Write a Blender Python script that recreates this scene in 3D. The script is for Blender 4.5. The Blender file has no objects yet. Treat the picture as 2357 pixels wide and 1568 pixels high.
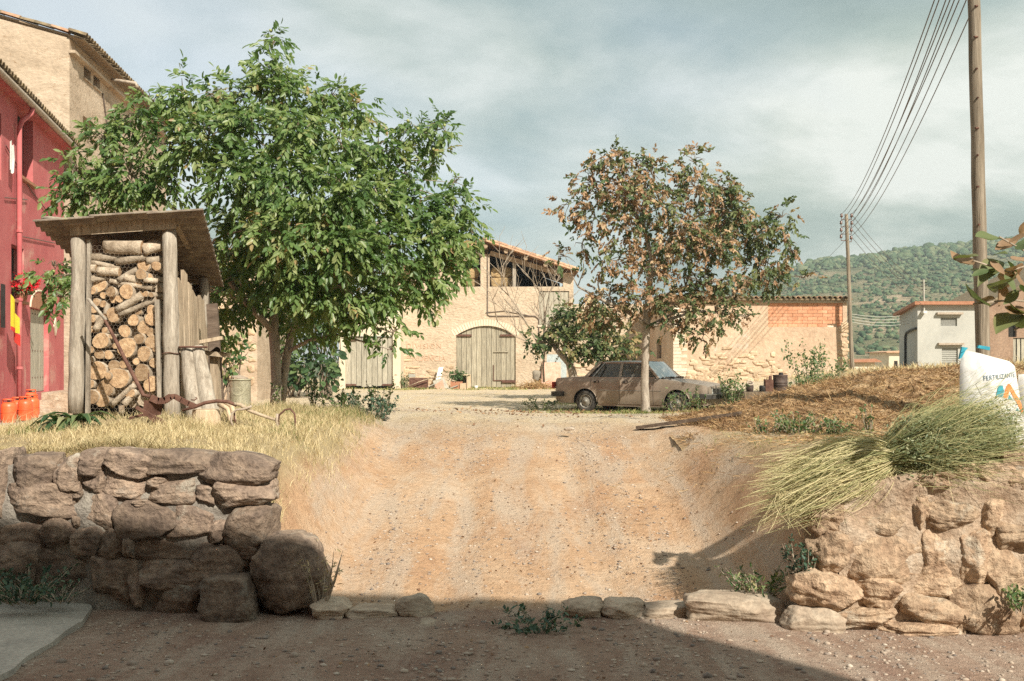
import bpy, math, random
import numpy as np
from mathutils import Vector, Matrix
R = math.radians
S = bpy.context.scene
COL = S.collection
rng = np.random.default_rng(7)
random.seed(7)

# ---------------------------------------------------------------- camera
F, CX, HZ, CZ = 2290.0, 1178.5, 835.0, 1.35      # focal length and horizon in photo units (2357 wide), eye height
cam = bpy.data.cameras.new('camera')
cam.lens, cam.sensor_width = 36 * F / 2357, 36
cam.shift_y = (HZ - 784) / 2357
cam.clip_start, cam.clip_end = 0.05, 6000
cam_o = bpy.data.objects.new('camera', cam)
cam_o.location = (0, 0, CZ)
cam_o.rotation_euler = (R(90), 0, 0)
COL.objects.link(cam_o)
S.camera = cam_o

# ---------------------------------------------------------------- sky, sun, exposure
SUN_EL = R(39)
SUN_AZ = math.atan2(0.52, -0.854)                 # from +Y towards +X
sv = Vector((math.sin(SUN_AZ) * math.cos(SUN_EL), math.cos(SUN_AZ) * math.cos(SUN_EL), math.sin(SUN_EL)))
W = bpy.data.worlds.new('World')
S.world = W
W.use_nodes = True
wn, wl = W.node_tree.nodes, W.node_tree.links
wn.clear()
def wnode(t, **k):
    n = wn.new(t)
    for a, b in k.items():
        setattr(n, a, b)
    return n
w_out = wnode('ShaderNodeOutputWorld')
w_bg = wnode('ShaderNodeBackground')
w_bg.inputs[1].default_value = 0.1
w_sky = wnode('ShaderNodeTexSky', sky_type='NISHITA', sun_disc=False)
w_sky.sun_elevation, w_sky.sun_rotation = SUN_EL, SUN_AZ
w_tc = wnode('ShaderNodeTexCoord')
w_sep = wnode('ShaderNodeSeparateXYZ')
wl.new(w_tc.outputs['Generated'], w_sep.inputs[0])
w_add = wnode('ShaderNodeMath', operation='ADD'); w_add.inputs[1].default_value = 0.22
w_abs = wnode('ShaderNodeMath', operation='ABSOLUTE')
wl.new(w_sep.outputs[2], w_abs.inputs[0]); wl.new(w_abs.outputs[0], w_add.inputs[0])
w_dx = wnode('ShaderNodeMath', operation='DIVIDE'); w_dy = wnode('ShaderNodeMath', operation='DIVIDE')
wl.new(w_sep.outputs[0], w_dx.inputs[0]); wl.new(w_add.outputs[0], w_dx.inputs[1])
wl.new(w_sep.outputs[1], w_dy.inputs[0]); wl.new(w_add.outputs[0], w_dy.inputs[1])
w_cb = wnode('ShaderNodeCombineXYZ')
wl.new(w_dx.outputs[0], w_cb.inputs[0]); wl.new(w_dy.outputs[0], w_cb.inputs[1])
w_cb.inputs[2].default_value = 2.3
def wnoise(scale, detail, rough, dist, off):
    m = wnode('ShaderNodeMapping'); m.inputs['Location'].default_value = off
    n = wnode('ShaderNodeTexNoise'); n.inputs['Scale'].default_value = scale
    n.inputs['Detail'].default_value = detail; n.inputs['Roughness'].default_value = rough
    n.inputs['Distortion'].default_value = dist
    wl.new(w_cb.outputs[0], m.inputs[0]); wl.new(m.outputs[0], n.inputs[0])
    return n
def wramp(src, stops):
    r = wnode('ShaderNodeValToRGB')
    e = r.color_ramp.elements
    while len(e) < len(stops): e.new(0.5)
    for i, (p, c) in enumerate(stops):
        e[i].position = p; e[i].color = (*c, 1)
    wl.new(src, r.inputs[0])
    return r
CLOUD_OFF = (3.62, 0.2, 0.0)
n1 = wnoise(1.15, 9, 0.55, 0.35, CLOUD_OFF)
cr = wramp(n1.outputs[0], [(0.36, (2.3, 2.95, 2.75)), (0.45, (3.1, 3.75, 3.45)), (0.52, (4.1, 4.6, 4.2)), (0.62, (6.0, 6.25, 5.85))])
n2 = wnoise(0.55, 4, 0.5, 0.3, (5.4, 1.2, 1.0))
cover = wramp(n2.outputs[0], [(0.38, (0.62, 0.62, 0.62)), (0.52, (1, 1, 1))])
w_mix = wnode('ShaderNodeMix', data_type='RGBA')
wl.new(cover.outputs[0], w_mix.inputs[0]); wl.new(w_sky.outputs[0], w_mix.inputs[6]); wl.new(cr.outputs[0], w_mix.inputs[7])
wl.new(w_mix.outputs[2], w_bg.inputs[0]); wl.new(w_bg.outputs[0], w_out.inputs[0])

sun = bpy.data.lights.new('sun', 'SUN')
sun.energy, sun.angle, sun.color = 5.0, R(0.55), (1.0, 0.925, 0.81)
sun_o = bpy.data.objects.new('sun', sun)
sun_o.location = sv * 40
sun_o.rotation_euler = sv.to_track_quat('Z', 'Y').to_euler()
COL.objects.link(sun_o)
S.view_settings.view_transform = 'Standard'
S.view_settings.look = 'None'
S.view_settings.exposure = 0.60
S.view_settings.gamma = 1
S.cycles.use_denoising = False
S.cycles.max_bounces = 6
S.cycles.transparent_max_bounces = 8

# ---------------------------------------------------------------- helpers
def P(x, y, Y): return Vector(((x - CX) * Y / F, Y, CZ + (HZ - y) * Y / F))   # photo point at depth Y
def PX(x, Y): return (x - CX) * Y / F
def PZ(y, Y): return CZ + (HZ - y) * Y / F
def V(*a): return Vector(a)
def smooth(a, b, x):
    t = np.clip((x - a) / (b - a), 0, 1)
    return t * t * (3 - 2 * t)
def lerp(a, b, t): return a + (b - a) * t

def wloc(o):
    p = Vector((0, 0, 0))
    while o is not None:
        p += o.location; o = o.parent
    return p
def tag(o, label=None, cat=None, group=None, kind=None):
    if label: o['label'] = label
    if cat: o['category'] = cat
    if group: o['group'] = group
    if kind: o['kind'] = kind
    return o
def thing(name, label, cat, loc=(0, 0, 0), rz=0, group=None):
    o = bpy.data.objects.new(name, None)
    o.empty_display_size = 0.2
    o.location = loc; o.rotation_euler = (0, 0, rz)
    COL.objects.link(o)
    return tag(o, label, cat, group)
def link(name, me, parent=None, loc=(0, 0, 0), rot=(0, 0, 0), scale=(1, 1, 1)):
    o = bpy.data.objects.new(name, me)
    o.location = loc; o.rotation_euler = rot; o.scale = scale
    o.parent = parent
    COL.objects.link(o)
    return o
def copy_tree(o, parent=None):
    c = o.copy(); COL.objects.link(c); c.parent = parent
    for ch in list(o.children): copy_tree(ch, c)
    return c

def h3(x, y, z, s):           # cheap smooth noise, -1..1, works on arrays
    return (np.sin(x * 1.7 + s * 1.3 + 1.3 * np.sin(y * 1.1 + s)) + np.sin(y * 2.1 - s * 0.7 + 1.1 * np.sin(z * 1.6 + s * 2)) +
            np.sin(z * 1.9 + s * 2.1 + 1.2 * np.sin(x * 1.3 - s))) / 3
def fbm(x, y, z, s, o=3):
    a, t = 1.0, 0.0
    for k in range(o):
        t = t + a * h3(x * 2 ** k, y * 2 ** k, z * 2 ** k, s + 3.7 * k); a *= 0.5
    return t / 1.75

def np_mesh(name, verts, faces, mat=None, smooth_=False, attr=None, nper=None):
    """verts (N,3), faces (M,k) int arrays; attr {name: per-vertex floats}"""
    me = bpy.data.meshes.new(name)
    verts = np.asarray(verts, np.float32); faces = np.asarray(faces, np.int32)
    k = faces.shape[1]
    me.vertices.add(len(verts)); me.vertices.foreach_set('co', verts.ravel())
    me.loops.add(faces.size); me.loops.foreach_set('vertex_index', faces.ravel())
    me.polygons.add(len(faces))
    me.polygons.foreach_set('loop_start', np.arange(0, faces.size, k, dtype=np.int32))
    me.polygons.foreach_set('loop_total', np.full(len(faces), k, np.int32))
    if smooth_: me.polygons.foreach_set('use_smooth', np.ones(len(faces), bool))
    if attr:
        for n_, a in attr.items():
            at = me.attributes.new(n_, 'FLOAT', 'POINT')
            at.data.foreach_set('value', np.asarray(a, np.float32).ravel())
    if mat: me.materials.append(mat)
    me.update(calc_edges=True)
    return me

class MB:
    def __init__(s): s.v, s.f = [], []
    def add(s, vs, fs):
        b = len(s.v); s.v += [tuple(p) for p in vs]; s.f += [tuple(b + i for i in f) for f in fs]; return s
    def hexa(s, p):           # bottom 4 ccw, top 4 ccw
        return s.add(p, [(3, 2, 1, 0), (4, 5, 6, 7), (0, 1, 5, 4), (1, 2, 6, 5), (2, 3, 7, 6), (3, 0, 4, 7)])
    def box(s, a, b, M=None, jit=0):
        (x0, y0, z0), (x1, y1, z1) = a, b
        p = [Vector(q) for q in ((x0, y0, z0), (x1, y0, z0), (x1, y1, z0), (x0, y1, z0), (x0, y0, z1), (x1, y0, z1), (x1, y1, z1), (x0, y1, z1))]
        if jit: p = [q + Vector((random.uniform(-jit, jit), random.uniform(-jit, jit), random.uniform(-jit, jit))) for q in p]
        if M is not None: p = [M @ q for q in p]
        return s.hexa(p)
    def beam(s, a, b, w, h, up=(0, 0, 1)):        # rectangular bar from a to b
        a, b = Vector(a), Vector(b); d = (b - a).normalized(); up = Vector(up)
        if abs(d.dot(up)) > 0.98: up = Vector((0, 1, 0))
        r = d.cross(up).normalized(); u = r.cross(d).normalized()
        r *= w / 2; u *= h / 2
        return s.hexa([a - r - u, a + r - u, b + r - u, b - r - u, a - r + u, a + r + u, b + r + u, b - r + u])
    def tube(s, pts, rad, n=8, caps=True, jit=0):
        pts = [Vector(p) for p in pts]
        if not hasattr(rad, '__len__'): rad = [rad] * len(pts)
        b = len(s.v); prev = None
        for i, p in enumerate(pts):
            d = (pts[min(i + 1, len(pts) - 1)] - pts[max(i - 1, 0)])
            d = d.normalized() if d.length > 1e-9 else Vector((0, 0, 1))
            if prev is None:
                r = d.cross(Vector((0, 0, 1)) if abs(d.z) < 0.9 else Vector((0, 1, 0))).normalized()
            else:
                r = (prev - d * prev.dot(d)); r = r.normalized() if r.length > 1e-6 else d.orthogonal().normalized()
            prev = r; u = d.cross(r)
            for k in range(n):
                a = 2 * math.pi * k / n
                q = rad[i] * (1 + (random.uniform(-jit, jit) if jit else 0))
                s.v.append(tuple(p + r * math.cos(a) * q + u * math.sin(a) * q))
        for i in range(len(pts) - 1):
            for k in range(n):
                s.f.append((b + i * n + k, b + i * n + (k + 1) % n, b + (i + 1) * n + (k + 1) % n, b + (i + 1) * n + k))
        if caps:
            s.f.append(tuple(b + k for k in reversed(range(n))))
            s.f.append(tuple(b + (len(pts) - 1) * n + k for k in range(n)))
        return s
    def prism(s, poly, vec):
        n = len(poly); vec = Vector(vec); poly = [Vector(p) for p in poly]
        return s.add(poly + [p + vec for p in poly],
                     [tuple(reversed(range(n))), tuple(range(n, 2 * n))] + [(i, (i + 1) % n, n + (i + 1) % n, n + i) for i in range(n)])
    def lathe(s, prof, n=16, M=None, close=False):  # prof [(r,z)]
        b = len(s.v)
        for r, z in prof:
            for k in range(n):
                a = 2 * math.pi * k / n; q = Vector((r * math.cos(a), r * math.sin(a), z))
                s.v.append(tuple(M @ q if M is not None else q))
        for i in range(len(prof) - 1):
            for k in range(n):
                s.f.append((b + i * n + k, b + i * n + (k + 1) % n, b + (i + 1) * n + (k + 1) % n, b + (i + 1) * n + k))
        return s
    def grid(s, fn, nu, nv):
        b = len(s.v)
        for j in range(nv + 1):
            for i in range(nu + 1): s.v.append(tuple(fn(i / nu, j / nv)))
        for j in range(nv):
            for i in range(nu):
                q = b + j * (nu + 1) + i
                s.f.append((q, q + 1, q + nu + 2, q + nu + 1))
        return s
    def ico(s, c, r, sub=1, n=0.0, seed=0, sq=(1, 1, 1)):
        vs, fs = ICO[sub]
        v = vs * np.array([r, r, r]) * np.array(sq)
        if n: v = v * (1 + n * fbm(vs[:, 0] * 2, vs[:, 1] * 2, vs[:, 2] * 2, seed)[:, None])
        return s.add([Vector(p) + Vector(c) for p in v], [tuple(f) for f in fs])
    def mesh(s, name, mat, smooth_=False, off=(0, 0, 0)):
        me = bpy.data.meshes.new(name)
        o = Vector(off)
        me.from_pydata([tuple(Vector(p) - o) for p in s.v], [], s.f)
        me.materials.append(mat)
        if smooth_: me.polygons.foreach_set('use_smooth', [True] * len(me.polygons))
        me.update()
        return me
    def part(s, name, mat, parent, smooth_=False):    # verts are world coordinates
        return link(name, s.mesh(name, mat, smooth_, wloc(parent) if parent else (0, 0, 0)), parent)
    def local(s, name, mat, parent, smooth_=False, loc=(0, 0, 0), rot=(0, 0, 0)):
        return link(name, s.mesh(name, mat, smooth_), parent, loc, rot)
    def top(s, name, mat, org, label=None, cat=None, group=None, kind=None, smooth_=False):
        return tag(link(name, s.mesh(name, mat, smooth_, org), None, org), label, cat, group, kind)

def _ico(sub):
    t = (1 + 5 ** .5) / 2
    v = [(-1, t, 0), (1, t, 0), (-1, -t, 0), (1, -t, 0), (0, -1, t), (0, 1, t), (0, -1, -t), (0, 1, -t), (t, 0, -1), (t, 0, 1), (-t, 0, -1), (-t, 0, 1)]
    f = [(0, 11, 5), (0, 5, 1), (0, 1, 7), (0, 7, 10), (0, 10, 11), (1, 5, 9), (5, 11, 4), (11, 10, 2), (10, 7, 6), (7, 1, 8), (3, 9, 4), (3, 4, 2), (3, 2, 6), (3, 6, 8), (3, 8, 9), (4, 9, 5), (2, 4, 11), (6, 2, 10), (8, 6, 7), (9, 8, 1)]
    v = [Vector(p).normalized() for p in v]
    for _ in range(sub):
        c, nf = {}, []
        def mid(a, b):
            k = (min(a, b), max(a, b))
            if k not in c: v.append(((v[a] + v[b]) / 2).normalized()); c[k] = len(v) - 1
            return c[k]
        for a, b, d in f:
            x, y, z = mid(a, b), mid(b, d), mid(d, a)
            nf += [(a, x, z), (b, y, x), (d, z, y), (x, y, z)]
        f = nf
    return np.array([tuple(p) for p in v]), np.array(f)
ICO = [_ico(k) for k in range(5)]

def rock_mesh(name, sx, sy, sz, mat, seed, sub=3, boxy=0.55, n=0.10, fr=1.6):
    vs, fs = ICO[sub]
    p_ = 2 + boxy * 5.5                           # towards a rounded block
    rs = np.random.default_rng(int(seed * 1000) % 99991)
    v = vs / (np.abs(vs) ** p_).sum(1, keepdims=True) ** (1 / p_)
    v = v + np.stack([rs.uniform(-.16, .16) * v[:, 2] + rs.uniform(-.12, .12) * v[:, 0] * v[:, 2], 0 * v[:, 0], rs.uniform(-.14, .14) * v[:, 0] + rs.uniform(-.12, .12) * v[:, 0] * v[:, 2]], 1)
    if sub >= 4:                                  # broken faces: cut the block by random planes
        for _ in range(16):
            nn = rs.normal(0, 1, 3) * np.array([1, 1.3, 1]); nn /= np.linalg.norm(nn)
            dd = (v @ nn).max() * rs.uniform(.74, .94)
            v = v - np.maximum(0, v @ nn - dd)[:, None] * nn * .92
    d = fbm(v[:, 0] * fr + seed, v[:, 1] * fr, v[:, 2] * fr, seed, 4)
    ch = h3(v[:, 0] * 1.1 + seed * 3, v[:, 1] * 1.1, v[:, 2] * 1.3, seed * 2.2)
    rd_ = -np.abs(h3(v[:, 0] * 2.3 + seed, v[:, 1] * 2.3, v[:, 2] * 2.9, seed * 1.7)) + .3
    st = 0
    if sub >= 4:                                  # bedding layers, chips and pits of near stones
        tz = v[:, 2] * 5 + .8 * h3(v[:, 0] * 1.5, v[:, 1] * 1.5, v[:, 2], seed)
        st = .22 * n * (np.abs((tz + seed) % 1 - .5) * 2 - .5) + .45 * n * fbm(v[:, 0] * 7 + seed, v[:, 1] * 7, v[:, 2] * 9, seed + 2, 3) - .9 * n * np.clip(fbm(v[:, 0] * 4, v[:, 1] * 4 + seed, v[:, 2] * 4, seed + 5, 2) - .35, 0, 1)
    v = v * (1 + n * d + 0.6 * n * ch + .8 * n * rd_ + st)[:, None] * np.array([sx, sy, sz])
    return np_mesh(name, v, fs, mat, True)

# ---------------------------------------------------------------- materials
def _nodes(name):
    m = bpy.data.materials.new(name); m.use_nodes = True
    nt = m.node_tree; nt.nodes.clear()
    o = nt.nodes.new('ShaderNodeOutputMaterial')
    b = nt.nodes.new('ShaderNodeBsdfPrincipled')
    nt.links.new(b.outputs[0], o.inputs[0])
    return m, nt, b, o
def _ramp(nt, src, cols):
    r = nt.nodes.new('ShaderNodeValToRGB'); e = r.color_ramp.elements
    if not isinstance(cols[0][0], (int, float)) or len(cols[0]) == 3:
        cols = [(i / max(1, len(cols) - 1), c) for i, c in enumerate(cols)]
    while len(e) < len(cols): e.new(0.5)
    for i, (p, c) in enumerate(cols):
        e[i].position = p; e[i].color = (*c, 1)
    nt.links.new(src, r.inputs[0])
    return r
def _noise(nt, vec, scale, detail=6, rough=0.6, dist=0.0):
    n = nt.nodes.new('ShaderNodeTexNoise')
    n.inputs['Scale'].default_value = scale; n.inputs['Detail'].default_value = detail
    n.inputs['Roughness'].default_value = rough; n.inputs['Distortion'].default_value = dist
    nt.links.new(vec, n.inputs[0]); return n
def _mix(nt, fac, a, b, mode='MIX'):
    m = nt.nodes.new('ShaderNodeMix'); m.data_type = 'RGBA'; m.blend_type = mode
    for i, s in ((0, fac), (6, a), (7, b)):
        if isinstance(s, (int, float)): m.inputs[i].default_value = s
        elif isinstance(s, tuple): m.inputs[i].default_value = (*s, 1)
        else: nt.links.new(s, m.inputs[i])
    return m.outputs[2]
def _math(nt, op, a, b=None):
    m = nt.nodes.new('ShaderNodeMath'); m.operation = op
    for i, s in ((0, a), (1, b)):
        if s is None: continue
        if isinstance(s, (int, float)): m.inputs[i].default_value = s
        else: nt.links.new(s, m.inputs[i])
    return m.outputs[0]
def _attr(nt, n):
    a = nt.nodes.new('ShaderNodeAttribute'); a.attribute_name = n; return a.outputs['Fac']
def _bump(nt, b, src, strength, dist):
    u = nt.nodes.new('ShaderNodeBump'); u.inputs['Strength'].default_value = strength; u.inputs['Distance'].default_value = dist
    nt.links.new(src, u.inputs['Height']); nt.links.new(u.outputs[0], b.inputs['Normal']); return u
def _vec(nt, stretch, coord='Object'):
    tc = nt.nodes.new('ShaderNodeTexCoord'); mp = nt.nodes.new('ShaderNodeMapping')
    mp.inputs['Scale'].default_value = stretch
    nt.links.new(tc.outputs[coord], mp.inputs[0]); return mp.outputs[0]

def mat(name, cols, scale=4, detail=7, rough=0.9, bump=0.4, dist=0.02, stretch=(1, 1, 1), fine=6, famt=0.35, metal=0, spec=0.25, rand=0.0, stain=None, nrough=0.62):
    m, nt, b, o = _nodes(name)
    vec = _vec(nt, stretch)
    if rand:                                    # shift the pattern per object
        oi = nt.nodes.new('ShaderNodeObjectInfo')
        ad = nt.nodes.new('ShaderNodeVectorMath'); ad.operation = 'ADD'
        mu = _math(nt, 'MULTIPLY', oi.outputs['Random'], 37.0)
        nt.links.new(vec, ad.inputs[0]); nt.links.new(mu, ad.inputs[1]); vec = ad.outputs[0]
    n1 = _noise(nt, vec, scale, detail, nrough, 0.3)
    c = _ramp(nt, n1.outputs[0], [(0.28 + 0.44 * i / max(1, len(cols) - 1), k) for i, k in enumerate(cols)]).outputs[0]
    n2 = _noise(nt, vec, scale * fine, 5, 0.65)
    g = _ramp(nt, n2.outputs[0], [(0.25, (1 - famt,) * 3), (0.75, (1 + famt * 0.6,) * 3)]).outputs[0]
    c = _mix(nt, 1.0, c, g, 'MULTIPLY')
    if stain:                                   # (colour, scale, threshold)
        n3 = _noise(nt, vec, stain[1], 6, 0.7, 0.5)
        f = _ramp(nt, n3.outputs[0], [(stain[2], (0, 0, 0)), (stain[2] + 0.1, (1, 1, 1))]).outputs[0]
        c = _mix(nt, f, c, stain[0])
    if rand:
        mr = nt.nodes.new('ShaderNodeMapRange')
        mr.inputs[3].default_value = 1 - rand; mr.inputs[4].default_value = 1 + rand
        nt.links.new(oi.outputs['Random'], mr.inputs[0])
        hs = nt.nodes.new('ShaderNodeHueSaturation'); nt.links.new(mr.outputs[0], hs.inputs['Value']); nt.links.new(c, hs.inputs['Color'])
        c = hs.outputs[0]
    nt.links.new(c, b.inputs['Base Color'])
    b.inputs['Roughness'].default_value = rough; b.inputs['Metallic'].default_value = metal
    b.inputs['Specular IOR Level'].default_value = spec
    if bump:
        hsum = _math(nt, 'ADD', n1.outputs[0], _math(nt, 'MULTIPLY', n2.outputs[0], 0.45))
        _bump(nt, b, hsum, bump, dist)
    return m
def leafmat(name, cols, trans=0.35, rough=0.5, spec=0.35, tint=(1.2, 1.25, 0.75)):
    m, nt, b, o = _nodes(name)
    c = _ramp(nt, _attr(nt, 'rnd'), cols).outputs[0]
    nt.links.new(c, b.inputs['Base Color'])
    b.inputs['Roughness'].default_value = rough; b.inputs['Specular IOR Level'].default_value = spec
    if trans:
        t = nt.nodes.new('ShaderNodeBsdfTranslucent')
        nt.links.new(_mix(nt, 1.0, c, tint, 'MULTIPLY'), t.inputs[0])
        x = nt.nodes.new('ShaderNodeMixShader'); x.inputs[0].default_value = trans
        nt.links.new(b.outputs[0], x.inputs[1]); nt.links.new(t.outputs[0], x.inputs[2]); nt.links.new(x.outputs[0], o.inputs[0])
    return m
def glass(name, tint=(0.5, 0.55, 0.55), rough=0.08):
    m, nt, b, o = _nodes(name)
    t = nt.nodes.new('ShaderNodeBsdfTransparent'); t.inputs[0].default_value = (*tint, 1)
    g = nt.nodes.new('ShaderNodeBsdfGlossy'); g.inputs['Roughness'].default_value = rough
    d = nt.nodes.new('ShaderNodeBsdfDiffuse'); d.inputs[0].default_value = (0.42, 0.38, 0.31, 1)
    fr = nt.nodes.new('ShaderNodeFresnel')
    x = nt.nodes.new('ShaderNodeMixShader'); nt.links.new(fr.outputs[0], x.inputs[0])
    nt.links.new(t.outputs[0], x.inputs[1]); nt.links.new(g.outputs[0], x.inputs[2])
    y = nt.nodes.new('ShaderNodeMixShader'); n = _noise(nt, _vec(nt, (1, 1, 1)), 9, 5)
    nt.links.new(_ramp(nt, n.outputs[0], [(0.3, (0.10,) * 3), (0.7, (0.34,) * 3)]).outputs[0], y.inputs[0])
    nt.links.new(x.outputs[0], y.inputs[1]); nt.links.new(d.outputs[0], y.inputs[2]); nt.links.new(y.outputs[0], o.inputs[0])
    return m
M = {}
M['stone_red'] = mat('stone_red', [(0.12, 0.09, 0.07), (0.23, 0.17, 0.13), (0.35, 0.26, 0.19), (0.29, 0.25, 0.21)], 3.6, rough=0.95, bump=1.0, dist=0.06, nrough=.7, famt=.5, rand=0.26, stain=((0.40, 0.36, 0.29), 2.2, 0.58))
M['stone_tan'] = mat('stone_tan', [(0.24, 0.155, 0.10), (0.42, 0.29, 0.19), (0.54, 0.40, 0.27), (0.46, 0.35, 0.25)], 3.4, rough=0.95, bump=1.0, dist=0.07, nrough=.7, famt=.5, rand=0.18, stain=((0.52, 0.46, 0.36), 2.0, 0.60))
M['mortar_grey'] = mat('mortar_grey', [(0.17, 0.145, 0.12), (0.30, 0.27, 0.23), (0.42, 0.385, 0.32)], 5, bump=1.0, dist=0.04)
M['mortar_tan'] = mat('mortar_tan', [(0.30, 0.20, 0.13), (0.46, 0.35, 0.25), (0.55, 0.47, 0.37)], 4, bump=1.0, dist=0.05)
M['kerb'] = mat('kerb', [(0.30, 0.22, 0.16), (0.43, 0.34, 0.25), (0.50, 0.42, 0.32)], 4, bump=0.8, dist=0.03, rand=0.2)
M['concrete'] = mat('concrete', [(0.32, 0.30, 0.26), (0.43, 0.40, 0.34), (0.50, 0.47, 0.40)], 2.5, bump=0.5, dist=0.012, fine=14)
M['concrete_dark'] = mat('concrete_dark', [(0.10, 0.075, 0.05), (0.19, 0.145, 0.10), (0.33, 0.26, 0.18)], 2.6, bump=0.7, dist=0.02, stretch=(3, 3, 1))
M['post'] = mat('post', [(0.20, 0.165, 0.125), (0.37, 0.32, 0.255), (0.50, 0.45, 0.37)], 5, bump=0.9, dist=0.015, stretch=(4, 4, 0.5), rand=0.12)
M['plank'] = mat('plank', [(0.21, 0.155, 0.105), (0.40, 0.315, 0.22), (0.54, 0.44, 0.32)], 5, bump=0.8, dist=0.012, stretch=(5, 5, 0.45), rand=0.2)
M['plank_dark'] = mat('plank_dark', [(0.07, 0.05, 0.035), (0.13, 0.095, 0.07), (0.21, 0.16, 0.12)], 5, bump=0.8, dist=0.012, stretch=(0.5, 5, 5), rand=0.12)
M['plank_grey'] = mat('plank_grey', [(0.26, 0.235, 0.18), (0.42, 0.385, 0.30), (0.56, 0.52, 0.42)], 4, bump=0.7, dist=0.01, stretch=(6, 6, 0.5), rand=0.14)
M['plank_barn'] = mat('plank_barn', [(0.22, 0.19, 0.14), (0.40, 0.355, 0.26), (0.55, 0.50, 0.38)], 3.4, bump=0.7, dist=0.01, stretch=(6, 6, 0.5), rand=0.18, stain=((0.23, 0.085, 0.06), 1.7, 0.66))
M['log_bark'] = mat('log_bark', [(0.20, 0.15, 0.10), (0.40, 0.325, 0.24), (0.58, 0.50, 0.39)], 7, bump=1.0, dist=0.02, rand=0.25)
M['log_end'] = mat('log_end', [(0.24, 0.145, 0.08), (0.44, 0.29, 0.165), (0.62, 0.45, 0.28)], 14, bump=0.8, dist=0.012, rand=0.32, famt=.5)
M['bark'] = mat('bark', [(0.21, 0.17, 0.13), (0.38, 0.32, 0.255), (0.50, 0.44, 0.36)], 6, bump=0.9, dist=0.02, stretch=(2, 2, 0.6))
M['twig'] = mat('twig', [(0.17, 0.13, 0.095), (0.30, 0.24, 0.18)], 6, bump=0)
M['twig_pale'] = mat('twig_pale', [(0.32, 0.26, 0.19), (0.48, 0.40, 0.31)], 6, bump=0)
M['pole_wood'] = mat('pole_wood', [(0.13, 0.105, 0.075), (0.25, 0.205, 0.15), (0.38, 0.325, 0.25)], 5, bump=0.9, dist=0.015, stretch=(5, 5, 0.22))
M['rust'] = mat('rust', [(0.075, 0.035, 0.025), (0.14, 0.07, 0.05), (0.22, 0.12, 0.085)], 9, bump=0.5, dist=0.006, rough=0.8, metal=0.1)
M['rust_pale'] = mat('rust_pale', [(0.30, 0.23, 0.17), (0.44, 0.36, 0.28), (0.52, 0.45, 0.36)], 9, bump=0.4, dist=0.006, rough=0.7)
M['asbestos'] = mat('asbestos', [(0.13, 0.10, 0.075), (0.24, 0.19, 0.145), (0.36, 0.31, 0.23)], 6, bump=0.8, dist=0.01, stain=((0.40, 0.38, 0.20), 7, 0.62))
M['red_plaster'] = mat('red_plaster', [(0.42, 0.10, 0.105), (0.49, 0.135, 0.135), (0.54, 0.185, 0.175)], 1.1, bump=0.35, dist=0.01, fine=14, famt=0.12, stain=((0.55, 0.28, 0.235), 0.9, 0.57))
M['cream_plaster'] = mat('cream_plaster', [(0.34, 0.26, 0.18), (0.49, 0.385, 0.28), (0.58, 0.475, 0.36)], 1.0, bump=1.0, dist=0.05, fine=9, famt=0.22, stretch=(1, 1, 1.7), stain=((0.30, 0.20, 0.12), 3.0, 0.60))
M['barn_plaster'] = mat('barn_plaster', [(0.46, 0.355, 0.25), (0.56, 0.445, 0.32), (0.62, 0.51, 0.385)], 0.9, bump=1.0, dist=0.10, fine=8, famt=0.30, stretch=(1, 1, 1.6), stain=((0.44, 0.32, 0.22), 2.6, 0.60))
M['annex_plaster'] = mat('annex_plaster', [(0.58, 0.49, 0.36), (0.66, 0.57, 0.43), (0.72, 0.63, 0.49)], 0.6, bump=0.3, dist=0.02, fine=12, famt=0.10, stain=((0.60, 0.38, 0.22), 0.9, 0.64))
M['wall_brickish'] = mat('wall_brickish', [(0.46, 0.32, 0.215), (0.56, 0.41, 0.285), (0.61, 0.48, 0.355)], 0.8, bump=0.9, dist=0.07, fine=9, famt=0.26, stain=((0.58, 0.50, 0.41), 0.9, 0.58))
M['rubble'] = mat('rubble', [(0.40, 0.275, 0.17), (0.56, 0.42, 0.28), (0.64, 0.50, 0.35)], 3, bump=0.8, dist=0.03, rand=0.2)
M['brick'] = mat('brick', [(0.55, 0.235, 0.125), (0.62, 0.305, 0.175), (0.66, 0.385, 0.245)], 3, bump=0.4, dist=0.01, rand=0.16)
M['quoin'] = mat('quoin', [(0.66, 0.55, 0.42), (0.72, 0.63, 0.50)], 3, bump=0.4, dist=0.01, rand=0.12)
M['white_plaster'] = mat('white_plaster', [(0.36, 0.355, 0.325), (0.43, 0.425, 0.385), (0.49, 0.48, 0.435)], 0.5, bump=0.3, dist=0.02, fine=12, famt=0.08)
M['brown_plaster'] = mat('brown_plaster', [(0.24, 0.155, 0.10), (0.31, 0.205, 0.14), (0.38, 0.26, 0.18)], 0.8, bump=0.6, dist=0.04, fine=10)
M['tile'] = mat('tile', [(0.34, 0.19, 0.12), (0.50, 0.30, 0.19), (0.58, 0.42, 0.28)], 5, bump=0.5, dist=0.01, rand=0.3, stain=((0.20, 0.17, 0.11), 5, 0.60))
M['tile_dark'] = mat('tile_dark', [(0.13, 0.10, 0.065), (0.24, 0.18, 0.11), (0.36, 0.28, 0.16)], 5, bump=0.5, dist=0.01, rand=0.3)
M['beam'] = mat('beam', [(0.20, 0.14, 0.09), (0.36, 0.265, 0.175), (0.46, 0.35, 0.24)], 4, bump=0.6, dist=0.01, stretch=(1, 3, 3), rand=0.15)
M['dark_in'] = mat('dark_in', [(0.02, 0.017, 0.013), (0.035, 0.03, 0.022)], 3, bump=0)
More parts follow.
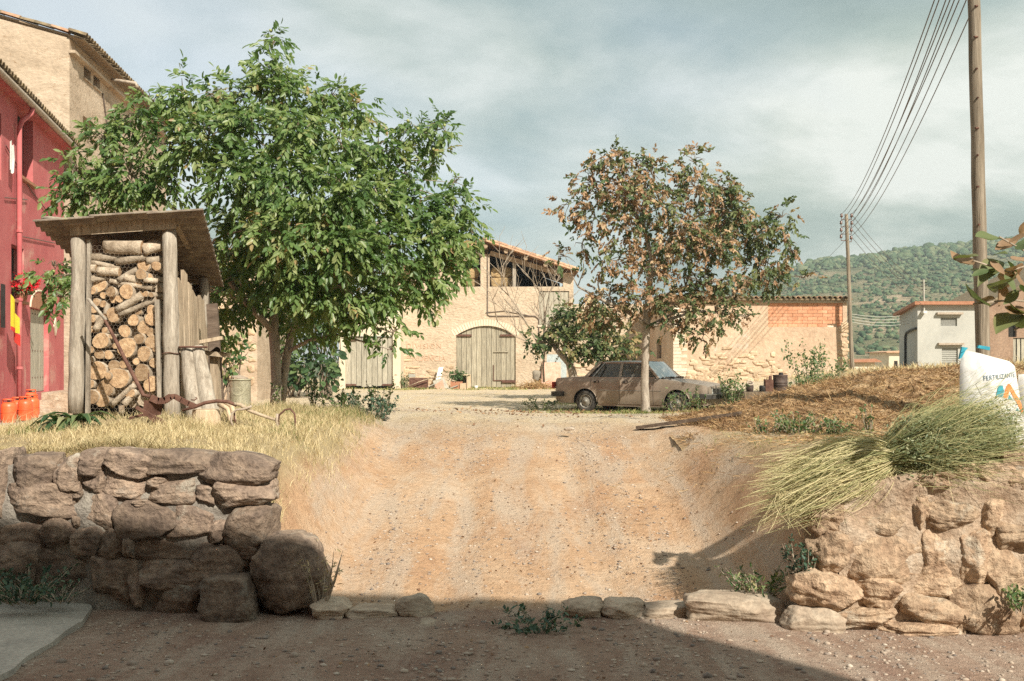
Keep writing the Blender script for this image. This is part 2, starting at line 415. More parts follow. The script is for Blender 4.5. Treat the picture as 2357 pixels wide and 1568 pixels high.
M['hay'] = mat('hay', [(0.24, 0.155, 0.07), (0.40, 0.28, 0.14), (0.55, 0.40, 0.21)], 9, bump=1.0, dist=0.05, stretch=(1, 1, 2.5), rand=0.2)
M['gas_orange'] = mat('gas_orange', [(0.74, 0.10, 0.03), (0.80, 0.13, 0.04), (0.76, 0.17, 0.07)], 7, bump=0.1, rough=0.42, famt=0.12, spec=0.5, rand=0.06)
M['black_metal'] = mat('black_metal', [(0.018, 0.016, 0.015), (0.04, 0.036, 0.032)], 8, bump=0.2, rough=0.6)
M['tar_drum'] = mat('tar_drum', [(0.045, 0.032, 0.028), (0.085, 0.06, 0.05), (0.14, 0.10, 0.08)], 7, bump=0.3, rough=0.55, dist=0.006)
M['galv'] = mat('galv', [(0.30, 0.28, 0.23), (0.42, 0.40, 0.34), (0.52, 0.50, 0.43)], 7, bump=0.3, rough=0.55, metal=0.3)
M['perf'] = mat('perf', [(0.36, 0.33, 0.22), (0.46, 0.43, 0.30), (0.54, 0.51, 0.38)], 7, bump=0.3, rough=0.5, metal=0.2)
M['insulator'] = mat('insulator', [(0.10, 0.045, 0.03), (0.16, 0.08, 0.055)], 8, bump=0, rough=0.25, spec=0.6)
M['wire'] = mat('wire', [(0.11, 0.085, 0.07), (0.17, 0.135, 0.11)], 3, bump=0, rough=0.6)
M['wire_pale'] = mat('wire_pale', [(0.5, 0.5, 0.44), (0.6, 0.6, 0.53)], 3, bump=0, rough=0.6)
M['bag'] = mat('bag', [(0.54, 0.53, 0.50), (0.60, 0.59, 0.56), (0.64, 0.63, 0.60)], 3, bump=0.25, dist=0.02, rough=0.45, famt=0.05, spec=0.4)
M['bag_blue'] = mat('bag_blue', [(0.03, 0.30, 0.42), (0.05, 0.37, 0.48)], 5, bump=0, rough=0.5)
M['ink_blue'] = mat('ink_blue', [(0.09, 0.16, 0.22), (0.14, 0.22, 0.28)], 20, bump=0)
M['ink_teal'] = mat('ink_teal', [(0.04, 0.27, 0.33), (0.07, 0.33, 0.37)], 20, bump=0)
M['ink_orange'] = mat('ink_orange', [(0.72, 0.20, 0.06), (0.78, 0.27, 0.09)], 20, bump=0)
M['ink_red'] = mat('ink_red', [(0.45, 0.12, 0.10), (0.55, 0.22, 0.18)], 20, bump=0)
M['wall_paint'] = mat('wall_paint', [(0.58, 0.34, 0.22), (0.62, 0.41, 0.28), (0.65, 0.49, 0.34)], 4, bump=0, fine=5, famt=0.3)
M['pink_board'] = mat('pink_board', [(0.50, 0.27, 0.18), (0.60, 0.36, 0.26), (0.66, 0.45, 0.34)], 5, bump=0.4)
M['blue_board'] = mat('blue_board', [(0.25, 0.28, 0.27), (0.36, 0.40, 0.38), (0.46, 0.48, 0.45)], 8, bump=0.4)
M['grey_board'] = mat('grey_board', [(0.38, 0.36, 0.30), (0.47, 0.45, 0.38), (0.54, 0.51, 0.44)], 6, bump=0.3)
M['white'] = mat('white', [(0.66, 0.65, 0.60), (0.74, 0.73, 0.68)], 6, bump=0.2)
M['cloth_yellow'] = mat('cloth_yellow', [(0.75, 0.55, 0.03), (0.80, 0.62, 0.05)], 6, bump=0.1)
M['cloth_red'] = mat('cloth_red', [(0.60, 0.04, 0.03), (0.65, 0.06, 0.04)], 6, bump=0.1)
M['terracotta'] = mat('terracotta', [(0.36, 0.16, 0.09), (0.46, 0.23, 0.14)], 6, bump=0.2)
M['wood_pale'] = mat('wood_pale', [(0.44, 0.32, 0.20), (0.58, 0.45, 0.30), (0.66, 0.54, 0.38)], 7, bump=0.5, stretch=(4, 4, 0.6), rand=0.1)
M['slate'] = mat('slate', [(0.20, 0.17, 0.13), (0.30, 0.26, 0.20), (0.40, 0.35, 0.27)], 5, bump=0.7, rand=0.2)
M['car_paint'] = mat('car_paint', [(0.24, 0.185, 0.14), (0.29, 0.235, 0.18), (0.36, 0.30, 0.24)], 2.2, bump=0.04, rough=0.36, famt=0.14, spec=0.5, fine=25, metal=0.15, stain=((0.36, 0.28, 0.20), 1.6, 0.60))
M['car_trim'] = mat('car_trim', [(0.30, 0.29, 0.26), (0.40, 0.39, 0.35)], 6, bump=0, rough=0.35, metal=0.7)
M['rubber'] = mat('rubber', [(0.03, 0.028, 0.025), (0.06, 0.055, 0.048), (0.11, 0.095, 0.08)], 8, bump=0.3, rough=0.85)
M['rim'] = mat('rim', [(0.20, 0.19, 0.16), (0.30, 0.28, 0.24)], 9, bump=0.1, rough=0.55, metal=0.3)
M['seat'] = mat('seat', [(0.055, 0.045, 0.038), (0.09, 0.075, 0.06)], 8, bump=0.2)
M['lamp_red'] = mat('lamp_red', [(0.35, 0.03, 0.02), (0.42, 0.05, 0.03)], 8, bump=0, rough=0.3)
M['lamp_glass'] = mat('lamp_glass', [(0.33, 0.33, 0.29), (0.46, 0.46, 0.41)], 12, bump=0, rough=0.2, spec=0.7)
M['car_glass'] = glass('car_glass')
M['wind_glass'] = glass('wind_glass', (0.45, 0.5, 0.48), 0.15)
M['shutter'] = mat('shutter', [(0.36, 0.355, 0.32), (0.44, 0.435, 0.39)], 4, bump=0.1)
# foliage, coloured by a per-leaf value
M['leaf_walnut'] = leafmat('leaf_walnut', [(0.0, (0.06, 0.12, 0.035)), (0.4, (0.125, 0.21, 0.06)), (0.8, (0.24, 0.31, 0.11)), (0.96, (0.36, 0.39, 0.18)), (1.0, (0.38, 0.26, 0.12))], 0.42, 0.40, 0.45)
M['leaf_brown'] = leafmat('leaf_brown', [(0.0, (0.07, 0.115, 0.045)), (0.30, (0.17, 0.19, 0.075)), (0.45, (0.24, 0.16, 0.09)), (0.75, (0.37, 0.225, 0.13)), (0.93, (0.50, 0.33, 0.20)), (1.0, (0.52, 0.42, 0.25))], 0.25, 0.6, 0.3)
M['leaf_fig'] = leafmat('leaf_fig', [(0.0, (0.04, 0.075, 0.025)), (0.5, (0.09, 0.12, 0.04)), (0.8, (0.20, 0.18, 0.07)), (1.0, (0.34, 0.25, 0.12))], 0.25, 0.6, 0.3)
M['leaf_dark'] = leafmat('leaf_dark', [(0.0, (0.025, 0.055, 0.022)), (0.6, (0.05, 0.10, 0.035)), (1.0, (0.13, 0.19, 0.07))], 0.25)
M['leaf_weed'] = leafmat('leaf_weed', [(0.0, (0.045, 0.10, 0.035)), (0.5, (0.10, 0.17, 0.06)), (0.9, (0.20, 0.24, 0.09)), (1.0, (0.40, 0.34, 0.17))], 0.3)
M['leaf_blue'] = leafmat('leaf_blue', [(0.0, (0.03, 0.07, 0.045)), (0.6, (0.065, 0.12, 0.075)), (1.0, (0.13, 0.19, 0.11))], 0.2)
M['leaf_hosta'] = leafmat('leaf_hosta', [(0.0, (0.03, 0.075, 0.03)), (0.5, (0.07, 0.125, 0.05)), (0.9, (0.16, 0.21, 0.09)), (1.0, (0.33, 0.32, 0.17))], 0.25)
M['petal'] = leafmat('petal', [(0.0, (0.55, 0.01, 0.02)), (1.0, (0.72, 0.03, 0.04))], 0.3)
M['grass_dry'] = leafmat('grass_dry', [(0.0, (0.20, 0.20, 0.085)), (0.25, (0.40, 0.33, 0.17)), (0.7, (0.58, 0.47, 0.27)), (1.0, (0.70, 0.60, 0.37))], 0.2, 0.7, 0.2, (1.05, 1.0, 0.85))
M['grass_green'] = leafmat('grass_green', [(0.0, (0.09, 0.14, 0.04)), (0.5, (0.19, 0.22, 0.075)), (0.85, (0.36, 0.34, 0.14)), (1.0, (0.52, 0.43, 0.21))], 0.25, 0.7, 0.2)
M['straw'] = leafmat('straw', [(0.0, (0.11, 0.06, 0.03)), (0.35, (0.26, 0.15, 0.075)), (0.8, (0.45, 0.29, 0.145)), (1.0, (0.62, 0.45, 0.24))], 0.15, 0.7, 0.2)
M['bundle'] = leafmat('bundle', [(0.0, (0.15, 0.18, 0.075)), (0.35, (0.32, 0.33, 0.15)), (0.7, (0.54, 0.48, 0.25)), (1.0, (0.72, 0.63, 0.38))], 0.15, 0.65, 0.25, (1.1, 1.1, .85))
M['bundle_green'] = leafmat('bundle_green', [(0.0, (0.12, 0.165, 0.085)), (0.5, (0.23, 0.27, 0.145)), (1.0, (0.44, 0.42, 0.26))], 0.25)
M['scrub'] = leafmat('scrub', [(0.0, (0.045, 0.08, 0.045)), (0.5, (0.08, 0.12, 0.065)), (1.0, (0.15, 0.17, 0.095))], 0, 1.0, 0.05)
M['pebble'] = leafmat('pebble', [(0.0, (0.17, 0.15, 0.135)), (0.35, (0.29, 0.235, 0.19)), (0.8, (0.41, 0.33, 0.255)), (1.0, (0.50, 0.43, 0.35))], 0, 0.9, 0.2)
M['dead_leaf'] = leafmat('dead_leaf', [(0.0, (0.10, 0.05, 0.03)), (0.6, (0.24, 0.13, 0.07)), (1.0, (0.40, 0.26, 0.14))], 0.1, 0.8)
M['straw_solid'] = mat('straw_solid', [(0.40, 0.34, 0.17), (0.62, 0.54, 0.32)], 8, bump=0)
# ---------------------------------------------------------------- ground
CP = np.array([(-5.5, 9, .5), (-3.5, 9, .55), (-2.4, 9.2, .53), (-5, 12.5, .66), (-3.5, 12.5, .65), (-2, 12, .55), (-4, 16.5, .63), (-2, 16, .52), (0, 16, .43), (1.5, 15, .42),
    (2.5, 12, .45), (4, 9, .52), (3, 9, .5), (6, 9, .6), (5, 14, .5), (7, 16, .6), (-7.3, 17, .1), (-9, 22, 0), (-7, 22, .15), (-9, 12, .3), (-7, 10, .45), (-4, 21, .4), (0, 21, .25),
    (4, 20, .28), (8, 22, .5), (0, 28, 0), (-5, 28, .15), (3.6, 28, 0), (6, 27, .1), (9, 28, .45), (8.5, 33, .5), (13, 38, 1.05), (16, 32, 1.25), (20, 45, 1.1), (10, 46, .3), (0, 36, .05),
    (0, 48, .14), (-6, 48, .14), (-10, 35, .1), (-14, 30, 0), (8, 42, .35), (12, 20, .9), (10, 12, .8), (10, 6, .6), (-12, 8, .4), (-12, 14, .2), (-30, 20, .2), (30, 30, 1.5), (-30, 60, .2), (25, 60, 0.4), (0, 60, .2)], float)
def _rk(ax, ay): return np.sqrt((ax[:, None] - CP[None, :, 0]) ** 2 + (ay[:, None] - CP[None, :, 1]) ** 2 + 0.3)
_A = np.zeros((len(CP) + 1,) * 2); _A[:-1, :-1] = _rk(CP[:, 0], CP[:, 1]); _A[-1, :-1] = _A[:-1, -1] = 1
_wt = np.linalg.solve(_A, np.append(CP[:, 2], 0))
def yard_z(x, y):
    xx, yy = np.clip(x, -32, 32), np.clip(y, 4, 62)
    z = _rk(xx, yy) @ _wt[:-1] + _wt[-1]
    far = smooth(50, 120, np.hypot(x, y))
    return z * (1 - far) + far * (-3.0)
def road_z(x, y): return -0.80 + 0.055 * (8.6 - y) * (y < 8.6) + 0.03 * np.clip(-x - 3, 0, 4) - 0.02 * np.clip(x - 2, 0, 4)
RXL = lambda y: np.interp(y, [8.5, 11, 15, 18], [-1.62, -1.5, -1.5, -2.2])
RXR = lambda y: np.interp(y, [8.4, 9.4, 11, 15, 18], [2.1, 1.85, 1.75, 1.5, 2.2])
def parts_z(x, y):
    ramp = np.interp(y, [8.4, 8.9, 10, 12, 14, 15.5, 17], [-.80, -.77, -.56, -.16, .18, .36, .42])
    A = yard_z(x, y)
    wl_ = smooth(0, 1.0, RXL(y) - x); wr_ = smooth(0, 1.15, x - RXR(y))
    w = np.maximum(np.maximum(wl_, wr_), smooth(15, 18, y))
    z2 = ramp + (A - ramp) * w
    yw = np.interp(x, [-8, -2.2, -1.6, 2.0, 2.5, 5], [8.62, 8.62, 8.45, 8.6, 8.12, 8.05])
    t = smooth(0.0, 0.32, y - yw)
    return z2, w, t
def T(x, y, det=True):
    x, y = np.atleast_1d(np.asarray(x, float)), np.atleast_1d(np.asarray(y, float))
    z2, w, t = parts_z(x, y)
    z = road_z(x, y) * (1 - t) + z2 * t
    if det:
        near = 1 - smooth(20, 60, np.hypot(x, y))
        d = 0.022 * fbm(x * 1.6, y * 1.6, 0 * x, 3, 3) + 0.010 * fbm(x * 6.5, y * 6.5, 0 * x, 9, 3)
        rut = (1 - w) * t * smooth(17, 11, y) * (-0.06 * np.exp(-((x + 0.60 + 0.08 * np.sin(y)) / 0.2) ** 2) - 0.06 * np.exp(-((x - 0.85 - 0.08 * np.sin(y * .9)) / 0.2) ** 2) + .018 * fbm(x * 7, y * 1.2, 0 * x, 17, 3))
        er = (w * (1 - w)) * t * (0.22 * fbm(x * 2.7, y * 2.3, 0 * x, 5, 4) + .12 * fbm(x * 9, y * 7, 0 * x, 6, 3))
        z = z + near * (d + rut + er)
    return z
def G(x, y): return float(T(x, y)[0])

def axis(dense, mid, far):
    a = np.arange(dense[0], dense[1], dense[2])
    b1 = np.arange(mid[0], dense[0], mid[2]); b2 = np.arange(dense[1], mid[1], mid[2])
    lo = mid[0] - np.geomspace(mid[2], far, 26); hi = mid[1] + np.geomspace(mid[2], far, 26)
    return np.unique(np.concatenate([lo, b1, a, b2, hi]))
gx = axis((-6.5, 6.5, 0.085), (-32, 32, 0.55), 2400); gy = axis((4.5, 18.5, 0.085), (-12, 62, 0.5), 2400)
XX, YY = np.meshgrid(gx, gy)
xf, yf = XX.ravel(), YY.ravel()
zf = T(xf, yf)
nx, ny = len(gx), len(gy)
ii = (np.arange(ny - 1)[:, None] * nx + np.arange(nx - 1)[None, :]).ravel()
gfaces = np.stack([ii, ii + 1, ii + nx + 1, ii + nx], 1)
_, wv, tv = parts_z(xf, yf)
def grass_amt(x, y):          # where grass grows, 0..1
    z2, w, t = parts_z(x, y)
    nz = fbm(x * .9, y * .9, 0 * x, 2, 3)
    left = smooth(-1.35, -2.1, x + .25 * nz) * smooth(8.9, 9.2, y) * smooth(16.8, 14.6, y + nz) * smooth(-6.6, -5.8, x) * np.clip((w - .3) * 1.6 + .5 * nz * (w < .9), 0, 1)
    left *= 1 - smooth(0.5, 1.0, np.exp(-((x + 4.75) / 0.75) ** 2 - ((y - 13.0) / 0.7) ** 2)) * .8
    right = smooth(1.6, 2.4, x + .3 * nz) * smooth(8.2, 8.9, y) * smooth(14.5, 12.5, y) * smooth(9, 6, x) * .62 * np.clip((w - .45) * 1.8, 0, 1)
    carz = smooth(0.2, 2.2, x + 1.4 * nz) * smooth(22.5, 24.5, y + nz) * smooth(34, 31, y) * smooth(12, 9, x) * .8
    barnz = smooth(44.0, 46.5, y + 2 * nz) * (np.abs(x) < 20) * (0.35 + .5 * (nz > 0.1)) * (y < 60)
    rmound = smooth(9, 11, x) * smooth(20, 26, y) * .8
    far = smooth(60, 80, y)
    return np.clip(np.maximum.reduce([left, right, carz, barnz, rmound, far]), 0, 1)
ga = grass_amt(xf, yf)
yardv = tv * smooth(13.5, 17.5, yf)
rampv = tv * (1 - yardv)
gm, gnt, gb, go_ = _nodes('ground_earth')
gv = _vec(gnt, (1, 1, 1))
na = _noise(gnt, gv, 1.1, 8, 0.6, 0.4); nb = _noise(gnt, gv, 14, 8, 0.7); nc = _noise(gnt, gv, 60, 4, 0.7)
road_c = _ramp(gnt, na.outputs[0], [(0.3, (0.30, 0.19, 0.145)), (0.5, (0.38, 0.26, 0.19)), (0.7, (0.44, 0.325, 0.25))]).outputs[0]
ramp_c = _ramp(gnt, na.outputs[0], [(0.3, (0.47, 0.28, 0.165)), (0.45, (0.54, 0.345, 0.205)), (0.56, (0.58, 0.395, 0.25)), (0.7, (0.62, 0.46, 0.315))]).outputs[0]
yard_c = _ramp(gnt, na.outputs[0], [(0.3, (0.55, 0.42, 0.26)), (0.5, (0.61, 0.49, 0.325)), (0.7, (0.66, 0.555, 0.40))]).outputs[0]
grass_c = _ramp(gnt, na.outputs[0], [(0.3, (0.30, 0.23, 0.12)), (0.5, (0.42, 0.33, 0.185)), (0.7, (0.48, 0.38, 0.23))]).outputs[0]
c = _mix(gnt, _attr(gnt, 'ramp'), road_c, ramp_c)
c = _mix(gnt, _attr(gnt, 'yard'), c, yard_c)
gfac = _ramp(gnt, _math(gnt, 'ADD', _attr(gnt, 'grass'), _math(gnt, 'MULTIPLY', _math(gnt, 'SUBTRACT', nb.outputs[0], 0.5), 0.7)), [(0.3, (0, 0, 0)), (0.75, (1, 1, 1))]).outputs[0]
c = _mix(gnt, gfac, c, grass_c)
c = _mix(gnt, 1.0, c, _ramp(gnt, nb.outputs[0], [(0.25, (0.72,) * 3), (0.75, (1.16,) * 3)]).outputs[0], 'MULTIPLY')
gst = _noise(gnt, _vec(gnt, (2.2, 0.45, 1)), 1.3, 6, 0.6, 0.5)
gsf = _ramp(gnt, _math(gnt, 'ADD', gst.outputs[0], _math(gnt, 'MULTIPLY', nb.outputs[0], 0.35)), [(0.62, (0, 0, 0)), (0.80, (1, 1, 1))]).outputs[0]
gsf = _math(gnt, 'MULTIPLY', gsf, _math(gnt, 'SUBTRACT', 1.0, gfac))
c = _mix(gnt, _math(gnt, 'MULTIPLY', gsf, 0.6), c, _mix(gnt, nc.outputs[0], (0.40, 0.33, 0.26), (0.62, 0.53, 0.42)))
spk = _ramp(gnt, nc.outputs[0], [(0.62, (0, 0, 0)), (0.70, (1, 1, 1))]).outputs[0]
c = _mix(gnt, _math(gnt, 'MULTIPLY', spk, 0.45), c, (0.55, 0.48, 0.38))
gnt.links.new(c, gb.inputs['Base Color']); gb.inputs['Roughness'].default_value = 0.97; gb.inputs['Specular IOR Level'].default_value = 0.12
_bump(gnt, gb, _math(gnt, 'ADD', nb.outputs[0], _math(gnt, 'MULTIPLY', nc.outputs[0], 0.5)), 1.0, 0.045)
ground = tag(link('ground', np_mesh('ground', np.stack([xf, yf, zf], 1), gfaces, gm, True, {'grass': ga, 'ramp': rampv, 'yard': yardv})), kind='structure')

# concrete apron in the lower left, a slab a hand thick with a broken edge
sl = [(-40, 1352), (60, 1358), (150, 1362), (200, 1380), (212, 1396), (190, 1428), (150, 1452), (120, 1478), (62, 1510), (30, 1540), (-40, 1572), (-180, 1600), (-180, 1360)]
def on_road(px, py, lift=0.0):
    Yd = 8.0
    for _ in range(40):
        z = float(road_z(np.array([PX(px, Yd)]), np.array([Yd]))[0]) + lift
        Yd = 0.5 * Yd + 0.5 * ((CZ - z) * F / (py - HZ))
    return V(PX(px, Yd), Yd, z)
top_ = [on_road(a, b, 0.05) for a, b in sl]
mb = MB(); mb.prism([p - V(0, 0, .12) for p in top_], V(0, 0, .12))
tag(mb.part('concrete_slab', M['concrete'], None), kind='structure')

# ---------------------------------------------------------------- hill with scrub
sk = np.array([(700, 834), (1000, 825), (1200, 800), (1400, 745), (1550, 700), (1690, 655), (1780, 629), (1850, 611), (1900, 602), (1960, 598), (2020, 590), (2080, 578), (2130, 571), (2200, 567), (2260, 562), (2357, 552), (2600, 540), (3000, 585), (3600, 700), (4300, 830)], float)
D0, D1 = 130.0, 470.0
hu, hv = 150, 60
uu = np.linspace(700, 4300, hu); vv = np.linspace(0, 1.25, hv)
U, Vv = np.meshgrid(uu, vv)
Dd = D0 + (D1 - D0) * Vv
rz_ = (HZ - np.interp(U, sk[:, 0], sk[:, 1])) * D1 / F
prof = np.where(Vv <= 1, np.clip(Vv, 0, 1) ** 1.15, 1 - (Vv - 1) * 2.2)
HXg = (U - CX) * Dd / F
HZg = -5 + (rz_ + CZ + 5) * prof + np.sin(np.clip(Vv, 0, 1) * np.pi) * 5.0 * fbm(HXg * .018, Dd * .016, 0 * U, 4, 4) + 0.7 * fbm(HXg * .12, Dd * .12, 0 * U, 8, 2) * (Vv < .97)
ii = (np.arange(hv - 1)[:, None] * hu + np.arange(hu - 1)[None, :]).ravel()
hm, hnt, hb, ho_ = _nodes('hill_ground')
hvec = _vec(hnt, (1, 1, 2.5))
hn1 = _noise(hnt, hvec, 0.022, 8, 0.65, 0.6); hn2 = _noise(hnt, hvec, 0.35, 6, 0.7)
hc = _ramp(hnt, hn1.outputs[0], [(0.36, (0.085, 0.11, 0.06)), (0.46, (0.14, 0.155, 0.085)), (0.55, (0.25, 0.22, 0.135)), (0.64, (0.40, 0.31, 0.21))]).outputs[0]
hc = _mix(hnt, 1.0, hc, _ramp(hnt, hn2.outputs[0], [(0.3, (0.5,) * 3), (0.7, (1.25,) * 3)]).outputs[0], 'MULTIPLY')
hnt.links.new(hc, hb.inputs['Base Color']); hb.inputs['Roughness'].default_value = 1; hb.inputs['Specular IOR Level'].default_value = 0.05
_bump(hnt, hb, hn2.outputs[0], 1.0, 1.5)
tag(link('hill', np_mesh('hill', np.stack([HXg.ravel(), Dd.ravel(), HZg.ravel()], 1), np.stack([ii, ii + 1, ii + hu + 1, ii + hu], 1), hm, True)), kind='structure')

def scatter_blobs(name, pts, rad, tmpl, mat_, squash=.8, seed=1):
    r = np.random.default_rng(seed); vs, fs = ICO[tmpl]; N = len(pts)
    ph = r.uniform(0, 20, (N, 1))
    d = 1 + 0.33 * h3(vs[None, :, 0] * 2.6 + ph, vs[None, :, 1] * 2.6 + ph * 1.3, vs[None, :, 2] * 2.6, 1.0) + .15 * h3(vs[None, :, 0] * 6 + ph, vs[None, :, 1] * 6, vs[None, :, 2] * 6 - ph, 2.0)
    sq = np.stack([r.uniform(.8, 1.3, N), r.uniform(.8, 1.3, N), r.uniform(.6, 1.1, N) * squash], 1)
    v = vs[None] * d[..., None] * (rad[:, None] * sq)[:, None, :] + pts[:, None, :]
    f = fs[None] + (np.arange(N) * len(vs))[:, None, None]
    cv = np.clip(r.uniform(0, 1, N)[:, None] + r.uniform(-.2, .2, (N, len(vs))), 0, 1)
    return np_mesh(name, v.reshape(-1, 3), f.reshape(-1, 3), mat_, False, {'rnd': cv})
NB = 15000
bu = rng.uniform(1300, 2700, NB); bv = rng.uniform(0.02, 1.0, NB) ** .8
keep = fbm(bu * .012, bv * 9, 0 * bu, 6, 3) + rng.uniform(-.45, .45, NB) + .6 * (bv > .85) > -0.02
bu, bv = bu[keep], bv[keep]
bj = bv * (hv - 1) / 1.25; bi = (bu - 700) / 3600 * (hu - 1)
j0, i0 = bj.astype(int), bi.astype(int); fj, fi = bj - j0, bi - i0
def bil(A): return A[j0, i0] * (1 - fj) * (1 - fi) + A[j0 + 1, i0] * fj * (1 - fi) + A[j0, i0 + 1] * (1 - fj) * fi + A[j0 + 1, i0 + 1] * fj * fi
brad = (.35 + .75 * rng.uniform(0, 1, len(bu)) ** 2) * (1 + .7 * (bv > .88)) * (.6 + .65 * bv)
bp = np.stack([bil(HXg), bil(Dd), bil(HZg) + brad * .35], 1)
tag(link('hill_scrub', scatter_blobs('hill_scrub', bp, brad, 1, M['scrub'], 1.0)), 'green scrub and low trees covering the hillside', 'scrub', kind='stuff')

# ---------------------------------------------------------------- masonry retaining walls
def stone_wall(label, rects, conv, Yf, depth, smat, mmat, mortar_poly, seed0, boxy=.74, rough=.095, rot=.05):
    xs = [conv(r_[0], r_[1]) for r_ in rects]
    root = thing('stone_wall', label, 'wall', (mortar_poly[0][0], Yf, -0.85))
    for i, r_ in enumerate(rects):
        x0, y0 = conv(r_[0], r_[1]); x1, y1 = conv(r_[2], r_[3])
        Y = Yf(0) if callable(Yf) else Yf
        dy = r_[4] if len(r_) > 4 else random.uniform(-.05, .035)
        Y = Y + dy
        a, b = P(x0, y1, Y), P(x1, y0, Y)
        c_ = (a + b) / 2; w, h_ = (b.x - a.x), (b.z - a.z)
        dp = depth * random.uniform(.8, 1.0)
        me = rock_mesh('stone', w / 2 * 1.17, dp / 2 * 1.08, h_ / 2 * 1.17, smat, seed0 + i * 1.37, 4, boxy + .12, rough * .8, 2.3)
        o = link('stone', me, root, V(c_.x, Y + dp / 2, c_.z) - wloc(root), (random.uniform(-rot, rot), random.uniform(-rot, rot), random.uniform(-rot, rot)))
    return root
c3 = lambda x, y: (x / 2.6755, y / 2.6755 + 982)
LW = [(70, 195, 335, 370), (-60, 190, 45, 545, .02), (325, 205, 490, 395), (485, 160, 640, 300), (515, 285, 645, 410), (630, 160, 905, 315), (890, 165, 1285, 315), (1262, 190, 1640, 365, -.04),
      (60, 368, 435, 555), (645, 300, 895, 455), (905, 305, 1030, 375), (930, 330, 1190, 485), (1192, 365, 1320, 480), (1312, 340, 1635, 510, -.05), (-40, 550, 250, 730), (245, 565, 440, 740), (495, 425, 705, 630),
      (690, 480, 1045, 690), (1032, 480, 1290, 695), (1385, 512, 1645, 755, -.05), (440, 630, 610, 790), (608, 650, 755, 815), (745, 690, 800, 825), (780, 685, 1230, 855), (1228, 705, 1410, 765), (1208, 765, 1530, 995, -.03),
      (1460, 725, 1620, 835), (-60, 735, 200, 1010), (190, 760, 525, 1010), (530, 825, 805, 1095, -.02), (790, 855, 885, 1110), (865, 848, 1215, 1012), (910, 945, 1255, 1190, -.05),
      (-420, 200, -70, 420), (-420, 420, -60, 740), (-420, 740, -60, 1020), (430, 400, 505, 440), (1285, 590, 1390, 720), (800, 455, 900, 500), (430, 560, 500, 640)]
lw = stone_wall('low rough wall of dark reddish stones along the lane, left of the dirt ramp', LW, c3, 8.5, 0.46, M['stone_red'], M['mortar_grey'], [(-3, 0)], 1)
def mortar_block(x0, x1, ztop, zbot, yf, yb, mat_, root, seed, amp=.05):
    mb = MB()
    n, m = max(8, int((x1 - x0) / .05)), 30
    def fn(u, v):
        x = lerp(x0, x1, u); zt = ztop(x); z = lerp(zbot, zt, v)
        return (x, yf + amp * float(fbm(x * 5, z * 5, 0.0, seed, 3)), z)
    mb.grid(fn, n, m)
    def tp(u, v):
        x = lerp(x0, x1, u); zt = ztop(x)
        return (x, lerp(yf + amp * float(fbm(x * 5, zt * 5, 0.0, seed, 3)), yb, v), zt + .02 * math.sin(v * 3.1) + .015 * float(h3(x * 6, v * 5, 0., seed)))
    mb.grid(tp, n, 6)
    for x, flip in ((x0, 0), (x1, 1)):
        mb.grid(lambda u, v, x=x: (x + .03 * float(fbm(u * 3, v * 5, 0., seed)), lerp(yf + amp * float(fbm(x * 5, lerp(zbot, ztop(x), v) * 5, 0.0, seed, 3)), yb, u), lerp(zbot, ztop(x), v)), 6, 16)
    return mb.part('mortar', mat_, root, True)
zlt = lambda x: float(np.interp(x, [-6, -4.2, -3.2, -2.3], [.50, .52, .53, .49])) - .05
mortar_block(-6.0, -2.2, zlt, -1.0, 8.555, 8.97, M['mortar_grey'], lw, 3, .045)

c8 = lambda x, y: ((x / 1.96 + 2000) / 1.2728, (y / 1.96 + 1100) / 1.2728)
RWs = [(690, 1160, 1010, 1350, -.12), (1025, 1180, 1275, 1355, -.10), (1290, 1285, 1615, 1460, -.08), (990, 900, 1420, 1190, -.03), (1390, 890, 1605, 1180, -.02), (775, 890, 985, 1150, .0), (765, 680, 945, 900, .03), (930, 735, 1345, 905, .02),
       (1325, 640, 1460, 890, .0), (1440, 735, 1725, 900, -.03), (1550, 480, 1740, 750, .02), (1715, 490, 1895, 700, .0), (1860, 460, 2060, 690, -.02), (1690, 700, 1860, 960), (1600, 930, 1790, 1230, -.04), (1740, 990, 1965, 1270, -.05),
       (1840, 840, 2060, 1010), (1610, 1245, 1950, 1530, -.10), (1940, 1290, 2260, 1570, -.06), (1290, 1150, 1600, 1300, -.03), (860, 1355, 1210, 1455, -.10), (1180, 1440, 1610, 1540, -.14), (1950, 1000, 2250, 1300), (2040, 700, 2300, 1000), (2040, 450, 2300, 700),
       (2240, 1000, 2600, 1320), (2290, 680, 2600, 1000), (2290, 440, 2600, 690), (1340, 540, 1560, 660), (2250, 1310, 2650, 1600, -.05), (940, 560, 1340, 740, .05)]
rw = stone_wall('crumbling lit wall of broad tan stones under the plant bundle, right of the ramp', RWs, c8, 7.95, 0.5, M['stone_tan'], M['mortar_tan'], [(3, 0)], 60, .5, .15, .12)
zrt = lambda x: float(np.interp(x, [2.3, 2.8, 3.4, 6], [.30, .42, .55, .6])) - .04
mortar_block(2.62, 5.8, zrt, -1.1, 7.975, 8.5, M['mortar_tan'], rw, 8, .075)

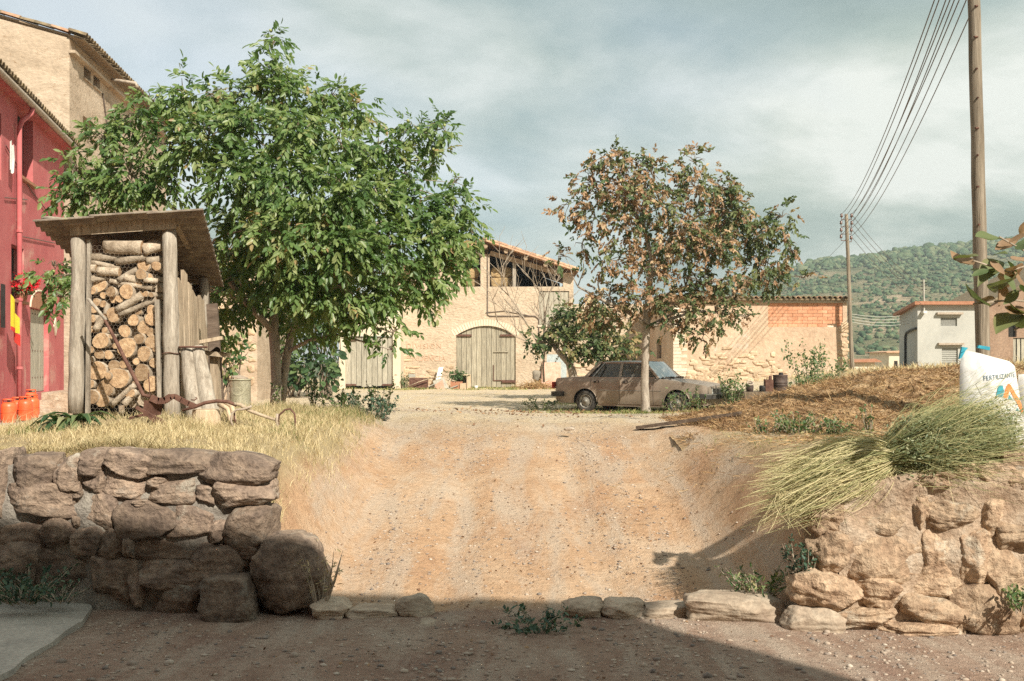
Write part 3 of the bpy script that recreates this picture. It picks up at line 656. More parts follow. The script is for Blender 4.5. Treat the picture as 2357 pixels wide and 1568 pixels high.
def boulder(px0, py0, px1, py1, Y, depth, label, name='boulder', cat='boulder', m='stone_red', seed=5, boxy=.45, group=None):
    a, b = P(px0, py1, Y), P(px1, py0, Y)
    c_ = (a + b) / 2
    me = rock_mesh(name, (b.x - a.x) / 2 * 1.14, depth / 2 * 1.1, (b.z - a.z) / 2 * 1.14, M[m], seed, 4, boxy, .10, 1.5)
    me.transform(Matrix.Translation((0, 0, (b.z - a.z) / 2)))
    return tag(link(name, me, None, V(c_.x, Y + depth / 2, a.z), (0, 0, random.uniform(-.1, .1))), label, cat, group)
boulder(580, 1256, 726, 1400, 8.35, .62, 'big rounded boulder closing the right end of the low stone wall', seed=5, boxy=.6)
boulder(450, 1346, 570, 1458, 8.12, .45, 'dark squarish block standing in front of the low wall beside the big boulder', seed=9, boxy=.6)
KS = [(718, 1392, 795, 1436, 'flat half-buried stone just right of the big boulder'), (803, 1408, 905, 1436, 'thin flat kerb slab left of the round grey stone'), (914, 1384, 987, 1434, 'round grey boulder at the shaded foot of the ramp'),
      (1300, 1392, 1388, 1432, 'leftmost of the three flat kerb stones right of the foreground weed'), (1392, 1394, 1488, 1434, 'middle of the three flat kerb stones right of the foreground weed'), (1490, 1400, 1604, 1436, 'rightmost of the three flat kerb stones, touching the long pale kerb stone'),
      (1604, 1384, 1812, 1450, 'long pale lit kerb stone at the foot of the ramp'), (1824, 1408, 1945, 1470, 'broad buried kerb stone below the corner of the right wall'), (960, 1440, 1000, 1458, 'small dark clod below the round grey boulder')]
for i, (a, b, c_, d, l) in enumerate(KS):
    Yk = (CZ + .80) * F / (d - 10 - HZ) - .05
    boulder(a, b, c_, d, Yk, .30 if i != 6 else .42, l, 'kerb_stone', 'stone', 'kerb', 20 + i * 2.3, .72 if i != 2 else .3, 'stones edging the foot of the ramp')
# ---------------------------------------------------------------- buildings
def xyz(o, d, n, u, w, h):     # point on a facade: origin o, along d, outward n, height h
    return o + d * u + n * w + V(0, 0, h)
def wall_panel(mb, o, d, n, u0, u1, h0, h1, holes, depth=.35, top=None):
    """front face of a wall with rectangular holes whose reveals are built; top(u) may replace h1"""
    us = sorted({u0, u1} | {q for hl in holes for q in (hl[0], hl[1])})
    if top: us = sorted(set(us) | set(np.linspace(u0, u1, 9)))
    hs = sorted({h0, h1} | {q for hl in holes for q in (hl[2], hl[3])})
    for i in range(len(us) - 1):
        for j in range(len(hs) - 1):
            a, b, c_, e = us[i], us[i + 1], hs[j], hs[j + 1]
            mu, mh = (a + b) / 2, (c_ + e) / 2
            if any(x0 < mu < x1 and z0 < mh < z1 for x0, x1, z0, z1 in holes): continue
            ta = tb = e
            if top and j == len(hs) - 2: ta, tb = top(a), top(b)
            mb.add([xyz(o, d, n, a, 0, c_), xyz(o, d, n, b, 0, c_), xyz(o, d, n, b, 0, tb), xyz(o, d, n, a, 0, ta)], [(0, 1, 2, 3)])
    for x0, x1, z0, z1 in holes:
        q = [(x0, z0), (x1, z0), (x1, z1), (x0, z1)]
        for k in range(4):
            (a, b), (c_, e) = q[k], q[(k + 1) % 4]
            mb.add([xyz(o, d, n, a, 0, b), xyz(o, d, n, c_, 0, e), xyz(o, d, n, c_, -depth, e), xyz(o, d, n, a, -depth, b)], [(3, 2, 1, 0)])
def pbox(mb, o, d, n, u0, u1, w0, w1, h0, h1):
    p = [xyz(o, d, n, u, w, h) for h in (h0, h1) for (u, w) in ((u0, w0), (u1, w0), (u1, w1), (u0, w1))]
    return mb.hexa(p)
# one roof tile (half barrel), along +x, 0.42 long
def tile_mesh(mat_, r=0.085, L=0.42):
    mb = MB(); k = 6
    for e, (x, rr) in enumerate(((0, r), (L, r * .82))):
        for i in range(k + 1):
            a = math.pi * i / k; mb.v.append((x, rr * math.cos(a), rr * math.sin(a)))
        for i in range(k + 1):
            a = math.pi * i / k; mb.v.append((x, (rr - .016) * math.cos(a), (rr - .016) * math.sin(a)))
    n = k + 1
    for i in range(k):
        mb.f += [(i, i + 1, 2 * n + i + 1, 2 * n + i), (n + i + 1, n + i, 3 * n + i, 3 * n + i + 1), (i, n + i, n + i + 1, i + 1), (2 * n + i, 2 * n + i + 1, 3 * n + i + 1, 3 * n + i)]
    return mb.mesh('roof_tile', mat_, True)
TILE, TILE_D = tile_mesh(M['tile']), tile_mesh(M['tile_dark'])
def put_tile(parent, p, along, me=TILE, s=1.0):
    d = Vector(along).normalized(); z = V(0, 0, 1) - d * d.z; z.normalize(); y = z.cross(d)
    rot = Matrix((d, y, z)).transposed().to_euler()
    return link('roof_tile', me, parent, Vector(p) - wloc(parent), (rot.x + random.uniform(-.05, .05), rot.y + random.uniform(-.05, .05), rot.z + random.uniform(-.07, .07)), (s, s, s))

# ---- red house: facade along d from the corner towards the camera
RC = V(PX(147, 27.5), 27.5, 0)
rd = V(0.222, -0.975, 0).normalized()
rn = V(0.975, 0.222, 0).normalized()
red = thing('red_house', 'deep red plastered house at the left edge with tiled eave and drainpipe', 'house', RC)
EV = 7.27
def red_u(px):                 # facade distance from the corner that projects to photo column px
    k = (px - CX) / F
    return (k * RC.y - RC.x) / (rd.x - k * rd.y)
def red_h(px, py):
    u = red_u(px); Y = RC.y + rd.y * u
    return PZ(py, Y)
uw1a, uw1b = red_u(76), red_u(40)
uw2a, uw2b = red_u(55), red_u(26)
uda, udb = red_u(112), red_u(70)
holes = [(uw1a, uw1b, red_h(58, 415), red_h(58, 262)), (uw2a, uw2b, red_h(42, 692), red_h(42, 568)), (uda, udb, red_h(92, 903), red_h(92, 712)),
         (red_u(3), red_u(3) + .9, red_h(3, 415), red_h(3, 262))]
mb = MB(); wall_panel(mb, RC, rd, rn, 0, 15, -.3, EV + .1, holes, .22)
# far side wall of the red house (thin return) and back so that it is a closed block
bd = -rn
mb.add([xyz(RC, rd, rn, 0, 0, -.3), xyz(RC, rd, rn, 0, -7, -.3), xyz(RC, rd, rn, 0, -7, EV + 1.9), xyz(RC, rd, rn, 0, 0, EV + .1)], [(0, 1, 2, 3)])
mb.add([xyz(RC, rd, rn, 15, 0, -.3), xyz(RC, rd, rn, 15, -7, -.3), xyz(RC, rd, rn, 15, -7, EV + 1.9), xyz(RC, rd, rn, 15, 0, EV + .1)], [(3, 2, 1, 0)])
mb.part('wall', M['red_plaster'], red)
for h in holes:
    mb = MB(); pbox(mb, RC, rd, rn, h[0] - .05, h[1] + .05, -.5, -.225, h[2] - .05, h[3] + .05); mb.part('dark_room', M['dark_in'], red)
# door of weathered boards with a round fanlight
mb = MB(); du0, du1, dh0, dh1 = holes[2]
pbox(mb, RC, rd, rn, du0, du1, -.18, -.14, dh0, dh1)
door = mb.part('door', M['plank_grey'], red)
for k in range(4):
    mb = MB(); a = lerp(du0, du1, k / 4) + .012; b = lerp(du0, du1, (k + 1) / 4) - .012
    pbox(mb, RC, rd, rn, a, b, -.14, -.115, dh0 + .02, dh1 - .02); mb.part('plank', M['plank_grey'], door)
for f_ in (.18, .5, .94):
    mb = MB(); hh = lerp(dh0, dh1, f_)
    for k in range(7): pbox(mb, RC, rd, rn, lerp(du0, du1, (k + .5) / 7) - .015, lerp(du0, du1, (k + .5) / 7) + .015, -.115, -.10, hh - .012, hh + .012)
    tag(mb.part('stud_row', M['rust'], door), kind='stuff')
mb = MB(); cu = (du0 + du1) / 2; ru = (du1 - du0) / 2
arc = [xyz(RC, rd, rn, cu + ru * math.cos(a), .004, dh1 + ru * .42 * math.sin(a)) for a in np.linspace(0, math.pi, 10)]
mb.prism(arc, rn * .02); mb.part('fanlight', M['terracotta'], red)
mb = MB(); arc2 = [xyz(RC, rd, rn, cu + (ru + .06) * math.cos(a), .004, dh1 + (ru * .42 + .06) * math.sin(a)) for a in np.linspace(0, math.pi, 12)]
mb.tube(arc2, .03, 6); mb.part('arch_trim', M['annex_plaster'], red)
for (h, nm) in ((holes[0], 'sill'), (holes[1], 'sill')):
    mb = MB(); pbox(mb, RC, rd, rn, h[0] - .08, h[1] + .08, -.05, .10, h[2] - .07, h[2]); mb.part('window_sill', M['terracotta'], red)
# steps along the foot of the wall
for k, (w1, h1) in enumerate(((.95, .60), (1.25, .42), (1.6, .22))):
    mb = MB(); pbox(mb, RC, rd, rn, -.1 - .1 * k, 2.6 + .3 * k, 0.0, w1, -.3, h1); mb.part('doorstep', M['mortar_tan'], red)
mb = MB(); pbox(mb, RC, rd, rn, 2.9, 15, 0, 1.1, -.3, .06); mb.part('plinth', M['concrete'], red)
# diamond plaque
uq, hq = red_u(126), red_h(126, 752)
mb = MB(); mb.prism([xyz(RC, rd, rn, uq + a, .003, hq + b) for a, b in ((-.2, 0), (0, -.24), (.2, 0), (0, .24))], rn * .03); mb.part('diamond_plaque', M['annex_plaster'], red)
# cables on the facade
for pts in ([(10, 335), (70, 440), (120, 505), (148, 540), (165, 625)], [(8, 455), (60, 460)], [(50, 545), (124, 560)]):
    mb = MB(); mb.tube([xyz(RC, rd, rn, red_u(a), .03, red_h(a, b)) for a, b in pts], .012, 5); mb.part('cable', M['wire'], red)
# eave, gutter, drainpipe
mb = MB(); pbox(mb, RC, rd, rn, -.1, 15, -.1, .22, EV - .02, EV + .06); roof = mb.part('roof', M['red_plaster'], red)
mb = MB(); q = [xyz(RC, rd, rn, u, w, h) for u in (-.2, 15.1) for (w, h) in ((.27, EV + .07), (-7.2, EV + 2.0), (-7.2, EV + 2.1), (.27, EV + .17))]
mb.hexa([q[0], q[1], q[2], q[3], q[4], q[5], q[6], q[7]]); mb.part('roof_slab', M['tile_dark'], roof)
mb = MB(); mb.tube([xyz(RC, rd, rn, u, .31, EV + .02 - .004 * u) for u in np.linspace(-.1, 15, 20)], .075, 10); mb.part('gutter', M['rust_pale'], red, True)
pu = red_u(34)
mb = MB(); mb.tube([xyz(RC, rd, rn, pu - .3, .30, EV - .06), xyz(RC, rd, rn, pu - .28, .28, EV - .2), xyz(RC, rd, rn, pu - .1, .13, EV - .42), xyz(RC, rd, rn, pu, .10, EV - .6), xyz(RC, rd, rn, pu, .10, 3), xyz(RC, rd, rn, pu, .10, .05)], .055, 10)
pipe = mb.part('drainpipe', M['red_plaster'], red, True)
for h in (1.2, 2.75, 4.3): 
    mb = MB(); mb.tube([xyz(RC, rd, rn, pu, .10, h), xyz(RC, rd, rn, pu, .10, h + .06)], .075, 10); mb.part('pipe_collar', M['red_plaster'], pipe)
sl_ = (rn * -7.7 + V(0, 0, 1.93)).normalized()
for k in range(44):
    u = -.1 + k * .225
    put_tile(roof, xyz(RC, rd, rn, u, .38, EV + .10), sl_, TILE_D, 1.15)
    put_tile(roof, xyz(RC, rd, rn, u, -.02, EV + .20), sl_, TILE_D, 1.15)
# balcony rail at the very edge
mb = MB()
for k in range(4): mb.tube([xyz(RC, rd, rn, red_u(4) + .09 * k, .06, red_h(4, 755)), xyz(RC, rd, rn, red_u(4) + .09 * k, .06, red_h(4, 655))], .012, 5)
mb.part('window_bars', M['black_metal'], red)

# ---- cream house behind: gable towards the camera, long side with the eave to the right
CC = V(PX(160, 27.85), 27.85, 0)
cd = V(-0.10, 0.995, 0).normalized(); cn = V(0.995, 0.10, 0).normalized()
gd, gn_ = V(-0.995, -0.10, 0).normalized(), V(0.10, -0.995, 0).normalized()
EH = PZ(88, 27.85)
cream = thing('cream_house', 'tall rough cream plastered house with tiled eave behind the red house', 'house', CC)
def cr_u(px): k = (px - CX) / F; return (k * CC.y - CC.x) / (cd.x - k * cd.y)
def cr_h(px, py): return PZ(py, CC.y + cd.y * cr_u(px))
chol = [(cr_u(193), cr_u(209), cr_h(200, 184), cr_h(200, 150)), (cr_u(215), cr_u(230), cr_h(222, 203), cr_h(222, 172)), (cr_u(191), cr_u(220), cr_h(205, 312), cr_h(205, 276))]
mb = MB(); wall_panel(mb, CC, cd, cn, 0, 11, -.3, EH, chol, .4)
gt = lambda u: EH + .255 * u
wall_panel(mb, CC, gd, gn_, 0, 7, -.3, EH + .1, [], top=gt)
mb.add([xyz(CC, cd, cn, 11, 0, -.3), xyz(CC, cd, cn, 11, -7, -.3), xyz(CC, cd, cn, 11, -7, EH + 2.1), xyz(CC, cd, cn, 11, 0, EH)], [(0, 1, 2, 3)])
mb.part('wall', M['cream_plaster'], cream)
for h in chol:
    mb = MB(); pbox(mb, CC, cd, cn, h[0] - .05, h[1] + .05, -.7, -.41, h[2] - .05, h[3] + .05); mb.part('dark_room', M['dark_in'], cream)
for h in chol:
    mb = MB(); pbox(mb, CC, cd, cn, h[0] - .04, h[1] + .04, -.06, .05, h[2] - .05, h[2] - .002); mb.part('window_sill', M['cream_plaster'], cream)
mb = MB(); pbox(mb, CC, cd, cn, -.05, 11, .002, .17, EH - .42, EH - .34); mb.part('cornice', M['cream_plaster'], cream)
CO = .40                       # eave overhang
mb = MB()
q = [xyz(CC, cd, cn, u, w, h) for u in (-.03, 11.1) for (w, h) in ((CO, EH - .05), (-3.6, EH + 1.0), (-3.6, EH + 1.05), (CO, EH + .0))]
mb.hexa(q); croof = mb.part('roof', M['beam'], cream)
sl_ = (cn * -4.0 + V(0, 0, 1.05)).normalized()
for k in range(48):
    put_tile(croof, xyz(CC, cd, cn, -.1 + k * .232, CO + .10, EH + .03), sl_, TILE_D, 1.2)
for k in range(9):             # tiles lying along the gable verge
    w = CO + .05 - k * .44
    put_tile(croof, xyz(CC, cd, cn, -.02, w, EH + .03 + (CO - w) * .2625), sl_, TILE if k % 3 == 1 else TILE_D, 1.2)
mb = MB(); a = xyz(CC, cd, cn, cr_u(240), .2, cr_h(240, 183)); b = a + V(.75, .05, -.10)
mb.tube([a, b, b + V(.06, 0, -.14)], .055, 8); mb.part('rain_spout', M['rust_pale'], cream, True)
mb = MB(); mb.tube([xyz(CC, cd, cn, cr_u(235), .02, cr_h(235, 215)), xyz(CC, cd, cn, cr_u(250), .02, cr_h(250, 330))], .03, 6); mb.part('cable', M['wire'], cream)
# brick quoin strip at the corner, low down
mb = MB()
for k in range(40): 
    h = .2 + k * .075; mb_w = .05 if k % 2 else .0
    pbox(mb, CC, cd, cn, .005, .25 + mb_w, .001, .03 + .008 * (k % 3), h, h + .06)
o = mb.part('brick_quoin', M['cream_plaster'], cream); tag(o, kind='stuff')

# ---- stone outbuilding glimpsed left of the walnut trunk
SC = V(PX(488, 33), 33, 0)
st = thing('stone_outbuilding', 'rough stone outbuilding with tiled roof glimpsed between woodshed and green tree', 'building', SC)
sx1 = PX(592, 33)
mb = MB(); mb.hexa([V(SC.x - 2.5, 33, -.3), V(sx1, 33, -.3), V(sx1, 38, -.3), V(SC.x - 2.5, 38, -.3), V(SC.x - 2.5, 33, PZ(545, 33)), V(sx1, 33, PZ(596, 33)), V(sx1, 38, PZ(596, 33)), V(SC.x - 2.5, 38, PZ(545, 33))])
mb.part('wall', M['cream_plaster'], st)
mb = MB(); mb.hexa([V(SC.x - 2.6, 32.8, PZ(545, 33) + .02), V(sx1 + .25, 32.8, PZ(602, 33) + .02), V(sx1 + .25, 38.2, PZ(602, 33) + .02), V(SC.x - 2.6, 38.2, PZ(545, 33) + .02), V(SC.x - 2.6, 32.8, PZ(545, 33) + .1), V(sx1 + .25, 32.8, PZ(602, 33) + .1), V(sx1 + .25, 38.2, PZ(602, 33) + .1), V(SC.x - 2.6, 38.2, PZ(545, 33) + .1)])
rf = mb.part('roof', M['tile'], st)
vd = (V(sx1 + .25, 0, PZ(602, 33)) - V(SC.x - 2.6, 0, PZ(545, 33))); L_ = vd.length; vd.normalize()
for k in range(int(L_ / .4)): put_tile(rf, V(SC.x - 2.6, 32.85, PZ(545, 33) + .12) + vd * (.4 * k), vd, TILE, 1.1)
for k in range(38):
    x, z = random.uniform(SC.x - .2, sx1 - .15), random.uniform(.3, PZ(610, 33))
    w, h = random.uniform(.10, .26), random.uniform(.06, .13)
    o = link('stone', rock_mesh('stone', w, .08, h, M['rubble'], 300 + k, 2, .6, .16), st, V(x, 33.04, z) - wloc(st))

# ---- barn with hay loft
BY = 48.0
bs = F / BY
bx = lambda px: PX(px, BY)
bz = lambda py: PZ(py, BY)
barn = thing('hay_barn', 'tan stone barn with arched plank doors and open hay loft under a tiled gable', 'barn', (bx(1118), BY, 0.1))
o_, dX, nF = V(0, BY, 0), V(1, 0, 0), V(0, -1, 0)
x0, x1, xr = bx(918), bx(1320), bx(1118)
ridge, zl = bz(556), bz(660)
eL, eR = bz(640), bz(622)
dxa, dxb, dzb, dzs, dzt = bx(1050), bx(1187), bz(895), bz(772), bz(750)
sha, shb, shb0, sht = bx(1240), bx(1310), bz(748), bz(670)
mb = MB()
wall_panel(mb, o_, dX, nF, x0, x1, -.2, zl, [(dxa, dxb, -.15, dzt), (sha, shb, shb0, sht)], .30)
# infill above the door springing, leaving a segmental arch
n = 14
xs_ = np.linspace(dxa, dxb, n + 1)
arch = lambda x: dzs + (dzt - dzs) * (1 - ((x - (dxa + dxb) / 2) / ((dxb - dxa) / 2)) ** 2)
for i in range(n):             # spandrels over the segmental arch
    a, b = xs_[i], xs_[i + 1]
    mb.hexa([V(a, BY, arch(a)), V(b, BY, arch(b)), V(b, BY + .3, arch(b)), V(a, BY + .3, arch(a)), V(a, BY, dzt), V(b, BY, dzt), V(b, BY + .3, dzt), V(a, BY + .3, dzt)])
mb.part('wall', M['barn_plaster'], barn)
mb = MB()                      # brick ring over the arch, each brick built
for k in range(26):
    a = lerp(dxa - .05, dxb + .05, k / 25); z = arch(min(max(a, dxa), dxb)); 
    sl2 = -2 * (dzt - dzs) * (a - (dxa + dxb) / 2) / ((dxb - dxa) / 2) ** 2
    up = V(-sl2, 0, 1).normalized(); rt = V(up.z, 0, -up.x)
    c_ = V(a, BY - .012, z) ; p = [c_ + rt * s1 * .05 + up * h + V(0, w, 0) for h in (.0, .30) for (s1, w) in ((-1, 0), (1, 0), (1, .2), (-1, .2))]
    b_ = MB(); b_.hexa(p); b_.part('brick', M['annex_plaster'], barn)
# doors: two leaves made of planks, wicket in the right leaf
dmid = bx(1120)
for side, (a, b) in enumerate(((dxa, dmid), (dmid, dxb))):
    leaf = None; npl = 6
    for k in range(npl):
        pa, pb = lerp(a, b, k / npl) + .008, lerp(a, b, (k + 1) / npl) - .008
        za, zb = arch(pa) - .01, arch(pb) - .01
        yj = BY + .10 + random.uniform(0, .02)
        m_ = MB(); zz0 = dzb + .06 + random.uniform(0, .04)
        p = [V(pa, yj, zz0), V(pb, yj, zz0), V(pb, yj + .05, zz0), V(pa, yj + .05, zz0), V(pa, yj, za), V(pb, yj, zb), V(pb, yj + .05, zb), V(pa, yj + .05, za)]
        m_.hexa(p)
        if leaf is None:
            leaf = MB(); leaf.box((a + .02, BY + .17, dzb + .1), (b - .02, BY + .2, dzs + .1)); leaf = leaf.part('door', M['dark_in'], barn)
        m_.part('plank', M['plank_barn'], leaf)
    m_ = MB(); hz_ = bz(772)
    if side == 0: m_.box((dxa - .06, BY + .02, hz_ - .045), (dxa + .75, BY + .09, hz_ + .045))
    else: m_.box((dxb - .75, BY + .02, hz_ - .045), (dxb + .06, BY + .09, hz_ + .045))
    m_.part('strap_hinge', M['rust'], leaf)
    if side == 1:
        m_ = MB(); wx0, wx1, wz0, wz1 = bx(1136), bx(1187), bz(876), bz(815)
        for q in (((wx0, wz0), (wx1, wz0)), ((wx0, wz0), (wx0, bz(840)))):
            m_.beam(V(q[0][0], BY + .085, q[0][1]), V(q[1][0], BY + .085, q[1][1]), .03, .04)
        m_.part('wicket_frame', M['rust'], leaf)
        m_ = MB(); m_.box((bx(1155), BY + .02, bz(881)), (dxb + .02, BY + .09, bz(877))); m_.part('strap_hinge', M['rust'], leaf)
        m_ = MB(); m_.box((bx(1136), BY + .05, bz(811)), (bx(1170), BY + .09, bz(809))); m_.part('batten', M['plank_barn'], leaf)
# loft shutter
for k in range(6):
    m_ = MB(); pa, pb = lerp(sha, shb, k / 6) + .01, lerp(sha, shb, (k + 1) / 6) - .01
    m_.box((pa, BY + .06, shb0 + .02), (pb, BY + .1, sht - .02))
    m_.part('plank', M['plank_grey'], barn)
m_ = MB(); m_.box((sha - .06, BY - .06, shb0 - .10), (shb + .06, BY + .05, shb0 + .0)); m_.part('window_sill', M['quoin'], barn)
# loft: brick pier, posts, rafters
pier0, pier1 = bx(1106), bx(1127)
m_ = MB(); m_.box((pier0, BY, zl + .002), (pier1, BY + .45, bz(585))); m_.part('pier', M['barn_plaster'], barn)
m_ = MB(); m_.box((x0, BY + .001, zl), (bx(1068), BY + .4, bz(620))); m_.part('wall_end', M['barn_plaster'], barn)
m_ = MB(); m_.box((bx(1296), BY + .001, zl + .001), (x1, BY + .4, bz(628))); m_.part('wall_end', M['barn_plaster'], barn)
for px in (1180,):
    m_ = MB(); m_.box((bx(px), BY + .1, zl), (bx(px + 8), BY + .3, bz(598))); m_.part('post', M['post'], barn)
for (pa, pb) in (((1104, 586), (900, 655)), ((1128, 582), (1322, 640))):
    m_ = MB(); m_.beam(V(bx(pa[0]), BY + .15, bz(pa[1])), V(bx(pb[0]), BY + .15, bz(pb[1])), .25, .22); m_.part('rafter', M['beam'], barn)
for px, py in ((1060, 597), (1118, 574), (1165, 585), (1210, 601), (1255, 616), (1010, 615), (960, 632)):
    m_ = MB(); m_.tube([V(bx(px), BY - .45, bz(py) + .10), V(bx(px), BY + 7, bz(py) + .10)], .11, 8); m_.part('purlin', M['beam'], barn)
rA, rB = V(bx(885), 0, bz(640)), V(bx(1330), 0, bz(628))
rT = V(xr, 0, bz(558))
for e in (rA, rB):
    m_ = MB(); m_.hexa([V(q.x, y, q.z + h) for h in (.0, .09) for (q, y) in ((rT, BY - .6), (e, BY - .6), (e, BY + 8), (rT, BY + 8))])
    r_ = m_.part('roof', M['tile'], barn)
    dv = (rT - e); L_ = dv.length; dv.normalize()
    for row in range(2):
        for k in range(int(L_ / .36)):
            put_tile(r_, V(e.x, BY - .52 + row * .24, e.z + .10) + dv * (.36 * k), dv, TILE, 1.15)
m_ = MB(); m_.lathe([(.0, -.5), (.13, -.5), (.12, .4), (.0, .4)], 10, Matrix.Translation((xr, BY - .2, rT.z + .12)) @ Matrix.Rotation(R(90), 4, 'X')); m_.part('ridge_tile', M['tile'], barn, True)
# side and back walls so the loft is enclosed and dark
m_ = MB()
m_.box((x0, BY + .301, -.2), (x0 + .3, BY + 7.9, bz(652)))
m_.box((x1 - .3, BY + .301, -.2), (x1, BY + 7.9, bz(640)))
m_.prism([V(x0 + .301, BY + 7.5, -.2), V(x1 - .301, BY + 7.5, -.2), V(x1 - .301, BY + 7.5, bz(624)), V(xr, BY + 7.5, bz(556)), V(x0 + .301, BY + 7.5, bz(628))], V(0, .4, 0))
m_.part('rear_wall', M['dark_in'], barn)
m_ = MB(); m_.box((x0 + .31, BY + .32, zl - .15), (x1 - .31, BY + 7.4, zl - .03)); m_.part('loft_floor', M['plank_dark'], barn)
m_ = MB(); pts = [(1122, 575), (1122, 725), (1128, 728), (1232, 728), (1240, 735), (1240, 790)]
m_.tube([V(bx(a), BY - .03, bz(b)) for a, b in pts], .025, 6); m_.part('cable', M['wire'], barn)
m_ = MB(); m_.tube([V(bx(1118), BY - .03, bz(720)), V(bx(1160), BY - .03, bz(716)), V(bx(1235), BY - .03, bz(730))], .018, 5); m_.part('cable', M['wire'], barn)
# exposed stones in the base of the barn wall
for k in range(120):
    while True:
        x = random.uniform(x0 + .2, bx(1470)); z = abs(random.gauss(0, .55)) + .12
        if not (dxa - .3 < x < dxb + .3): break
    o = link('stone', rock_mesh('stone', random.uniform(.10, .26), .07, random.uniform(.05, .12), M['rubble'], 400 + k, 2, .6, .16), barn, V(x, BY + .035, z) - wloc(barn))
# faded painted lettering on the wall
def lettering(txt, mat_, size, name, parent, loc, rot, ext=.002, spacing=1.0, font_shear=0):
    cu_ = bpy.data.curves.new(name, 'FONT'); cu_.body = txt; cu_.size = size; cu_.extrude = ext; cu_.space_character = spacing; cu_.align_x = 'CENTER'; cu_.shear = font_shear
    ob = bpy.data.objects.new(name, cu_); COL.objects.link(ob)
    dg = bpy.context.evaluated_depsgraph_get(); dg.update()
    me = bpy.data.meshes.new_from_object(ob.evaluated_get(dg)); bpy.data.objects.remove(ob)
    me.materials.clear(); me.materials.append(mat_); me.name = name
    return link(name, me, parent, loc, rot)
bl = wloc(barn)
lettering('DIVISION', M['wall_paint'], .34, 'lettering', barn, V(bx(976), BY - .014, bz(802)) - bl, (R(90), 0, 0), .006, 1.25)
lettering('INTENDENCIA', M['wall_paint'], .38, 'lettering', barn, V(bx(969), BY - .014, bz(831)) - bl, (R(90), 0, 0), .006, .95)
# low wall linking the barn with the brick barn
m_ = MB(); m_.box((x1 + .002, BY + .02, -.2), (bx(1560), BY + .5, bz(700)))
m_.part('link_wall', M['barn_plaster'], barn)

# hay bales in the loft
for (px0, px1, py0, py1, lab) in ((1069, 1104, 660, 640, 'hay bale low in the loft opening left of the pier'), (1069, 1104, 640, 614, 'hay bale stacked upper left of the loft pier'),
        (1129, 1154, 660, 637, 'lower hay bale right beside the loft pier'), (1155, 1179, 660, 636, 'lower hay bale left of the loft post'), (1129, 1153, 637, 613, 'upper hay bale right beside the loft pier'), (1154, 1179, 636, 612, 'upper hay bale left of the loft post')):
    a, b = V(bx(px0), 0, bz(py0)), V(bx(px1), 0, bz(py1))
    me = rock_mesh('hay_bale', (b.x - a.x) / 2 * 1.0, .35, (b.z - a.z) / 2 * 1.02, M['hay'], px0 + py0, 3, .95, .06, 3)
    tag(link('hay_bale', me, None, V((a.x + b.x) / 2, BY + .85, (a.z + b.z) / 2)), lab, 'hay bale', 'hay bales in the barn loft')

# ---- lean-to annex at the left of the barn
AY = 46.5
ax, az = (lambda p: PX(p, AY)), (lambda p: PZ(p, AY))
an = thing('lean_to_shed', 'cream plastered lean-to with grey plank double gate beside the barn', 'shed', (ax(850), AY, .1))
a0, a1 = ax(781), ax(922); ga_, gb_ = ax(795), ax(904); gz0, gz1 = az(892), az(774)
mb = MB(); wall_panel(mb, V(0, AY, 0), dX, nF, a0, a1, -.2, az(742), [(ga_, gb_, -.15, gz1)], .25, top=lambda u: lerp(az(742), az(698), (u - a0) / (a1 - a0)))
mb.add([(a0, AY, -.2), (a0, AY + 6, -.2), (a0, AY + 6, az(742)), (a0, AY, az(742))], [(3, 2, 1, 0)])
mb.add([(a1, AY, -.2), (a1, AY + 1.6, -.2), (a1, AY + 1.6, az(698)), (a1, AY, az(698))], [(0, 1, 2, 3)])
mb.part('wall', M['annex_plaster'], an)
m_ = MB(); m_.hexa([V(a0 - .25, AY - .25, az(748)), V(a1, AY - .25, az(700)), V(a1, AY + 6.2, az(700)), V(a0 - .25, AY + 6.2, az(748)), V(a0 - .25, AY - .25, az(744)), V(a1, AY - .25, az(696)), V(a1, AY + 6.2, az(696)), V(a0 - .25, AY + 6.2, az(744))])
ar = m_.part('roof', M['tile'], an)
dv = V(a1 - a0 + .25, 0, az(696) - az(744)); L_ = dv.length; dv.normalize()
for k in range(int(L_ / .36)): put_tile(ar, V(a0 - .25, AY - .15, az(744) + .02) + dv * (.36 * k), dv, TILE, 1.15)
m_ = MB(); m_.box((ga_ + .02, AY + .16, gz0 + .1), (gb_ - .02, AY + .19, gz1 - .02)); gate = m_.part('gate', M['dark_in'], an)
for k in range(9):
    pa, pb = lerp(ga_, gb_, k / 9) + .01, lerp(ga_, gb_, (k + 1) / 9) - .01
    m_ = MB(); m_.box((pa, AY + .09 + random.uniform(0, .02), gz0 + random.uniform(.02, .08)), (pb, AY + .14, gz1 - .02)); m_.part('plank', M['plank_grey'], gate)
for (u0_, u1_, zz) in ((ga_ - .06, ga_ + .5, az(782)), (ga_ - .06, ga_ + .5, az(886)), (gb_ - .5, gb_ + .06, az(886))):
    m_ = MB(); m_.box((u0_, AY + .02, zz - .04), (u1_, AY + .085, zz + .04)); m_.part('strap_hinge', M['rust'], gate)

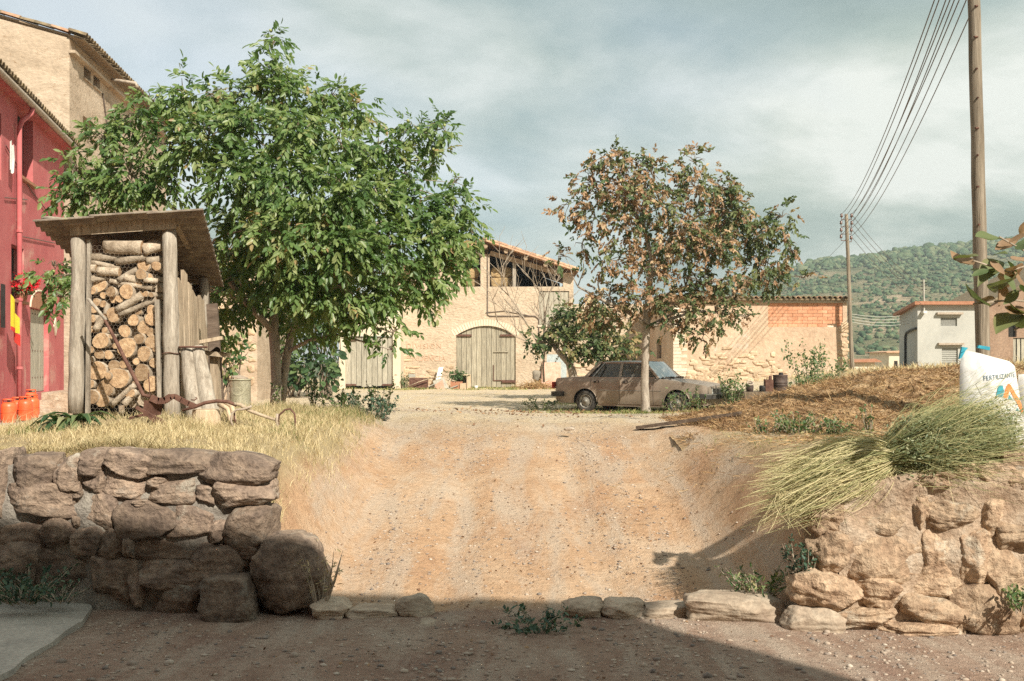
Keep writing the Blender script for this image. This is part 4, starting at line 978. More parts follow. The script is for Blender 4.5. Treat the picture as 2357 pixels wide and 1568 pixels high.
# ---- long brick and plaster barn on the right
KY = 40.0
kx, kz = (lambda p: PX(p, KY)), (lambda p: PZ(p, KY))
kb = thing('brick_barn', 'long tan plastered barn with orange brick panel behind the car', 'barn', (kx(1750), KY, .4))
k0, k1 = kx(1550), kx(1950); ktop = kz(692); kback = 48.4
pan = (kx(1768), kx(1940), kz(753), kz(698))
mb = MB(); wall_panel(mb, V(0, KY, 0), dX, nF, k0, k1, -.3, ktop, [pan], .12)
wl_o = V(k0, KY, 0)
sdir, snor = V(0, 1, 0), V(-1, 0, 0)
win = (3.2, 4.6, kz(830) + .1, kz(785) + .1)
wall_panel(mb, wl_o, sdir, snor, 0, kback - KY, -.3, ktop, [win], .25)
mb.add([(k1, KY, -.3), (k1, kback, -.3), (k1, kback, ktop), (k1, KY, ktop)], [(0, 1, 2, 3)])
mb.part('wall', M['wall_brickish'], kb)
m_ = MB(); m_.box((k0 + .26, KY + win[0] - .1, win[2] - .1), (k0 + .3, KY + win[1] + .1, win[3] + .1)); m_.part('dark_room', M['dark_in'], kb)
m_ = MB()
for k in range(4): z = lerp(win[2], win[3], (k + .5) / 4); m_.box((k0 + .12, KY + win[0], z - .04), (k0 + .16, KY + win[1], z + .04))
m_.part('louvre', M['plank_dark'], kb)
m_ = MB(); m_.box((pan[0], KY + .10, pan[2]), (pan[1], KY + .14, pan[3])); m_.part('brick_bed', M['quoin'], kb)
rows, bw = 7, .40
bh = (pan[3] - pan[2]) / rows
bm = {}
for r_ in range(rows):
    x = pan[0] - (r_ % 2) * bw / 2
    while x < pan[1]:
        xa, xb = max(x + .006, pan[0] + .004), min(x + bw - .006, pan[1] - .004)
        if xb - xa > .05 and not (r_ == 0 and kx(1905) - .1 < (xa + xb) / 2 < kx(1905) + .22):
            m_ = MB(); m_.box((-(xb - xa) / 2, 0, .004), ((xb - xa) / 2, .09, bh - .006))
            key = round(xb - xa, 2)
            if key not in bm: bm[key] = m_.mesh('brick', M['brick'])
            link('brick', bm[key], kb, V((xa + xb) / 2, KY + .02 + random.uniform(-.006, .006), pan[2] + r_ * bh) - wloc(kb))
        x += bw
for k in range(26):            # pale perforated bricks toothed into the corner
    z = .2 + k * .135
    m_ = MB(); m_.box((0, -.012, 0), (.32 if k % 2 else .55, .02, .12)); link('brick', m_.mesh('brick', M['quoin']), kb, V(k0 - .004, KY, z) - wloc(kb))
for k in range(190):           # rubble showing low in the facade and at the right-hand edge
    if k < 165: x = random.uniform(kx(1585), kx(1800)); z = abs(random.gauss(.2, .5)) + .5 - .1 * (x - kx(1585)) / 5
    else: x = kx(random.uniform(1930, 1948)); z = random.uniform(.8, 3)
    link('stone', rock_mesh('stone', random.uniform(.08, .24), .08, random.uniform(.05, .11), M['rubble'], 600 + k, 2, .6, .16), kb, V(x, KY + .04, z) - wloc(kb))
m_ = MB(); m_.hexa([V(k0 - .2, KY - .22, ktop), V(k1 + .15, KY - .22, ktop), V(k1 + .15, kback, ktop + .1), V(k0 - .2, kback, ktop + .1), V(k0 - .2, KY - .22, ktop + .08), V(k1 + .15, KY - .22, ktop + .08), V(k1 + .15, kback, ktop + .18), V(k0 - .2, kback, ktop + .18)])
kr = m_.part('roof', M['tile_dark'], kb)
for k in range(int((k1 - k0 + .3) / .21)):
    put_tile(kr, V(k0 - .1 + k * .21, KY - .30, ktop + .075), V(0, 1, .02), TILE if k % 4 == 0 else TILE_D, 1.15)
m_ = MB(); m_.box((pan[0] - .3, KY - .06, kz(697)), (k1 - .02, KY + .05, ktop - .004)); m_.part('lintel', M['concrete'], kb)

# ---- white house
WY = 48.0
wx, wz = (lambda p: PX(p, WY)), (lambda p: PZ(p, WY))
wh = thing('white_house', 'pale grey two storey house with roller shutters right of the far pole', 'house', (wx(2190), WY, 0))
w0, w1, wt = wx(2112), wx(2266), wz(702)
wf1, wf2 = (wx(2165), wx(2203), wz(751), wz(731)), (wx(2168), wx(2205), wz(846), wz(801))
mb = MB(); wall_panel(mb, V(0, WY, 0), dX, nF, w0, w1, -3, wt, [wf1, wf2], .14)
wb = V(PX(2070, 56), 56, 0)
mb.add([(w0, WY, -3), (wb.x, 56, -3), (wb.x, 56, PZ(728, 56)), (w0, WY, wt)], [(3, 2, 1, 0)])
mb.add([(w1, WY, -3), (w1, 56, -3), (w1, 56, PZ(728, 56)), (w1, WY, wt)], [(0, 1, 2, 3)])
mb.part('wall', M['white_plaster'], wh)
for h in (wf1, wf2):
    sh = MB(); sh.box((h[0], WY + .10, h[2]), (h[1], WY + .13, h[3])); so = sh.part('shutter', M['shutter'], wh)
    for k in range(9):
        z = lerp(h[2], h[3], (k + .5) / 9); m_ = MB(); m_.box((h[0] + .01, WY + .075, z - .035), (h[1] - .01, WY + .098, z + .03)); m_.part('slat', M['shutter'], so)
    m_ = MB(); m_.box((h[0] - .22, WY - .20, h[3] + .14), (h[1] + .22, WY + .02, h[3] + .24)); m_.part('canopy', M['rust_pale'], wh)
m_ = MB(); m_.hexa([V(w0 - .25, WY - .3, wt), V(w1 + .1, WY - .3, wt), V(w1 + .1, 56.3, PZ(728, 56)), V(wb.x - .25, 56.3, PZ(728, 56)), V(w0 - .25, WY - .3, wt + .16), V(w1 + .1, WY - .3, wt + .16), V(w1 + .1, 56.3, PZ(728, 56) + .16), V(wb.x - .25, 56.3, PZ(728, 56) + .16)])
m_.part('roof', M['terracotta'], wh)
m_ = MB(); m_.tube([V(wx(2125), WY - .1, wz(722)), V(wx(2124), WY - .1, wz(644))], .05, 6); mast = m_.part('aerial_mast', M['galv'], wh)
m_ = MB()
for k in range(3): m_.tube([V(wx(2117), WY - .1, wz(652 + k * 8)), V(wx(2132), WY - .1, wz(650 + k * 8))], .02, 4)
m_.part('aerial', M['black_metal'], mast)
m_ = MB(); m_.box((wx(2120), WY - .3, wz(722)), (wx(2128), WY - .01, wz(716))); m_.part('bracket_box', M['white'], wh)
def side_pt(t, z): return V(lerp(w0, wb.x, t) - .07, lerp(WY, 56, t), z)
m_ = MB(); m_.tube([side_pt(.02, wz(756)), side_pt(.3, wz(757)), side_pt(.5, wz(760)), side_pt(.56, wz(770)), side_pt(.57, -3)], .06, 6); m_.part('drainpipe', M['black_metal'], wh)

# ---- brown gabled house at the right edge
NY = 60.0
qx, qz = (lambda p: PX(p, NY)), (lambda p: PZ(p, NY))
br = thing('brown_house', 'brown plastered gabled house at the right edge behind the near pole', 'house', (qx(2340), NY, 0))
n0, n1 = qx(2262), qx(2500)
bh1, bh2 = (qx(2321), qx(2340), qz(776), qz(742)), (qx(2332), qx(2372), qz(850), qz(764))
mb = MB(); wall_panel(mb, V(0, NY, 0), dX, nF, n0, n1, -2, qz(712), [bh1, (bh2[0], bh2[1], bh2[2], qz(778))], .2, top=lambda u: lerp(qz(712), qz(585), (u - n0) / (n1 - n0)))
mb.add([(n0, NY, -2), (n0, NY + 8, -2), (n0, NY + 8, qz(712)), (n0, NY, qz(712))], [(3, 2, 1, 0)])
mb.part('wall', M['brown_plaster'], br)
m_ = MB()
for h in (bh1, (bh2[0], bh2[1], bh2[2], qz(778))): m_.box((h[0] - .02, NY + .205, h[2] - .02), (h[1] + .02, NY + .25, h[3] + .02))
m_.part('dark_room', M['dark_in'], br)
for k in range(4):
    m_ = MB(); pa = lerp(bh2[0], bh2[1], k / 4); m_.box((pa + .01, NY + .08, bh2[2]), (pa + .2, NY + .12, qz(778) - .02)); m_.part('plank', M['plank_grey'], br)
m_ = MB(); m_.box((bh1[0] - .1, NY - .06, bh1[3]), (bh1[1] + .1, NY + .02, bh1[3] + .14)); m_.part('lintel', M['plank_grey'], br)
m_ = MB(); m_.hexa([V(n0 - .2, NY - .3, qz(712) - .02), V(n1, NY - .3, qz(585)), V(n1, NY + 8, qz(585)), V(n0 - .2, NY + 8, qz(712) - .02), V(n0 - .2, NY - .3, qz(712) + .10), V(n1, NY - .3, qz(585) + .12), V(n1, NY + 8, qz(585) + .12), V(n0 - .2, NY + 8, qz(712) + .10)])
r_ = m_.part('roof', M['tile_dark'], br)
dv = V(n1 - n0 + .2, 0, qz(585) - qz(712) + .02); L_ = dv.length; dv.normalize()
for k in range(int(L_ / .38)): put_tile(r_, V(n0 - .2, NY - .22, qz(712) + .10) + dv * (.38 * k), dv, TILE_D, 1.2)

# ---- small far houses in the dip
def far_house(label, x0, x1, y0, y1, Y, wm, rm):
    t = thing('far_house', label, 'house', (PX((x0 + x1) / 2, Y), Y, -3))
    a, b, zt, zb = PX(x0, Y), PX(x1, Y), PZ(y0, Y), PZ(y1, Y)
    mm = MB(); mm.box((a, Y, -4), (b, Y + 6, zt)); mm.part('wall', wm, t)
    mm = MB(); hgt = (b - a) * .16
    mm.prism([V(a - .4, Y - .4, zt), V(b + .4, Y - .4, zt), V(b + .4, Y - .4, zt + .1), V(lerp(a, b, .95), Y - .4, zt + hgt), V(a - .4, Y - .4, zt + .1)], V(0, 6.8, 0)); mm.part('roof', rm, t)
    w_ = (b - a)
    for k in (.5,):
        mm = MB(); mm.box((a + w_ * (k - .12), Y - .03, zt - 2.6), (a + w_ * (k + .12), Y + .02, zt - .9)); mm.part('window', M['dark_in'], t)
far_house('tiny pale far house tucked against the white house', 2046, 2078, 812, 850, 110, M['annex_plaster'], M['tile'])
far_house('far low building showing only its orange roof beyond the mound', 1962, 2014, 834, 850, 84, M['annex_plaster'], M['terracotta'])

# ---- house across the lane, behind the viewer, that shades the foreground
HTOP, HW, HRZ = 9.5, 24.5, R(-5.5)
hs_ = thing('lane_house', 'tall plastered house across the lane that shades the foreground', 'house', (7.35, -2.1, -.4), HRZ)
mb = MB(); mb.box((-HW, -8, -.3), (0, 0, HTOP)); mb.local('wall', M['brown_plaster'], hs_)
mb = MB(); mb.hexa([V(-HW - .3, .35, HTOP + .002), V(.2, .35, HTOP + .002), V(.2, -8, HTOP + 2), V(-HW - .3, -8, HTOP + 2), V(-HW - .3, .35, HTOP + .15), V(.2, .35, HTOP + .15), V(.2, -8, HTOP + 2.15), V(-HW - .3, -8, HTOP + 2.15)]); mb.local('roof', M['tile'], hs_)
for x in (-20, -15.5, -11.5, -7): 
    mb = MB(); mb.box((x, .003, 4), (x + 1.1, .05, 5.5)); mb.local('window', M['plank_grey'], hs_)
mb = MB(); mb.box((-10.4, .003, 0), (-9, .06, 2.5)); mb.local('door', M['plank_grey'], hs_)
# ---------------------------------------------------------------- woodshed and firewood
SY = 12.4
sp = lambda px, py, dy=0.0: P(px, py, SY + dy)
shed = thing('woodshed', 'rickety log-post woodshed under a corrugated roof, packed with firewood', 'shed', P(285, 965, SY + .6))
def post(p0, p1, r0, r1, nm='post', m='post', n=12, seg=9, wob=.012):
    mb = MB(); pts, rr = [], []
    for i in range(seg + 1):
        t = i / seg; q = Vector(p0).lerp(Vector(p1), t)
        pts.append(q + V(random.uniform(-wob, wob), random.uniform(-wob, wob), 0)); rr.append(lerp(r0, r1, t) * random.uniform(.95, 1.06))
    mb.tube(pts, rr, n, jit=.04); return mb.part(nm, M[m], shed, True)
post(sp(176, 952), sp(181, 548), .095, .085)
pr = post(sp(398, 975), sp(389, 530), .105, .085)
for py in (813, 915):
    mb = MB(); c_ = sp(394 if py < 900 else 397, py); mb.tube([c_ + V(.104 * math.cos(a), .104 * math.sin(a), .008 * math.sin(3 * a)) for a in np.linspace(0, 6.28, 15)], .006, 5); mb.part('wire_tie', M['rust'], pr)
post(P(455, 925, 13.9), P(470, 640, 13.9), .08, .07)
post(P(240, 925, 13.9), P(240, 640, 13.9), .08, .07)
for (a, b, w) in ((202, 206, .045), (369, 362, .05)):
    mb = MB(); mb.beam(sp(a, 955, .02), sp(b, 552 if a < 300 else 690, .02), w, .05, (0, 1, 0)); mb.part('batten', M['post'], shed)
mb = MB(); mb.hexa([sp(162, 543, -.10), sp(405, 527, -.10), sp(405, 527, 0.0), sp(162, 543, 0.0), sp(160, 516, -.10), sp(404, 502, -.10), sp(404, 502, 0.0), sp(160, 516, 0.0)]); mb.part('lintel', M['plank'], shed)
mb = MB(); mb.beam(P(406, 512, SY - .02), P(462, 612, 13.85), .06, .12); mb.part('side_beam', M['plank'], shed)
# roof sheets
FL, FR, BR_, BL_ = P(75, 508, 12.1), P(467, 482, 12.1), P(515, 658, 14.2), P(222, 640, 14.2)
def roof_sheet(u0, u1, dz, name='roof_sheet'):
    mb = MB(); nu, nv = 8, 96
    def top_(u, v, th=0.0):
        uu_ = lerp(u0, u1, u)
        p = FL.lerp(FR, uu_).lerp(BL_.lerp(BR_, uu_), v)
        return p + V(0, 0, .026 * math.sin(v * 2 * math.pi * 14) + dz - th + .03 * math.sin(uu_ * 3.1) * v)
    mb.grid(lambda u, v: top_(u, v), nu, nv); mb.grid(lambda u, v: top_(1 - u, v, .012), nu, nv)
    mb.grid(lambda u, v: top_(u, 0, .012 * (1 - v)), nu, 1); mb.grid(lambda u, v: top_(0, 1 - u, .012 * (1 - v)), nv, 1); mb.grid(lambda u, v: top_(1, u, .012 * (1 - v)), nv, 1)
    return mb.part(name, M['asbestos'], shed, True)
roof_sheet(0, .36, 0); roof_sheet(.33, .70, .016); roof_sheet(.67, 1, .004)
for (u, v) in ((.1, .12), (.36, .3), (.5, .12), (.8, .25)):
    p = FL.lerp(FR, u).lerp(BL_.lerp(BR_, u), v)
    tag(link('roof_stone', rock_mesh('roof_stone', .17, .11, .05, M['slate'], 44 + u * 9, 2, .6, .12), None, p + V(0, 0, .075), (0, 0, u * 5)), 
        {.1: 'flat stone weighing the left end of the woodshed roof', .36: 'largest flat slab lying mid way on the woodshed roof', .5: 'small flat stone near the front edge of the woodshed roof', .8: 'flat stone on the right part of the woodshed roof'}[u], 'stone', 'stones on the woodshed roof')
# side boards, outside the right posts
bd_ = [(412, 640, 960, .0), (423, 622, 955, .3), (434, 650, 950, .5), (444, 668, 945, .7), (453, 683, 940, .9), (461, 680, 930, 1.15), (468, 690, 925, 1.35)]
for i, (px, t_, b_, dy) in enumerate(bd_):
    mb = MB(); Yb = SY + .1 + dy; a, b = P(px + 6, b_, Yb), P(px, t_, Yb)
    mb.hexa([a + V(-.02, -.07, 0), a + V(.02, -.07, 0), a + V(.02, .09, 0), a + V(-.02, .09, 0), b + V(-.02, -.06, 0), b + V(.02, -.06, 0), b + V(.02, .08, random.uniform(-.1, 0)), b + V(-.02, .08, 0)])
    mb.part('side_board', M['plank'], shed)
# back boards and left boards
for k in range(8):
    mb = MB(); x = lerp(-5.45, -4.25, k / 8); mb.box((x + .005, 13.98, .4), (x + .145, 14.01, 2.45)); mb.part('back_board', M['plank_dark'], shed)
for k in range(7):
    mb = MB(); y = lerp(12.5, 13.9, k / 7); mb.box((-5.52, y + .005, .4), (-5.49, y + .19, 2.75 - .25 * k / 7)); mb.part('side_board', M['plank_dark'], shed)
# chicken wire across the front: too fine to pick apart
mb = MB(); xa, xb = sp(206, 0).x, sp(364, 0).x; z0_, z1_ = sp(0, 950).z, sp(0, 560).z; hs = .030
yy = SY - .015; k = 0; z = z0_
while z < z1_:
    x = xa + (k % 2) * hs * .866; 
    while x < xb:
        yw = yy + .012 * math.sin(x * 9 + z * 3)
        for (dx, dz_) in ((0, -hs), (hs * .866, hs * .5), (-hs * .866, hs * .5)):
            n_ = V(-dz_, 0, dx).normalized() * .0006; a = V(x, yw, z); b = V(x + dx, yw, z + dz_)
            mb.add([a - n_, a + n_, b + n_, b - n_], [(0, 1, 2, 3)])
        x += hs * 1.732
    z += hs * 1.5; k += 1
tag(mb.part('wire_mesh', M['rust_pale'], shed), kind='stuff')

# firewood: every piece is an object
z2 = lambda x, y: (x / 2.6966, y / 2.6966 + 440)
ENDS = [(895, 460, 42), (970, 462, 30), (880, 517, 34), (620, 580, 46), (692, 625, 31), (575, 620, 22), (640, 648, 20), (780, 622, 46), (705, 668, 28), (740, 670, 24), (928, 535, 20), (937, 642, 16), (905, 640, 18),
        (575, 735, 25), (700, 770, 45), (942, 797, 40), (940, 738, 30), (825, 800, 36), (590, 845, 36), (650, 865, 21), (692, 902, 17), (770, 868, 39), (888, 850, 40), (937, 876, 29), (625, 930, 50), (860, 915, 34), (935, 935, 42),
        (780, 975, 62), (895, 1010, 46), (845, 1057, 22), (675, 1020, 28), (615, 1012, 32), (597, 1110, 62), (710, 1080, 36), (770, 1076, 28), (735, 1162, 66), (885, 1130, 52), (962, 1070, 32), (672, 1145, 22), (660, 1222, 56),
        (565, 1272, 46), (945, 1200, 52), (640, 1302, 42), (972, 980, 24), (565, 1195, 26), (800, 1250, 34), (720, 960, 20), (565, 985, 22), (840, 1200, 24), (560, 1045, 22), (570, 790, 24), (860, 745, 22), (600, 690, 24), (860, 580, 22), (640, 700, 22)]
SIDES = [(655, 335, 885, 352, 44), (885, 368, 1005, 335, 40), (558, 412, 762, 408, 24), (722, 436, 905, 412, 26), (905, 432, 1000, 422, 20), (558, 437, 742, 482, 16), (608, 492, 742, 506, 30), (558, 482, 602, 478, 26),
         (735, 556, 856, 488, 20), (680, 560, 946, 600, 15), (890, 548, 978, 562, 17), (728, 738, 882, 640, 26), (740, 768, 972, 672, 18), (590, 862, 645, 770, 22), (690, 1332, 842, 1198, 19), (765, 1325, 852, 1240, 22), (655, 770, 672, 690, 18),
         (560, 545, 690, 535, 20), (770, 530, 870, 560, 22)]
def rowword(py):
    return ['just under the lintel', 'in the top tier', 'in the upper tier', 'in the upper middle tier', 'in the middle tier', 'in the lower middle tier', 'in the lower tier', 'in the bottom tier'][min(7, max(0, int((py - 270) / 140)))]
def sideword(px): return ['against the left batten', 'left of centre', 'near the centre', 'right of centre', 'against the right batten'][min(4, max(0, int((px - 550) / 88)))]
seen = {}
def logname(kind, px, py, r):
    sz = 'thick' if r > 44 else 'medium' if r > 28 else 'thin'
    l = f'{sz} {kind} {rowword(py)}, {sideword(px)}'
    seen[l] = seen.get(l, 0) + 1
    if seen[l] > 1: l += [' beside it', ', part hidden', ', lowest one'][min(2, seen[l] - 2)]
    return l
def log_mesh(L, r, seed, n=14):
    rr = np.random.default_rng(seed); mb = MB(); ph = rr.uniform(0, 6, 3)
    pts = [V(0, L * t, r * .12 * math.sin(3 * t + ph[0])) for t in np.linspace(0, 1, 6)]
    b = 0
    for i, p in enumerate(pts):
        for k in range(n):
            a = 2 * math.pi * k / n; q = r * (1 + .07 * math.sin(2 * a + ph[1]) + .05 * math.sin(3 * a + ph[2]) + rr.uniform(-.02, .02))
            mb.v.append((p.x + q * math.cos(a), p.y, p.z + q * math.sin(a)))
    for i in range(5):
        for k in range(n): mb.f.append((i * n + k, i * n + (k + 1) % n, (i + 1) * n + (k + 1) % n, (i + 1) * n + k))
    ends = []
    for e, fl in ((0, False), (5, True)):
        ring = [mb.v[e * n + k] for k in range(n)]; c_ = Vector(pts[e]); 
        ins = [tuple(c_ + (Vector(q) - c_) * .97 + V(0, -.004 if e == 0 else .004, 0)) for q in ring]
        em = MB(); em.add(ins, [tuple(range(n)) if fl else tuple(reversed(range(n)))]); ends.append(em)
        mb.f.append(tuple(e * n + k for k in (range(n) if fl else reversed(range(n)))))
    return mb, ends
sc2 = SY / F / 2.6966
for i, (x, y, r) in enumerate(ENDS):
    px, py = z2(x, y); p = sp(px, py, random.uniform(.03, .12)); L = random.uniform(.75, 1.05)
    b_, e_ = log_mesh(L, r * sc2, i + 10)
    o = tag(link('firewood_log', b_.mesh('firewood_log', M['log_bark'], True), None, p, (random.uniform(-.05, .05), random.uniform(0, 6), random.uniform(-.09, .09))), logname('end-on firewood log', x, y, r), 'log', 'firewood in the woodshed')
    for e2 in e_: e2.local('cut_end', M['log_end'], o)
for i, (xa_, ya_, xb_, yb_, r) in enumerate(SIDES):
    a, b = sp(*z2(xa_, ya_), .05), sp(*z2(xb_, yb_), .05 + random.uniform(-.02, .12))
    L = (b - a).length; b_, e_ = log_mesh(L, r * sc2, i + 200)
    q = (b - a).to_track_quat('Y', 'Z')
    o = tag(link('firewood_log', b_.mesh('firewood_log', M['log_bark'], True), None, a, q.to_euler()), logname('firewood pole lying crosswise' if r < 24 else 'firewood log lying crosswise', (xa_ + xb_) / 2, (ya_ + yb_) / 2, r), 'log', 'firewood in the woodshed')
    for e2 in e_: e2.local('cut_end', M['log_end'], o)
# the stack deeper inside, seen only through the gaps
mb = MB()
for k in range(120):
    px, py = z2(random.uniform(575, 965), random.uniform(440, 1330)); p = sp(px, py, random.uniform(.2, .3)); r = random.uniform(.045, .085)
    mb.tube([p, p + V(random.uniform(-.05, .05), .7, 0)], r, 8)
tag(mb.top('inner_stack', M['log_bark'], P(285, 960, SY + .5), 'dim firewood deeper inside the stack behind the front logs', 'firewood', kind='stuff'))

# ---------------------------------------------------------------- things around the shed
# broad half trunk leaning on the side, with iron hoop
tr_ = thing('split_trunk', 'broad weathered split trunk bound by an iron hoop, leaning on the woodshed', 'trunk', P(462, 970, 12.2))
for (pa, pb, r0, r1) in (((455, 975), (432, 802), .135, .085), ((487, 972), (455, 798), .125, .075)):
    mb = MB(); a, b = P(pa[0], pa[1], 12.25), P(pb[0], pb[1], 12.4); pts = [a.lerp(b, t) + V(random.uniform(-.01, .01), 0, 0) for t in np.linspace(0, 1, 8)]
    mb.tube(pts, list(np.linspace(r0, r1, 8)), 12, jit=.09); mb.part('half_trunk', M['post'], tr_, True)
mb = MB(); c_ = P(444, 801, 12.38); mb.tube([c_ + V(.17 * math.cos(a), .10 * math.sin(a), .01) for a in np.linspace(0, 6.28, 17)], .014, 6); mb.part('iron_hoop', M['rust'], tr_)
def slab(name, label, cat, pts, th, m, vec=None):
    mb = MB(); mb.prism(pts, vec if vec is not None else V(0, 0, th)); c_ = sum((Vector(p) for p in pts), V(0, 0, 0)) / len(pts); return mb.top(name, M[m], c_, label, cat)
# plank props and pieces on the right end
mb = MB(); mb.beam(P(505, 955, 12.9), P(488, 700, 13.1), .14, .05, (0, 1, 0)); mb.top('prop_board', M['plank_dark'], P(505, 955, 12.9), 'dark board propped upright behind the split trunk', 'board')
mb = MB(); mb.beam(P(458, 788, 12.7), P(512, 778, 12.75), .16, .045); mb.top('loose_board', M['plank'], P(485, 785, 12.7), 'short board on top of the scrap pile right of the woodshed', 'board')
mb = MB(); mb.beam(P(470, 812, 12.7), P(527, 818, 12.7), .2, .06); mb.top('loose_board', M['plank'], P(495, 815, 12.7), 'thick board under the bent sheet right of the woodshed', 'board')
mb = MB(); mb.grid(lambda u, v: P(455 + 80 * u, 800 - 6 * math.sin(u * 14) + 8 * u, 12.55 + .45 * v), 24, 2); mb.grid(lambda u, v: P(535 - 80 * u, 800 - 6 * math.sin((1 - u) * 14) + 8 * (1 - u) + 2, 12.55 + .45 * v), 24, 2)
mb.top('bent_sheet', M['asbestos'], P(490, 802, 12.7), 'bent corrugated sheet lying between two boards beside the woodshed', 'sheet', smooth_=True)
mb = MB(); mb.beam(P(500, 955, 12.75), P(494, 822, 12.75), .1, .1)
mb.top('prop_post', M['plank'], P(500, 955, 12.75), 'square post holding up the scrap boards beside the woodshed', 'post')
# chopping stump
mb = MB(); c_ = P(475, 984, 11.7); mb.lathe([(.0, 0), (.17, 0), (.165, .1), (.158, .2), (.15, .215), (0, .215)], 18, Matrix.Translation(c_)); so = mb.top('chopping_stump', M['wood_pale'], c_, 'pale sawn tree stump in dry grass below the split trunk', 'stump', smooth_=False)
# curved sticks behind the stump
for k, (a, b, lab) in enumerate((((505, 930), (532, 975), 'curved yellowish stick between stump and perforated drum'), ((515, 925), (540, 968), 'second curved stick nearer the perforated drum'))):
    mb = MB(); pa, pb = P(a[0], a[1], 12.0), P(b[0], b[1], 11.8); mb.tube([pa, pa.lerp(pb, .4) + V(.05, 0, .03), pb], [.035, .03, .025], 8); mb.top('bent_stick', M['wood_pale'], pb, lab, 'stick', smooth_=True)
# perforated drum
DY_ = 15.0
dc = P(553, 938, DY_); dr_, dh_ = .155, .42
drum = thing('perforated_drum', 'pale perforated metal drum standing near the double trunk', 'drum', dc)
mb = MB(); nseg, nrow = 44, 22
for j in range(nrow):
    for k in range(nseg):
        off = (j % 2) * .5
        a0_, a1_ = 2 * math.pi * (k + off) / nseg, 2 * math.pi * (k + off + 1) / nseg; am = (a0_ + a1_) / 2
        z0_, z1_ = dh_ * j / nrow, dh_ * (j + 1) / nrow
        ring = [(a0_, z0_), (a1_, z0_), (a1_, z1_), (a0_, z1_)]; zc = (z0_ + z1_) / 2; ha, hz2 = (a1_ - a0_) * .27, (z1_ - z0_) * .27
        inn = [(am - ha, zc - hz2), (am + ha, zc - hz2), (am + ha, zc + hz2), (am - ha, zc + hz2)]
        pt = lambda q: dc + V(dr_ * math.cos(q[0]), dr_ * math.sin(q[0]), q[1])
        mb.add([pt(q) for q in ring + inn], [(0, 1, 5, 4), (1, 2, 6, 5), (2, 3, 7, 6), (3, 0, 4, 7)])
mb.part('shell', M['perf'], drum, True)
for z in (0, dh_): 
    mb = MB(); mb.tube([dc + V(dr_ * 1.02 * math.cos(a), dr_ * 1.02 * math.sin(a), z) for a in np.linspace(0, 2 * math.pi, 25)], .012, 6); mb.part('rim', M['perf'], drum, True)
mb = MB(); mb.lathe([(0, .02), (.13, 0), (.13, .02), (0, .05)], 16, Matrix.Translation(dc + V(-.01, 0, dh_ + .02)) @ Matrix.Rotation(.12, 4, 'Y')); mb.part('lid', M['rust_pale'], drum)
# rusty mould-board plough in the grass
PY_ = 11.55
pp = lambda x, y, dy=0.: P(x, y, PY_ + dy)
zc = lambda x, y: ((x / 4.533 + 380) / 1.2728, (y / 4.533 + 1080) / 1.2728)
def pz_(lst, dy=0.): return [pp(*zc(a, b), dy) for a, b in lst]
pl = thing('plough', 'rusty iron plough lying in dry grass, handle leaning across the log stack', 'plough', pp(430, 985))
mb = MB(); mb.tube([pp(203, 688, .35), pp(238, 730, .32), pp(262, 775, .25), pp(288, 828, .15), pp(315, 880, .05), pp(330, 910), pp(345, 913)], [.014, .017, .021, .023, .024, .024, .02], 8); mb.part('handle', M['rust'], pl, True)
mb = MB(); mb.tube([pp(203, 688, .345), pp(244, 737, .31)], [.022, .02], 8); mb.part('wooden_grip', M['post'], pl, True)
mb = MB(); bar = [(280, 385), (380, 430), (470, 425), (540, 375), (600, 370), (680, 415), (780, 465), (860, 500)]
P2 = pz_(bar)
for i in range(len(P2) - 1): mb.beam(P2[i], P2[i + 1] + (P2[i + 1] - P2[i]) * .08, .035, .075 if i < 3 else .06)
mb.part('beam', M['rust'], pl)
mb = MB(); mb.tube(pz_([(700, 555), (860, 510), (1000, 455), (1150, 432), (1300, 440), (1420, 490)]), [.014, .022, .022, .022, .022, .02], 7); mb.part('draw_bar', M['rust'], pl, True)
mb = MB(); mb.tube(pz_([(815, 415), (860, 420), (890, 400), (875, 380)]), .008, 6); mb.part('hook', M['rust'], pl, True)
mb = MB(); mb.tube(pz_([(1390, 470), (1470, 480), (1590, 560), (1750, 620), (1930, 680)]), [.022, .024, .022, .02, .018], 7); mb.part('tow_shaft', M['plank'], pl, True)
mb = MB(); mb.tube(pz_([(1620, 500), (1520, 540), (1420, 545), (1360, 600), (1345, 690), (1390, 830)], -.03), .014, 7); mb.part('swivel_arm', M['rust_pale'], pl, True)
mb = MB(); mb.tube(pz_([(1390, 560), (1390, 660), (1420, 770)], .03), .011, 6); mb.part('swivel_link', M['rust'], pl, True)
mb = MB(); mb.tube(pz_([(1960, 600), (1950, 700), (1985, 860)], -.02), .016, 7); mb.part('stay', M['rust_pale'], pl, True)
mb = MB(); mb.tube(pz_([(2015, 830), (1975, 700), (1985, 620), (2060, 550), (2130, 535), (2190, 600), (2200, 720), (2185, 850)]), .011, 7); mb.part('hoop', M['rust'], pl, True)
q = pz_([(190, 420), (430, 450), (370, 620), (170, 640)], .0); mb = MB(); mb.grid(lambda u, v: (q[0].lerp(q[1], u)).lerp(q[3].lerp(q[2], u), v) + V(0, .10 * math.sin(v * 1.6) * u, 0), 8, 8); mb.grid(lambda u, v: (q[1].lerp(q[0], u)).lerp(q[2].lerp(q[3], u), v) + V(0, .10 * math.sin(v * 1.6) * (1 - u) + .012, 0), 8, 8); mb.part('mouldboard', M['rust'], pl, True)
mb = MB(); s_ = pz_([(90, 515), (280, 620), (480, 720), (620, 800)], -.1); [mb.beam(s_[i], s_[i + 1], .05, .03) for i in range(3)]; mb.part('share', M['rust'], pl)
